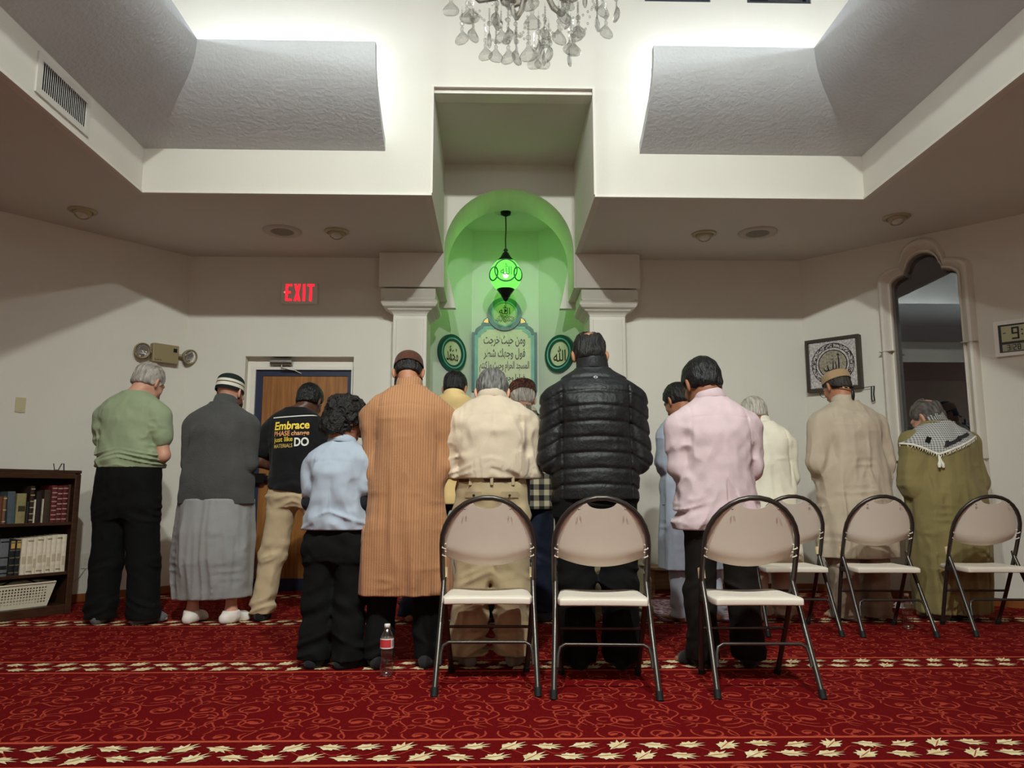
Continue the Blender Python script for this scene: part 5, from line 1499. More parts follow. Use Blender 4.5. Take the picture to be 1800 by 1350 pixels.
class Person:
    """Coordinates are metres in the person's own frame: feet on z=0, facing +y, x to the right."""
    def __init__(s, label, x, y, turn, top, collar, head_w, **k):
        s.root = thing('person', label, 'person', (x, y, 0), turn, 'men and boys standing in prayer rows')
        g = k.get
        collar = collar - g('std', 0.0); s.top, s.collar = top, collar
        s.S = g('S', collar / 1.50)                        # overall size factor
        s.skin = SKIN[g('skin', 'tan')]
        s.tilt = math.radians(g('tilt', 32)); s.hturn = math.radians(g('hturn', 0)); s.roll = math.radians(g('roll', 0))
        s.hs = head_w / 0.158
        s.hx = g('hx', 0.0); s.lean = g('lean', 0.0)
        s.R = M3(s.hturn, s.tilt, s.roll)
        s.hc = Vector((s.hx, g('hy', 0.10), top - 0.112 * s.hs))
        s.sw = g('sw', 0.19); s.zs = g('zs', collar - 0.176 * s.S)        # shoulder joint
        s.sy = g('sy', 0.012)
        s.ew = g('ew', (0.26, 0.26)); s.ze = g('ze', (collar - 0.43 * s.S,) * 2); s.ey = g('ey', 0.0)
        s.zh = g('zh', collar - 0.46 * s.S); s.hy_ = g('handy', max(0.20, g('belly', 0.13) + 0.062))
        s.ch = g('chest', 0.125); s.belly = g('belly', 0.13)
        s.waist_w = g('waist_w', 0.16); s.chest_w = g('chest_w', s.sw - 0.066)
        s.xs = g('xs', 0.0)                                 # sideways shift of the shoulders
        s.feet = g('feet', ((-0.13, 0.02, -0.15), (0.13, 0.02, 0.15)))    # ankle x, y, toe direction x
        s.crotch = g('crotch', 0.50 * s.collar); s.hipw = g('hipw', 0.15)
        s.sections()
    def sections(s):
        c, S = s.collar, s.S
        s.tors = [
            (c, 0.064 * S, 0.060 * S, 0.035, s.xs), (c - 0.02 * S, 0.098 * S, 0.068 * S, 0.028, s.xs), (c - 0.042 * S, 0.138 * S, 0.076 * S, 0.018, s.xs), (c - 0.075 * S, min(0.178 * S, s.sw - 0.05 * S), 0.088 * S, 0.008, s.xs),
            (c - 0.12 * S, s.sw - 0.045 * S, 0.108 * S, 0.0, s.xs), (c - 0.20 * S, s.chest_w * 0.98, s.ch, -0.004, s.xs), (c - 0.30 * S, s.chest_w * 0.96, s.ch * 1.02, 0.0, s.xs * 0.8),
            (c - 0.42 * S, (s.chest_w + s.waist_w) * 0.5, (s.ch + s.belly) * 0.5, 0.005, s.xs * 0.5), (c - 0.52 * S, s.waist_w, s.belly, 0.008, s.xs * 0.3), (c - 0.60 * S, s.hipw * 1.0, s.belly * 0.96, 0.0, 0), (c - 0.70 * S, s.hipw * 1.04, 0.125 * S, -0.012, 0)]
    def arm(s, i):
        sx = -1 if i == 0 else 1
        sh = (s.xs + sx * (s.sw - 0.062 * s.S), s.sy, s.zs); el = (s.xs * 0.8 + sx * (s.ew[i] - 0.062 * s.S), s.ey, s.ze[i])
        wr = (sx * (0.075 if i else 0.055), s.hy_ - (0.03 if i == 0 else 0.0), s.zh - (0.03 if i == 0 else 0.0))
        return sh, el, wr
    def leg(s, i):
        sx = -1 if i == 0 else 1
        ax, ay, td = s.feet[i]
        hip = (sx * s.hipw * 0.52, -0.01, s.crotch + 0.05); ank = (ax, ay, 0.085)
        kn = (hip[0] * 0.45 + ax * 0.55, 0.012 + ay * 0.3, s.crotch * 0.56)
        return hip, kn, ank, td
    def body(s):
        c, S = s.collar, s.S
        lo = (-max(s.ew) - 0.06, -0.22, -0.004); hi = (max(s.ew) + 0.06, 0.36, s.top + 0.03)
        fx = max(abs(s.feet[0][0]), abs(s.feet[1][0])) + 0.12
        lo = (min(lo[0], -fx), lo[1], lo[2]); hi = (max(hi[0], fx), hi[1], hi[2])
        F = Field(lo, hi, 0.0062)
        F.loft([(z, a * 0.86, b * 0.84, y, x) for z, a, b, y, x in s.tors], 0)
        F.cone((s.xs, 0.03, c - 0.05), tuple(s.hc + s.R @ Vector((0, -0.030, -0.05)) * s.hs), 0.060 * S, 0.055 * s.hs, 0.04)
        head_field(F, s.hc, s.R, s.hs)
        for i in (0, 1):
            sh, el, wr = s.arm(i)
            F.cone(sh, el, 0.050 * S, 0.040 * S, 0.04); F.cone(el, wr, 0.042 * S, 0.027 * S, 0.02)
            d = Vector((1 if i == 0 else -1, 0.25, -0.06))
            hand_field(F, Vector(wr), d, (0, -1, -0.1), (1 if i == 0 else -1) * 1.0, S * 0.97)
            hip, kn, ank, td = s.leg(i)
            F.cone(hip, kn, 0.078 * S, 0.050 * S, 0.04); F.cone(kn, ank, 0.052 * S, 0.034 * S, 0.03)
            foot_field(F, ank, (td, 1), S)
        o = F.build('body', s.skin, s.root)
        return o
    # ---- clothing
    def folds(s, amp, kind, hem):
        c = s.collar; seed = (sum(ord(q) for q in s.root['label']) % 50) * 1.37
        amp = amp * 1.5
        def fn(p):
            x, y, z = p.T
            o = np.zeros(len(p))
            q = np.stack([x * 7 + seed, y * 7, z * 7], 1)
            ax_ = np.abs(x - s.xs * 0.5)
            if kind == 'robe':
                w = np.clip((c - z) / (c - hem), 0, 1)
                o += amp * (0.30 + 1.0 * w) * ridge(np.stack([x * 11 + seed + 0.5 * z, y * 8.5, z * 0.8 + seed], 1))
                o += amp * 0.6 * ridge(np.stack([x * 20 + seed, y * 12, z * 2.6], 1)) * (0.3 + 0.7 * w)
                o += amp * 0.55 * ridge(np.stack([(ax_ + 0.5 * z) * 14 + seed, y * 7, (ax_ - z) * 4 + seed], 1)) * np.exp(-((z - c + 0.40) / 0.2) ** 2)
                o += amp * 0.45 * ridge(np.stack([x * 7 + seed, y * 7, z * 21], 1)) * np.clip(vnoise(q * 0.7) * 2 - 0.8, 0, 1)
            elif kind == 'shirt':
                w = np.clip((c - 0.12 - z) / (c - hem), 0, 1)
                o += amp * (0.25 + 0.95 * w) * ridge(np.stack([(ax_ + 0.55 * z) * 15 + seed, y * 2.0, (ax_ - 0.6 * z) * 2.0 + seed + (x > 0) * 7.3], 1))
                o += amp * 0.6 * ridge(np.stack([x * 14 + seed, y * 6, z * 2.0], 1)) * (0.3 + 0.7 * w)
                g = np.exp(-((z - hem - 0.06) / 0.07) ** 2)
                o += amp * 1.0 * g * ridge(np.stack([x * 3.5 + seed, y * 3, z * 26 + ax_ * 9], 1))
                ap = np.exp(-(((ax_ - s.sw * 0.8) / 0.08) ** 2 + ((z - c + 0.30) / 0.16) ** 2))
                o += amp * 0.9 * ap * ridge(np.stack([x * 19 + seed, y * 10, z * 12], 1))
                o += amp * 0.45 * np.clip((ax_ - s.sw + 0.08) * 18, 0, 1) * ridge(np.stack([x * 9 + seed, y * 9, z * 24], 1)) * np.clip((c - 0.3 - z) * 6, 0, 1)
                o += amp * 0.30 * (vnoise(q * 3.2) - 0.5) * 2
            elif kind == 'tee':
                w = np.clip((c - 0.20 - z) / (c - hem), 0, 1)
                o += amp * w * ridge(np.stack([(x * 0.9 + 0.55 * z) * 15 + seed, y * 2, (x - 0.6 * z) * 2], 1))
                o += amp * 0.5 * w * ridge(np.stack([(ax_ + 0.6 * z) * 10 + seed, y * 6, z * 3], 1))
                g = np.exp(-((z - hem - 0.055) / 0.055) ** 2)
                o += amp * 1.1 * g * ridge(np.stack([x * 2.2 + seed, y * 3, z * 36 + np.abs(x) * 8], 1))
                ap = np.exp(-(((ax_ - s.sw * 0.8) / 0.06) ** 2 + ((z - c + 0.30) / 0.10) ** 2))
                o += amp * 0.8 * ap * ridge(np.stack([x * 16 + seed, y * 9, z * 22], 1))
                o += amp * 0.2 * (vnoise(q * 2.5) - 0.5) * 2
            elif kind == 'pants':
                o += amp * 0.7 * ridge(np.stack([x * 9 + seed, y * 8, z * 3 + seed], 1))
                for zc, wd, k in ((s.crotch * 0.55, 0.10, 1.0), (0.10, 0.08, 1.4), (s.crotch + 0.02, 0.09, 0.8)):
                    o += amp * k * np.exp(-((z - zc) / wd) ** 2) * ridge(np.stack([x * 6 + seed, y * 6, z * 20 + np.abs(x) * 8], 1))
                o += amp * 0.3 * (vnoise(q * 3) - 0.5) * 2
            elif kind == 'knit':
                o += amp * ridge(np.stack([x * 4 + seed, y * 5, z * 3 + np.abs(x) * 4], 1)) + amp * 0.4 * (vnoise(q * 2) - 0.5) * 2
            if kind in ('shirt', 'robe', 'tee'):         # armhole and yoke seams
                o -= 0.0035 * np.exp(-((ax_ - (s.sw - 0.078 * s.S) + 0.10 * np.clip(z - c + 0.2, 0, 1)) / 0.006) ** 2) * (z > c - 0.30) * (z < c - 0.06) * (y < 0.03)
                o -= 0.008 * np.exp(-((ax_ - (s.sw - 0.070 * s.S)) / 0.012) ** 2) * np.clip((c - 0.26 - z) * 12, 0, 1) * np.clip((z - min(s.ze) + 0.06) * 12, 0, 1) * (y < 0.06)
                if kind != 'tee': o -= 0.0028 * np.exp(-((z - c + 0.105 + 0.1 * ax_) / 0.006) ** 2) * (y < 0.0) * (ax_ < s.sw - 0.08)
            return o
        return fn
    def shirt(s, m, hem, grow=0.012, sleeve=1.0, kind='shirt', amp=0.007, name='shirt', hem_w=None, arm_r=(0.066, 0.055, 0.040), neck=True, h=0.0068, cuff=None, extra=None, skirt=None, puff=None, hem_tilt=0.0):
        c, S = s.collar, s.S
        sec = []
        for z, a, b, y, x in s.tors:
            if z > hem + 0.01: sec.append((z, a + grow, b + grow, y, x))
        below = [q for q in s.tors if q[0] <= hem + 0.01]
        zl, al, bl, yl, xl = sec[-1]
        if skirt:
            sec = [q for q in sec if q[0] > skirt[0][0] + 0.02]
            sec += [(z, a, b, y, (q[0] if q else 0.0)) for z, a, b, y, *q in skirt]
        else:
            hw = hem_w or (np.interp(hem, [q[0] for q in s.tors[::-1]], [q[1] for q in s.tors[::-1]]) + grow)
            hb = np.interp(hem, [q[0] for q in s.tors[::-1]], [q[2] for q in s.tors[::-1]]) + grow
            hy = np.interp(hem, [q[0] for q in s.tors[::-1]], [q[3] for q in s.tors[::-1]])
            sec.append((hem - 0.02, hw, hb, hy, 0.0))
        mx = max([q[1] for q in sec] + [max(s.ew) + 0.03]) + 0.06
        F = Field((-mx - abs(s.xs), -0.34, hem - 0.03), (mx + abs(s.xs), 0.36, c + 0.06), h)
        F.loft(sec, 0)
        for i in (0, 1):
            sh, el, wr = s.arm(i)
            r0, r1, r2 = [q * S for q in arm_r]
            F.cone((sh[0], sh[1], sh[2]), el if sleeve >= 0.5 else tuple(np.array(sh) + (np.array(el) - np.array(sh)) * sleeve * 2), r0 + 0.006, r1 if sleeve >= 0.5 else r1 + 0.006, 0.010)
            F.cone((sh[0], sh[1], sh[2]), (sh[0] * 0.98, sh[1], sh[2] - 0.05), r0 + 0.004, r0 + 0.002, 0.045)
            if sleeve > 0.5:
                e = np.array(el) + (np.array(wr) - np.array(el)) * (sleeve - 0.5) * 2 * 0.93
                F.cone(el, tuple(e), r1, r2, 0.012)
        if kind == 'puffer':
            def fn(p):
                x, y, z = p.T
                sm_ = 0.05 * np.abs(x) + np.clip(np.abs(x) - s.sw + 0.07, 0, 1) * 0.5
                u = np.abs((((z - hem + sm_) / puff) % 1.0) - 0.5)
                gr = np.exp(-((0.5 - u) * puff / 0.0085) ** 2)
                ar = np.exp(-((np.abs(x) - (s.sw - 0.075)) / 0.005) ** 2) * (z < c - 0.1)
                r = ridge(np.stack([x * 10, y * 9, z * 24], 1)); r2 = ridge(np.stack([x * 26, y * 20, z * 14], 1))
                return 0.003 - 0.0075 * gr - 0.006 * ar * (y < 0.05) + 0.0022 * r + 0.0013 * r2
            F.wrinkle(fn, 0.035)
        else:
            F.wrinkle(s.folds(amp, kind, hem), 0.03)
        if extra: extra(F)
        if hem_tilt: F.cut((-hem_tilt, 0, -1), -hem)
        else: F.cut((0, 0, -1), -hem)
        if sleeve < 0.5:
            pass
        if neck:
            F.cone((s.xs, 0.06, c + 0.06), (s.xs, 0.035, c - 0.005), 0.072 * S, 0.056 * S, 0.008, 'sub')
        return F.build(name, m, s.root)
    def stand_collar(s, m, h0=0.0, h1=0.035, r=0.074, name='collar', fold=0.0, t=0.006):
        """Ring round the neck, leaning with it."""
        c, S = s.collar, s.S
        mb = MB()
        prof = [(r + 0.012, h0 - 0.02), (r + 0.004, h0), (r, h1 * 0.6), (r - 0.003, h1), (r - 0.003 - t, h1), (r - 0.006 - t, h0)]
        if fold > 0: prof = [(r + 0.012, -0.022), (r + 0.020, -0.016), (r + 0.010, h1 * 0.6), (r + 0.002, h1 - 0.003), (r - 0.003, h1), (r - 0.008, h1 - 0.004), (r - 0.010, h1 * 0.5), (r - 0.012, -0.03)]
        T = Matrix.Translation((s.xs, 0.043, c - 0.014)) @ Matrix.Rotation(math.radians(-22), 4, 'X') @ Matrix.Diagonal((S, S, S, 1))
        mb.lathe(prof, 36, T, caps=False, sy=1.0)
        return mb.build(name, m, s.root)
    def pants(s, m, waist, r=(0.098, 0.078, 0.075), amp=0.006, name='trousers', cuff=0.03, top_w=None, h=0.0072, seat=0.0, under=True):
        S = s.S
        fx = max(abs(s.feet[0][0]), abs(s.feet[1][0])) + 0.16
        F = Field((-fx - 0.03, -0.26, cuff - 0.02), (fx + 0.03, 0.22, waist + 0.02), h)
        tw = top_w or s.hipw
        tk = 0.022 if under else 0.0
        F.loft([(waist, tw + 0.004 - tk, s.belly + 0.006 - tk, 0.004), (waist - 0.08, s.hipw + 0.012 - tk, s.belly + 0.006 - tk, -0.006), (s.crotch + 0.06, s.hipw + 0.016, 0.115 * S + seat, -0.014), (s.crotch - 0.01, s.hipw * 0.98, 0.10 * S, -0.006)], 0)
        for i in (0, 1):
            hip, kn, ank, td = s.leg(i)
            r0, r1, r2 = [q * S for q in r]
            F.cone((hip[0], hip[1], hip[2] + 0.03), kn, r0, r1, 0.035)
            F.cone(kn, (ank[0], ank[1] + 0.005, 0.02), r1, r2, 0.02)
        F.wrinkle(s.folds(amp, 'pants', cuff), 0.03)
        F.cut((0, 0, -1), -cuff); F.cut((0, 0, 1), waist)
        o = F.build(name, m, s.root)
        return o
    def skirt(s, m, z0, z1, sec, amp=0.008, name='skirt', h=0.0085, hem_tilt=0.0):
        mx = max(q[1] for q in sec) + 0.05
        F = Field((-mx, -0.3, z0 - 0.03), (mx, 0.3, z1 + 0.02), h)
        F.loft(sec, 0)
        F.wrinkle(s.folds(amp, 'robe', z0), 0.03)
        F.cut((hem_tilt, 0, -1), -z0); F.cut((0, 0, 1), z1)
        return F.build(name, m, s.root)
    def socks(s, m, z=0.12, name='sock', grow=0.0055):
        for i in (0, 1):
            hip, kn, ank, td = s.leg(i)
            F = Field((ank[0] - 0.22, ank[1] - 0.12, -0.004), (ank[0] + 0.22, ank[1] + 0.24, z + 0.02), 0.005)
            foot_field(F, ank, (td, 1), s.S, grow, False)
            F.cone((ank[0], ank[1], 0.06), (ank[0] * 0.98 + kn[0] * 0.02, ank[1], z + 0.05), 0.040 * s.S + grow, 0.038 * s.S + grow, 0.03)
            F.wrinkle(lambda p: 0.0014 * ridge(np.stack([p[:, 0] * 14, p[:, 1] * 14, p[:, 2] * 50], 1)), 0.02)
            F.cut((0, 0, 1), z); F.cut((0, 0, -1), -0.002)
            F.build(name, m, s.root)
    def headframe(s):
        return Matrix.Translation(s.hc) @ s.R.to_4x4() @ Matrix.Scale(s.hs, 4)
    def hair(s, m, t=0.010, nape=-0.056, front=0.05, rough=0.004, bald=None, name='hair', h=0.0042, curl=0.0, slope=0.55, side=1.0, top_only=None, strand=(60, 18, 14)):
        """Hair cap in the head's frame: t thick, down to the nape, clear of the face and ears."""
        F = Field((-0.125 - curl, -0.16 - curl, -0.14 - curl * 1.5), (0.125 + curl, 0.13 + curl, 0.16 + curl), h)
        F.ell((0, -0.012, 0.033), (0.076 * side + t * 0.8, 0.095 + t, 0.088 + t), 0)
        F.ell((0, -0.052, -0.030), (0.060 + t * 0.3, 0.045 + t * 0.3, 0.055), 0.03)
        if curl > 0:
            for (x, y, z, r) in ((-0.04, -0.05, -0.055, 0.05), (0.02, -0.06, -0.07, 0.05), (0.05, -0.02, 0.0, 0.045), (-0.055, 0.0, 0.0, 0.045), (0.0, 0.04, 0.085, 0.045), (-0.02, -0.06, 0.05, 0.055)):
                F.ell((x, y, z), (r, r, r), 0.03)
        # clear the face, then the ears
        def face(x, y, z):
            return np.maximum(-(y - (front + slope * (z - 0.03))), z - 0.105) + 0 * x
        F.put(lambda x, y, z: face(x, y, z), (-0.2, -0.2, -0.2), (0.2, 0.2, 0.2), 0.012, 'sub')
        if curl < 0.02:
            for sx in (-1, 1): F.ell((sx * 0.088, 0.004, -0.022), (0.026, 0.026, 0.042), 0.008, 'sub')
        F.put(lambda x, y, z: (z - (nape + 0.35 * (y + 0.08)) + 0 * x), (-0.2, -0.2, -0.2), (0.2, 0.2, nape + 0.1), 0.012, 'sub')
        if bald: F.ell(bald[0], bald[1], 0.02, 'sub')
        sd = (sum(ord(q) for q in s.root['label']) % 37) * 0.77
        def fn(p):
            x, y, z = p.T
            if curl > 0:
                return 0.011 * ridge(np.stack([x * 26 + sd, y * 24, z * 24], 1)) + 0.007 * ridge(np.stack([x * 60, y * 55 + sd, z * 50], 1))
            return rough * ridge(np.stack([x * strand[0] + sd, y * strand[1], z * strand[2]], 1)) + rough * 0.6 * ridge(np.stack([x * 110, y * 30 + sd, z * 26], 1))
        F.wrinkle(fn, 0.03)
        return F.build(name, m, s.root, s.headframe())
    def beard(s, m, l=0.0):
        F = Field((-0.11, -0.05, -0.2 - l), (0.11, 0.15, 0.03), 0.0045)
        F.ell((0, 0.045, -0.075), (0.068, 0.062, 0.05 + l), 0)
        for sx in (-1, 1): F.cone((sx * 0.068, 0.01, -0.01), (sx * 0.06, 0.035, -0.07), 0.012, 0.02, 0.02)
        F.ell((0, 0.10, 0.0), (0.045, 0.06, 0.058), 0.01, 'sub')
        F.wrinkle(lambda p: 0.004 * ridge(p * np.array([90, 90, 22])), 0.02)
        return F.build('beard', m, s.root, s.headframe())
    def cap(s, m, base=0.035, height=0.095, tilt=0.0, rim=0.004, dome=0.35, name='cap', a=0.083, b=0.102, flat=False):
        """Brimless cap: band from `base` up, closed by a low dome."""
        mb = MB(); prof = []
        hb = height * (1 - dome)
        prof += [(1.0 + rim, 0.0), (1.012, 0.004)]
        for i in range(1, 6): prof.append((1.012 - 0.03 * (i / 5) ** 2 * (0.5 if flat else 1.6), hb * i / 5))
        r1 = prof[-1][0]
        for i in range(1, 9):
            q = i / 8 * PI / 2
            prof.append((r1 * math.cos(q) ** 0.8 if i < 8 else 0.0, hb + height * dome * math.sin(q)))
        T = Matrix.Translation((0, -0.012, base)) @ Matrix.Rotation(math.radians(tilt), 4, 'X')
        mb.lathe(prof, 40, T, sx=a, sy=b, caps=False)
        o = mb.build(name, m, s.root); o.matrix_local = s.headframe()
        return o
# ------------------------------------------------------------------ cloth with a woven or printed pattern
def wave_mat(name, c1, c2, scale, axis='X', rough=0.85, sharp=(0.35, 0.65), bump=0.25):
    m = mat(name, c1, rough, bump=bump, bscale=240, sheen=0.1, spec=0.25); nt = m.node_tree; b = nt.nodes['Principled BSDF']
    tc = node(nt, 'ShaderNodeTexCoord'); w = node(nt, 'ShaderNodeTexWave', bands_direction=axis); w.inputs['Scale'].default_value = scale; w.inputs['Distortion'].default_value = 0.6; w.inputs['Detail'].default_value = 2
    r = node(nt, 'ShaderNodeValToRGB'); r.color_ramp.elements[0].position = sharp[0]; r.color_ramp.elements[1].position = sharp[1]
    r.color_ramp.elements[0].color = (*lin(c1), 1); r.color_ramp.elements[1].color = (*lin(c2), 1)
    nt.links.new(tc.outputs['Object'], w.inputs['Vector']); nt.links.new(w.outputs['Fac'], r.inputs['Fac']); nt.links.new(r.outputs['Color'], b.inputs['Base Color'])
    return m
def plaid_mat(name, light, mid, dark, per):
    m = mat(name, light, 0.9, bump=0.3, bscale=240, sheen=0.1, spec=0.2); nt = m.node_tree; b = nt.nodes['Principled BSDF']
    tc = node(nt, 'ShaderNodeTexCoord'); sp = node(nt, 'ShaderNodeSeparateXYZ'); nt.links.new(tc.outputs['Object'], sp.inputs[0])
    outs = []
    for ax in ('X', 'Z'):
        d = node(nt, 'ShaderNodeMath', operation='DIVIDE'); d.inputs[1].default_value = per; nt.links.new(sp.outputs[ax], d.inputs[0])
        f = node(nt, 'ShaderNodeMath', operation='FLOORED_MODULO'); f.inputs[1].default_value = 1.0; nt.links.new(d.outputs[0], f.inputs[0])
        g = node(nt, 'ShaderNodeMath', operation='LESS_THAN'); g.inputs[1].default_value = 0.5; nt.links.new(f.outputs[0], g.inputs[0]); outs.append(g)
    a = node(nt, 'ShaderNodeMath', operation='ADD'); nt.links.new(outs[0].outputs[0], a.inputs[0]); nt.links.new(outs[1].outputs[0], a.inputs[1])
    h = node(nt, 'ShaderNodeMath', operation='MULTIPLY'); h.inputs[1].default_value = 0.5; nt.links.new(a.outputs[0], h.inputs[0])
    r = node(nt, 'ShaderNodeValToRGB'); r.color_ramp.interpolation = 'CONSTANT'
    r.color_ramp.elements[0].color = (*lin(light), 1); r.color_ramp.elements[1].position = 0.25; r.color_ramp.elements[1].color = (*lin(mid), 1)
    e = r.color_ramp.elements.new(0.75); e.color = (*lin(dark), 1)
    nt.links.new(h.outputs[0], r.inputs['Fac']); nt.links.new(r.outputs['Color'], b.inputs['Base Color'])
    return m
def band_mat(name, stops, axis='Z', lo=0.0, hi=1.0, rough=0.85):
    """Horizontal bands along an object axis; stops = [(t, colour)], t in 0..1 between lo and hi."""
    m = mat(name, stops[0][1], rough, bump=0.4, bscale=200, spec=0.2); nt = m.node_tree; b = nt.nodes['Principled BSDF']
    tc = node(nt, 'ShaderNodeTexCoord'); sp = node(nt, 'ShaderNodeSeparateXYZ'); nt.links.new(tc.outputs['Object'], sp.inputs[0])
    mr = node(nt, 'ShaderNodeMapRange'); mr.inputs['From Min'].default_value = lo; mr.inputs['From Max'].default_value = hi; nt.links.new(sp.outputs[axis], mr.inputs['Value'])
    r = node(nt, 'ShaderNodeValToRGB'); r.color_ramp.interpolation = 'CONSTANT'
    r.color_ramp.elements[0].position = stops[0][0]; r.color_ramp.elements[0].color = (*lin(stops[0][1]), 1)
    r.color_ramp.elements[1].position = stops[1][0]; r.color_ramp.elements[1].color = (*lin(stops[1][1]), 1)
    for t, c in stops[2:]:
        e = r.color_ramp.elements.new(t); e.color = (*lin(c), 1)
    nt.links.new(mr.outputs[0], r.inputs['Fac']); nt.links.new(r.outputs['Color'], b.inputs['Base Color'])
    return m

def project(p, target, items, y0=-1.0, off=0.004):
    """Lay flat (x, z) shapes on the back of a garment; items = [(name, verts, faces, material)]."""
    me = target.data; bv = BVHTree.FromPolygons([v.co for v in me.vertices], [tuple(q.vertices) for q in me.polygons])
    for name, vs, fs, m in items:
        out = []
        for x, z in vs:
            h = bv.ray_cast(Vector((x, y0, z)), Vector((0, 1, 0)))
            out.append((x, (h[0].y - off) if h[0] else -0.12, z))
        mb = MB(); mb.add(out, [tuple(f) for f in fs], 0, False); mb.build(name, m, target)

M_BLKCLOTH = cloth('black_trouser_cloth', (13, 13, 14), rough=0.9, bump=0.2, sheen=0.0)
M_DKGREYSOCK = cloth('grey_sock', (92, 90, 90))

# 1 green T-shirt
p = Person('grey-haired man in sage green T-shirt and black trousers, first on the left', -2.53, 5.46, math.radians(-6), 1.788, 1.595, 0.178, skin='fair', tilt=30, hturn=-14, hx=0.035, sw=0.255, waist_w=0.20, hipw=0.20, belly=0.15, chest=0.135,
           ew=(0.262, 0.305), ey=0.02, feet=((-0.145, 0.0, -0.25), (0.165, 0.0, 0.5)), crotch=0.72, zh=1.06, xs=-0.015)
p.body()
p.hair(HAIR['silver'], t=0.011, nape=-0.052)
p.shirt(cloth('sage_cotton', (136, 147, 118), bscale=320), 1.05, grow=0.012, sleeve=0.26, kind='tee', amp=0.012, name='t_shirt', arm_r=(0.072, 0.068, 0.05))
p.pants(M_BLKCLOTH, 1.065, r=(0.112, 0.092, 0.094), cuff=0.035, amp=0.006, under=False)
p.socks(M_DKGREYSOCK, 0.10)

# 2 charcoal fleece over grey robe
p = Person('man in charcoal fleece, long grey skirt and striped skullcap, white socks', -1.925, 5.48, math.radians(-4), 1.715, 1.55, 0.165, std=0.040, skin='fair', tilt=12, hturn=-14, hx=0.015, sw=0.242, waist_w=0.23, hipw=0.225, belly=0.17, chest=0.15,
           ew=(0.252, 0.265), feet=((-0.13, 0.0, 0.12), (0.14, 0.0, 0.5)), crotch=0.78)
p.body(); p.beard(HAIR['redbeard'], 0.02)
p.cap(band_mat('striped_knit', [(0.0, (26, 34, 32)), (0.16, (222, 214, 200)), (0.34, (60, 66, 54)), (0.40, (222, 214, 200)), (0.54, (32, 42, 40))], 'Z', 0.0, 0.128), base=0.0, height=0.128, tilt=2, a=0.088, b=0.108, dome=0.45)
M_FLEECE = cloth('charcoal_fleece', (78, 77, 76), var=0.08, bump=0.6, bscale=160, rough=0.95)
p.shirt(M_FLEECE, 0.80, grow=0.016, kind='knit', amp=0.006, name='fleece_jacket', arm_r=(0.078, 0.070, 0.052), hem_w=0.253)
p.stand_collar(M_FLEECE, 0.0, 0.06, 0.080, t=0.010)
p.skirt(cloth('grey_robe_cloth', (134, 133, 132), bscale=280), 0.165, 0.84, [(0.84, 0.235, 0.165, 0), (0.62, 0.245, 0.175, -0.01), (0.42, 0.25, 0.17, -0.01), (0.28, 0.238, 0.15, 0), (0.15, 0.225, 0.135, 0.01)], amp=0.012, hem_tilt=0.04)
p.socks(cloth('white_sock', (214, 206, 200), bump=0.4), 0.085)

# 3 black printed T-shirt, khaki trousers
p = Person('man in black T-shirt with printed lettering and khaki trousers, before the oak door', -1.375, 5.55, math.radians(-5), 1.655, 1.49, 0.165, skin='dark', tilt=30, hturn=-10, hx=0.02, sw=0.225, waist_w=0.175, hipw=0.185, xs=-0.05, ew=(0.315, 0.26), ze=(1.10, 1.09),
           feet=((-0.235, 0.0, -0.15), (0.40, 0.0, 0.4)), crotch=0.80, zh=1.03)
p.body(); p.hair(HAIR['black'], t=0.014, nape=-0.05, rough=0.003, strand=(70, 70, 70))
sh = p.shirt(cloth('black_jersey', (22, 22, 24), bscale=320), 0.885, grow=0.014, sleeve=0.28, kind='tee', amp=0.008, name='t_shirt', arm_r=(0.074, 0.072, 0.05), hem_tilt=0.12)
Y_, O_, W_, G_ = (mat('print_yellow', (240, 208, 70), 0.6), mat('print_orange', (226, 160, 100), 0.6), mat('print_white', (236, 232, 226), 0.6), mat('print_gold', (206, 176, 96), 0.6))
items = []
x0, x1, zt = -0.147, 0.093, 1.40
def line(txt, a, b, z0, z1, m, off=0.02, sh_=0.06):
    vs, fs = fit_text(txt, a, b, z0, z1, off)
    items.append(('lettering', [(x, z + (x - x0) * sh_) for x, z in vs], fs, m))
line('Embrace', x0, x1, 1.312, 1.372, Y_, 0.028)
line('PHASE', x0, -0.032, 1.268, 1.304, O_, 0.02); line('change', -0.022, x1, 1.258, 1.302, O_, 0.02)
line('just like', x0, -0.010, 1.218, 1.262, Y_, 0.012); line('DO', 0.002, x1, 1.190, 1.252, W_, 0.03)
line('MATERIALS', x0, -0.010, 1.186, 1.213, G_, 0.014)
items.append(('print_stripe', [(-0.175 + 0.027 * i, 1.408 + 0.002 * i) for i in range(12)] + [(-0.175 + 0.027 * i, 1.401 + 0.002 * i) for i in range(12)], [(i, i + 1, i + 13, i + 12) for i in range(11)], W_))
project(p, sh, items)
p.pants(cloth('khaki_twill', (176, 156, 126), bscale=300), 0.95, r=(0.100, 0.082, 0.076), cuff=0.05, amp=0.009)
p.socks(cloth('black_sock', (24, 23, 23)), 0.11)

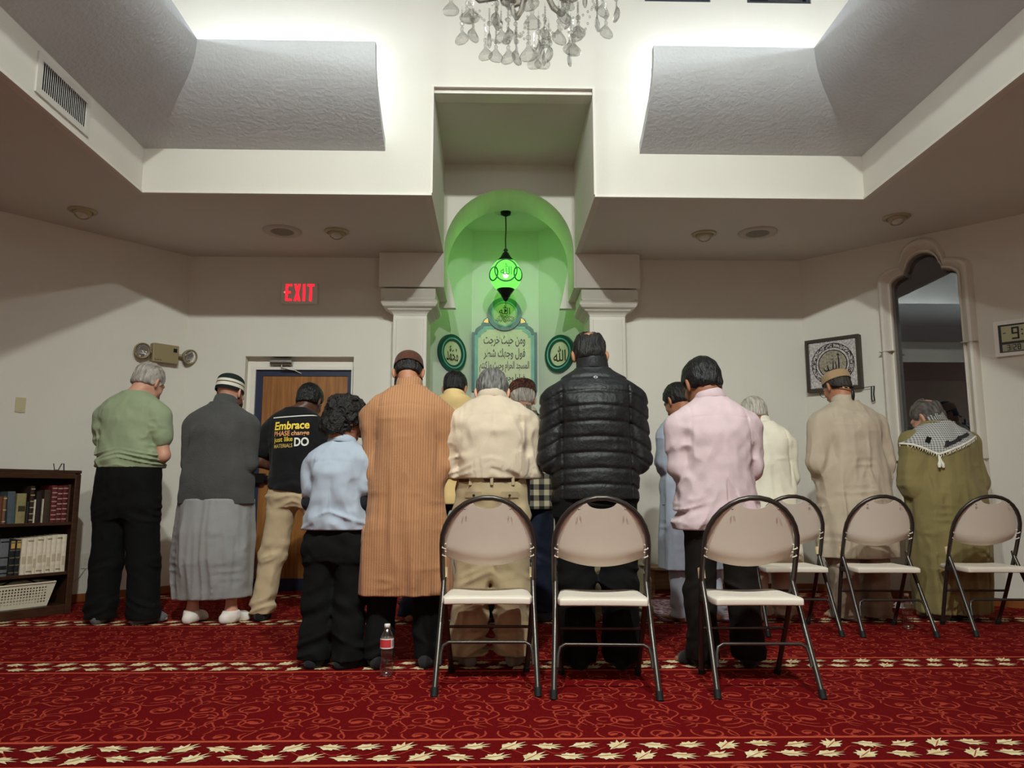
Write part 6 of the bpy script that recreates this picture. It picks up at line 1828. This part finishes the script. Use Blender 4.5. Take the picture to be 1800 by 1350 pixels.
# 4 child
p = Person('child with curly black hair in pale blue polo over dark sleeves, black trousers', -0.812, 4.10, math.radians(-8), 1.378, 1.17, 0.160, std=0.020, skin='brown', tilt=24, hturn=-38, hx=0.01, sw=0.180, waist_w=0.138, hipw=0.142, belly=0.122, chest=0.115, S=0.82,
           ew=(0.200, 0.180), ze=(0.83, 0.83), zh=0.80, feet=((-0.095, -0.01, 0.1), (0.075, -0.01, 0.6)), crotch=0.56, hy=0.06, handy=0.18)
p.body(); p.hair(HAIR['curly'], t=0.014, nape=-0.105, curl=0.02, front=0.06, name='hair')
M_POLO = cloth('pale_blue_pique', (154, 163, 176), bscale=420)
p.shirt(M_POLO, 0.69, grow=0.016, sleeve=0.27, kind='shirt', amp=0.009, name='polo_shirt', arm_r=(0.074, 0.072, 0.06), hem_w=0.160)
p.stand_collar(M_POLO, 0.0, 0.04, 0.084, fold=0.03)
M_NAVYK = cloth('dark_navy_knit', (26, 30, 36))
for i in (0, 1):
    sh_, el_, wr_ = p.arm(i); F = Field((-0.3, -0.2, 0.7), (0.3, 0.3, 1.1), 0.007)
    a_ = np.array(sh_) + (np.array(el_) - np.array(sh_)) * 0.5
    F.cone(a_, el_, 0.048, 0.043, 0.01); F.cone(el_, tuple(np.array(el_) + (np.array(wr_) - np.array(el_)) * 0.93), 0.043, 0.034, 0.01)
    F.wrinkle(lambda q: 0.003 * ridge(q * np.array([20, 20, 45])), 0.02); F.build('undershirt_sleeve', M_NAVYK, p.root)
_, _, an_, td_ = p.leg(1); d_ = Vector((td_, 1, 0)).normalized(); n_ = Vector((d_.y, -d_.x, 0))
for k_ in range(3):
    cc_ = Vector((an_[0], an_[1], 0)) + d_ * (0.045 + 0.014 * k_)
    MB().tube([cc_ + n_ * (0.041 * math.cos(a)) + Vector((0, 0, 0.040 + 0.036 * math.sin(a))) for a in [PI * i / 12 for i in range(13)]], 0.0042, 6).build('sock_stripe', mat('lime_stripe', (150, 180, 70), 0.8) if k_ == 0 else bpy.data.materials['lime_stripe'], p.root)
p.pants(M_BLKCLOTH, 0.735, r=(0.105, 0.090, 0.092), cuff=0.04, amp=0.009, top_w=0.14)
p.socks(M_NAVYK, 0.09)

# 5 orange-brown kurta
p = Person('man in long orange-brown kurta and brown skullcap, beside the child', -0.455, 4.11, math.radians(2), 1.640, 1.475, 0.150, std=0.028, skin='tan', tilt=36, hx=-0.008, sw=0.232, waist_w=0.19, hipw=0.195, belly=0.14, ew=(0.236, 0.236), ze=(1.03, 1.03),
           feet=((-0.13, 0.0, -0.1), (0.125, 0.0, 0.2)), crotch=0.74, zh=1.0)
p.body(); p.hair(HAIR['softblack'], t=0.006, nape=-0.052, rough=0.0025); p.beard(HAIR['beard'], 0.02)
p.cap(cloth('brown_felt', (84, 50, 38), bump=0.3), base=0.022, height=0.098, tilt=10, a=0.087, b=0.107, dome=0.6)
M_KURTA = wave_mat('orange_brown_kurta', (162, 114, 79), (179, 131, 94), 24, 'X')
p.shirt(M_KURTA, 0.365, grow=0.014, kind='robe', amp=0.010, name='kurta', arm_r=(0.070, 0.062, 0.048), skirt=[(0.86, 0.185, 0.155, 0.0), (0.70, 0.205, 0.165, -0.01), (0.50, 0.215, 0.165, -0.005), (0.34, 0.222, 0.165, 0.0)])
p.stand_collar(M_KURTA, 0.0, 0.058, 0.074)
p.pants(M_BLKCLOTH, 0.80, r=(0.088, 0.076, 0.074), cuff=0.045, amp=0.006)
p.socks(cloth('charcoal_sock', (40, 39, 42)), 0.11)

# 6 yellow kurta, mostly hidden
p = Person('black-haired man in pale yellow kurta, between the orange-brown kurta and the beige shirt', -0.285, 5.48, math.radians(-4), 1.742, 1.60, 0.158, std=0.028, skin='tan', tilt=28, hturn=-8, sw=0.215, waist_w=0.19, hipw=0.19, feet=((-0.285, 0.0, -0.1), (0.25, 0.0, 0.15)), crotch=0.80)
p.body(); p.hair(HAIR['black'], t=0.013, nape=-0.052, rough=0.0035)
M_YEL = cloth('pale_yellow_cotton', (214, 184, 128), bscale=280)
p.shirt(M_YEL, 0.80, grow=0.026, kind='robe', amp=0.007, name='kurta', arm_r=(0.07, 0.06, 0.045)); p.stand_collar(M_YEL, 0.0, 0.035, 0.077)
p.pants(cloth('dark_denim', (34, 42, 62), bump=0.4), 0.9, r=(0.098, 0.082, 0.080), cuff=0.04, amp=0.007)

# 7 beige shirt, khaki cargo trousers
p = Person('grey-haired man in beige long-sleeved shirt and khaki trousers with brown belt', -0.005, 4.14, 0.0, 1.545, 1.425, 0.166, std=0.028, skin='fair', tilt=38, hx=0.0, sw=0.238, waist_w=0.168, hipw=0.172, belly=0.15, chest=0.14, ew=(0.250, 0.248), ze=(0.985, 0.985), S=0.95,
           feet=((-0.122, 0.0, -0.3), (0.122, 0.0, 0.3)), crotch=0.68, zh=0.98)
p.body(); p.hair(HAIR['grey'], t=0.010, nape=-0.07)
M_BEIGE = cloth('beige_cotton', (186, 170, 150), bscale=300)
p.shirt(M_BEIGE, 0.952, grow=0.016, kind='shirt', amp=0.014, arm_r=(0.074, 0.066, 0.050), hem_w=0.178); p.stand_collar(M_BEIGE, 0.0, 0.05, 0.074, fold=0.038)
M_KHAKI = cloth('khaki_canvas', (160, 142, 112), var=0.08, bscale=280)
pt = p.pants(M_KHAKI, 0.955, r=(0.108, 0.094, 0.092), cuff=0.055, amp=0.011, top_w=0.172, under=False)
mb = MB(); mb.lathe([(1.0, 0.935), (1.03, 0.937), (1.03, 0.965), (1.0, 0.967)], 40, Matrix.Translation((0, 0.004, 0)), sx=0.181, sy=0.164, caps=False); mb.build('belt', mat('brown_leather', (66, 38, 30), 0.5), p.root)
for x_ in (-0.11, 0.0, 0.11):
    y_ = 0.004 - 0.172 * math.sqrt(1 - (x_ / 0.188) ** 2)
    MB().box((x_ - 0.008, y_ - 0.006, 0.918), (x_ + 0.008, y_ + 0.006, 0.972)).build('belt_loop', M_KHAKI, pt, bev=0.002)
for sx_ in (-1, 1):
    vs_ = [(sx_ * 0.05 + 0.011 * sx_ * i, z_) for z_ in (0.885, 0.855) for i in range(9)]
    project(p, pt, [('pocket_flap', vs_, [(i, i + 1, i + 10, i + 9) for i in range(8)], cloth('khaki_flap', (150, 132, 104), bscale=280) if sx_ < 0 else bpy.data.materials['khaki_flap'])], off=0.006)
    hit = (sx_ * 0.092, -0.165, 0.866)
    MB().sphere(hit, (0.007, 0.012, 0.007), 8).build('button', M_BLACK, pt)
MB().box((0.178, -0.05, 0.815), (0.202, 0.02, 0.975)).build('belt_pouch', M_BLACK, p.root, bev=0.008)
p.socks(cloth('taupe_sock', (112, 100, 92)), 0.10)

# 8 plaid jacket
p = Person('white-haired man in plaid shirt and patterned brown cap, mostly hidden', 0.235, 5.48, math.radians(4), 1.662, 1.48, 0.162, std=0.028, skin='fair', tilt=36, hx=-0.01, sw=0.21, waist_w=0.195, hipw=0.19, feet=((-0.14, 0.0, -0.1), (0.125, 0.0, 0.5)), crotch=0.78)
p.body(); p.hair(HAIR['white'], t=0.016, nape=-0.085, rough=0.005)
p.cap(mat('patterned_cap', (112, 66, 50), 0.85, col2=(48, 30, 26), vscale=60, sharp=0.1, bump=0.4), base=0.036, height=0.1, tilt=12, a=0.098, b=0.118, dome=0.3, flat=True)
p.shirt(plaid_mat('plaid_flannel', (196, 184, 156), (112, 106, 92), (30, 32, 32), 0.075), 0.765, grow=0.016, kind='knit', amp=0.006, name='plaid_shirt', arm_r=(0.072, 0.062, 0.048), hem_w=0.212)
p.stand_collar(bpy.data.materials['plaid_flannel'], 0.0, 0.045, 0.078, fold=0.03)
p.pants(bpy.data.materials['dark_denim'], 0.85, r=(0.096, 0.080, 0.078), cuff=0.07, amp=0.007)
p.socks(cloth('slate_sock', (66, 70, 78)), 0.12)

# 9 black puffer jacket
p = Person('tall balding man in black quilted puffer jacket and black trousers', 0.537, 4.055, math.radians(-1), 1.745, 1.56, 0.172, std=0.022, skin='tan', tilt=30, hx=-0.008, sw=0.250, waist_w=0.215, hipw=0.205, belly=0.155, chest=0.145, ew=(0.286, 0.286), ze=(1.06, 1.06),
           feet=((-0.10, 0.0, -0.2), (0.125, 0.0, 0.2)), crotch=0.78, zh=1.02)
p.body(); p.hair(HAIR['softblack'], t=0.009, nape=-0.07, bald=((0.0, -0.092, 0.092), (0.046, 0.046, 0.042)))
M_PUFF = mat('black_nylon', (26, 26, 28), 0.5, bump=0.35, bscale=60, spec=0.4)
pj = p.shirt(M_PUFF, 0.845, grow=0.020, kind='puffer', puff=0.08, name='puffer_jacket', arm_r=(0.080, 0.076, 0.058), hem_w=0.222, h=0.0058)
p.stand_collar(M_PUFF, 0.0, 0.09, 0.084, t=0.014)
vs_, fs_ = [], []
for i in range(16):
    a_ = 2 * PI * i / 16; vs_ += [(0.0 + 0.011 * math.cos(a_), 1.478 + 0.007 * math.sin(a_)), (0.0065 * math.cos(a_), 1.478 + 0.004 * math.sin(a_))]
fs_ = [(2 * i, (2 * i + 2) % 32, (2 * i + 3) % 32, 2 * i + 1) for i in range(16)]
project(p, pj, [('round_emblem', vs_, fs_, mat('reflective_print', (196, 196, 196), 0.4))], off=0.003)
p.pants(M_BLKCLOTH, 0.90, r=(0.104, 0.092, 0.090), cuff=0.035, amp=0.006)
p.socks(cloth('black_sock_rib', (18, 18, 19)), 0.11)

# 10 pale blue kurta
p = Person('dark-haired man in pale grey-blue kurta, behind the pink shirt', 1.40, 5.46, math.radians(14), 1.655, 1.475, 0.162, std=0.028, skin='tan', tilt=30, hturn=14, hx=-0.03, sw=0.215, waist_w=0.19, hipw=0.195, ew=(0.262, 0.25), ze=(1.09, 1.09), feet=((-0.10, -0.02, -0.2), (0.16, 0.0, 0.3)), crotch=0.74)
p.body(); p.hair(HAIR['softblack'], t=0.012, nape=-0.05, rough=0.005)
M_PBL = cloth('grey_blue_cotton', (158, 164, 178), bscale=280)
p.shirt(M_PBL, 0.355, grow=0.014, kind='robe', amp=0.008, name='kurta', arm_r=(0.070, 0.062, 0.05), skirt=[(0.85, 0.195, 0.15, 0), (0.55, 0.215, 0.155, 0), (0.33, 0.225, 0.15, 0)]); p.stand_collar(M_PBL, 0.0, 0.04, 0.077)
p.pants(cloth('grey_blue_trouser', (160, 162, 174), bscale=280), 0.8, r=(0.092, 0.078, 0.070), cuff=0.035, amp=0.007)

# 11 pink shirt
p = Person('black-haired man in pale pink dress shirt and dark brown trousers', 1.18, 4.07, math.radians(3), 1.595, 1.415, 0.182, std=0.028, skin='brown', tilt=28, hturn=12, hx=-0.025, sw=0.235, waist_w=0.178, hipw=0.182, belly=0.145, chest=0.135, ew=(0.252, 0.246), ze=(1.02, 1.02), S=0.96,
           feet=((-0.105, 0.0, -0.5), (0.14, -0.01, 0.45)), crotch=0.70, zh=0.97)
p.body(); p.hair(HAIR['black'], t=0.013, nape=-0.052, rough=0.004)
M_PINK = cloth('pink_poplin', (190, 168, 172), bscale=320, sheen=0.05)
p.shirt(M_PINK, 0.69, grow=0.016, kind='shirt', amp=0.0085, name='dress_shirt', arm_r=(0.076, 0.066, 0.052), hem_w=0.192); p.stand_collar(M_PINK, 0.0, 0.05, 0.076, fold=0.038)
p.pants(cloth('dark_brown_trouser', (25, 19, 17), bump=0.2, sheen=0.0), 0.85, r=(0.094, 0.080, 0.080), cuff=0.04, amp=0.006)
p.socks(cloth('dark_brown_sock', (30, 24, 23)), 0.11)

# 12 white robe
p = Person('silver-haired man in cream white robe, right of the pink shirt', 1.965, 5.53, math.radians(2), 1.562, 1.42, 0.168, std=0.028, skin='brown', tilt=34, hx=-0.03, sw=0.218, waist_w=0.19, hipw=0.195, S=0.95, ew=(0.235, 0.242), feet=((-0.10, 0.0, -0.1), (0.10, 0.0, 0.2)), crotch=0.70)
p.body(); p.hair(HAIR['white'], t=0.014, nape=-0.06, rough=0.0045)
M_CREAM = cloth('cream_cotton', (216, 208, 190), bscale=300)
p.shirt(M_CREAM, 0.35, grow=0.014, kind='robe', amp=0.007, name='robe', arm_r=(0.070, 0.060, 0.048), skirt=[(0.85, 0.195, 0.15, 0), (0.55, 0.205, 0.155, 0), (0.33, 0.21, 0.15, 0)]); p.stand_collar(M_CREAM, 0.0, 0.04, 0.077)
p.pants(cloth('pale_beige_trouser', (180, 166, 150), bscale=280), 0.75, r=(0.094, 0.084, 0.088), cuff=0.035, amp=0.008)
p.socks(cloth('beige_sock', (170, 156, 140)), 0.09)

# 13 beige thobe, skullcap, glasses strap
p = Person('man in beige knee-length robe and tan skullcap, black glasses strap at his nape', 2.58, 5.49, math.radians(6), 1.775, 1.565, 0.168, std=0.028, skin='tan', tilt=26, hturn=9, hx=-0.02, sw=0.252, waist_w=0.235, hipw=0.225, belly=0.165, chest=0.15, ew=(0.318, 0.312), ze=(1.10, 1.10),
           feet=((-0.10, 0.0, -0.3), (0.135, 0.0, 0.3)), crotch=0.74, xs=-0.01)
p.body(); p.hair(HAIR['brown'], t=0.006, nape=-0.052, rough=0.002)
p.cap(cloth('tan_knit_cap', (158, 130, 98), bump=0.6, bscale=150), base=0.030, height=0.080, tilt=8, a=0.088, b=0.108, dome=0.45)
M_THOBE = cloth('beige_robe_cloth', (172, 157, 139), bscale=300)
p.shirt(M_THOBE, 0.43, grow=0.014, kind='robe', amp=0.013, name='robe', arm_r=(0.082, 0.078, 0.058), skirt=[(0.90, 0.235, 0.185, 0.0), (0.65, 0.245, 0.185, -0.01), (0.41, 0.245, 0.175, 0.0)]); p.stand_collar(M_THOBE, 0.0, 0.05, 0.077)
p.pants(cloth('taupe_trouser', (140, 124, 108), bscale=280), 0.8, r=(0.098, 0.088, 0.088), cuff=0.02, amp=0.010)
p.socks(cloth('pale_sock', (176, 162, 140)), 0.08)
st_ = []
for i in range(25):
    a_ = math.radians(200 + 140 * i / 24)
    st_.append((0.082 * math.cos(a_) * (1.05), 0.0 + 0.098 * math.sin(a_) - 0.004, -0.02 - 0.055 * math.sin(PI * i / 24)))
gs = MB().tube(st_, 0.0042, 8).build('glasses_strap', band_mat('beaded_strap', [(0.0, (16, 15, 15)), (0.2, (16, 15, 15)), (0.24, (206, 176, 120)), (0.30, (16, 15, 15)), (0.40, (206, 176, 120)), (0.46, (16, 15, 15))], 'X', -0.09, 0.09), p.root)
gs.matrix_local = p.headframe()
MB().sphere((0.004, -0.062, 1.578), (0.013, 0.009, 0.038), 12).build('strap_tag', M_BLACK, p.root)
gl_ = bpy.data.objects.new('glasses', None); COL.objects.link(gl_); gl_.parent = p.root; gl_.matrix_local = p.headframe()
for sx_ in (-1, 1):
    MB().tube([(sx_ * 0.033 + 0.024 * math.cos(a), 0.118, 0.004 + 0.019 * math.sin(a)) for a in [2 * PI * i / 16 for i in range(16)]], 0.0018, 6, closed=True).build('rim', M_BLACK, gl_)
    MB().tube([(sx_ * 0.057, 0.118, 0.008), (sx_ * 0.08, 0.09, 0.008), (sx_ * 0.088, 0.0, 0.004), (sx_ * 0.082, -0.03, -0.02)], 0.0018, 6).build('temple', M_BLACK, gl_)
MB().tube([(-0.009, 0.119, 0.008), (0, 0.122, 0.011), (0.009, 0.119, 0.008)], 0.0018, 6).build('bridge', M_BLACK, gl_)

# 14 olive robe with chequered scarf
p = Person('balding man in long olive robe with black and white chequered scarf on his shoulders', 3.265, 5.53, math.radians(10), 1.556, 1.40, 0.182, skin='fair', tilt=34, hturn=18, hx=-0.01, sw=0.272, waist_w=0.255, hipw=0.245, belly=0.17, chest=0.15, S=0.97, ew=(0.318, 0.306), ze=(0.93, 0.96),
           feet=((-0.12, 0.0, -0.1), (0.12, 0.0, 0.25)), crotch=0.70, zh=0.95)
p.body(); p.hair(HAIR['salt'], t=0.008, nape=-0.052, bald=((-0.004, -0.088, 0.092), (0.044, 0.040, 0.036)), rough=0.004)
M_OLIVE = cloth('olive_robe_cloth', (124, 112, 73), bscale=300)
ol = p.shirt(M_OLIVE, 0.045, grow=0.014, kind='robe', amp=0.013, name='robe', arm_r=(0.088, 0.086, 0.066), skirt=[(0.88, 0.265, 0.19, 0.0), (0.60, 0.262, 0.19, 0.0), (0.30, 0.25, 0.18, 0.0), (0.03, 0.242, 0.17, 0.0)], h=0.009)
# scarf: a draped triangular sheet laid over the shoulders
bvs = BVHTree.FromPolygons([v.co for v in ol.data.vertices], [tuple(q.vertices) for q in ol.data.polygons])
nU, nV = 40, 26; vs_ = []
zt_ = p.collar + 0.005
for j in range(nV + 1):
    v = j / nV
    for i in range(nU + 1):
        u = -1 + 2 * i / nU
        # v = 0 along the neck, 1 along the lower edges, which meet in a point left of the middle
        lowz = zt_ - 0.255 + (0.135 if u > -0.34 else 0.085) * (abs(u + 0.34) / (1.34 if u > -0.34 else 0.66)) ** 0.9
        ve = v ** (1 + 0.9 * abs(u)); zz = (zt_ - 0.025 * abs(u)) * (1 - ve) + lowz * ve
        xx = u * (0.085 + 0.185 * v) - 0.06 * v
        hit = bvs.ray_cast(Vector((xx, -1.0, zz)), Vector((0, 1, 0)))
        yy = (hit[0].y if hit[0] and hit[0].y < 0.12 else 0.03)
        hit2 = bvs.ray_cast(Vector((xx, min(yy, 0.02), 2.0)), Vector((0, 0, -1)))
        vs_.append([xx, yy - 0.014 - 0.006 * math.sin(6 * u + 5 * v) * v, zz])
A_ = np.array(vs_).reshape(nV + 1, nU + 1, 3)
for _ in range(3):
    A_[1:-1, 1:-1, 1] = 0.5 * A_[1:-1, 1:-1, 1] + 0.125 * (A_[:-2, 1:-1, 1] + A_[2:, 1:-1, 1] + A_[1:-1, :-2, 1] + A_[1:-1, 2:, 1])
mb = MB(); mb.add(A_.reshape(-1, 3).tolist(), [(j * (nU + 1) + i, j * (nU + 1) + i + 1, (j + 1) * (nU + 1) + i + 1, (j + 1) * (nU + 1) + i) for j in range(nV) for i in range(nU)], 0, True)
M_KEF = plaid_mat('chequered_scarf_cloth', (206, 202, 196), (168, 167, 165), (112, 113, 116), 0.016)
sc_o = mb.build('scarf', M_KEF, p.root); md = sc_o.modifiers.new('thick', 'SOLIDIFY'); md.thickness = 0.006; md.offset = 1
M_FRINGE = cloth('cream_fringe', (220, 212, 198))
mb = MB(); edge = A_[-1]
mb.tube([tuple(q + np.array((0, -0.004, -0.004))) for q in edge], 0.008, 8)
for i in range(0, nU + 1):
    q = edge[i]; mb.tube([tuple(q), tuple(q + np.array((0.002 * (i % 3 - 1), -0.008, -0.016))), tuple(q + np.array((0.004 * ((i + 1) % 3 - 1), -0.004, -0.028)))], [0.004, 0.0035, 0.002], 5)
fr = mb.build('fringe', M_FRINGE, sc_o); fr['kind'] = 'stuff'
ip = int(np.argmin(edge[:, 2])); q = edge[ip]
for dx_ in (-0.010, 0.012):
    MB().tube([tuple(q), tuple(q + np.array((dx_ * 0.6, -0.012, -0.05))), tuple(q + np.array((dx_, -0.016, -0.072))), tuple(q + np.array((dx_ * 1.6, -0.018, -0.098)))], [0.005, 0.007, 0.014, 0.009], 8).build('tassel', M_FRINGE, sc_o)
M_KDARK = cloth('scarf_dark_stripe', (44, 46, 50))
def scarf_strip(u0, u1, v0, v1, m):
    vv, ff = [], []; n = 10
    for i in range(n + 1):
        for (u, v) in ((u0 + (u1 - u0) * i / n, v0), (u0 + (u1 - u0) * i / n, v1)):
            ii = (u + 1) / 2 * nU; jj = v * nV; a, b = int(min(nU - 1, ii)), int(min(nV - 1, jj)); fu, fv = ii - a, jj - b
            c_ = (A_[b, a] * (1 - fu) + A_[b, a + 1] * fu) * (1 - fv) + (A_[b + 1, a] * (1 - fu) + A_[b + 1, a + 1] * fu) * fv
            vv.append(tuple(c_ + np.array((0, -0.009, 0.003))))
    mb = MB(); mb.add(vv, [(2 * i, 2 * i + 1, 2 * i + 3, 2 * i + 2) for i in range(n)], 0, True); mb.build('dark_stripe', m, sc_o)
scarf_strip(-0.26, 0.75, 0.76, 0.86, M_KDARK); scarf_strip(-0.30, -0.18, 0.72, 0.88, M_BLACK); scarf_strip(0.22, 0.34, 0.74, 0.88, M_BLACK); scarf_strip(-0.72, -0.60, 0.74, 0.88, M_BLACK)
p.stand_collar(plaid_mat('chequered_scarf_roll', (222, 216, 208), (120, 120, 122), (24, 24, 26), 0.012), 0.0, 0.078, 0.086, t=0.014, name='scarf_roll')
p.socks(cloth('brown_grey_sock', (120, 98, 90)), 0.09)

# 15 hidden man whose trouser leg shows beside the second chair
p = Person('man whose olive cargo trouser leg shows behind the puffer jacket man, otherwise hidden', 0.80, 5.50, 0.0, 1.62, 1.46, 0.158, skin='tan', tilt=30, sw=0.20, waist_w=0.17, hipw=0.17, hx=0.0, xs=0.0, ew=(0.225, 0.225), feet=((-0.10, 0.0, -0.1), (0.235, 0.0, 0.1)), crotch=0.74)
p.body(); p.hair(HAIR['black'], t=0.01)
p.shirt(cloth('dark_grey_cotton', (52, 52, 54)), 0.85, grow=0.012, kind='shirt', amp=0.007)
p.pants(cloth('olive_cargo', (122, 112, 88), var=0.1), 0.9, r=(0.095, 0.082, 0.075), cuff=0.05, amp=0.011)
p.socks(bpy.data.materials['taupe_sock'], 0.10)
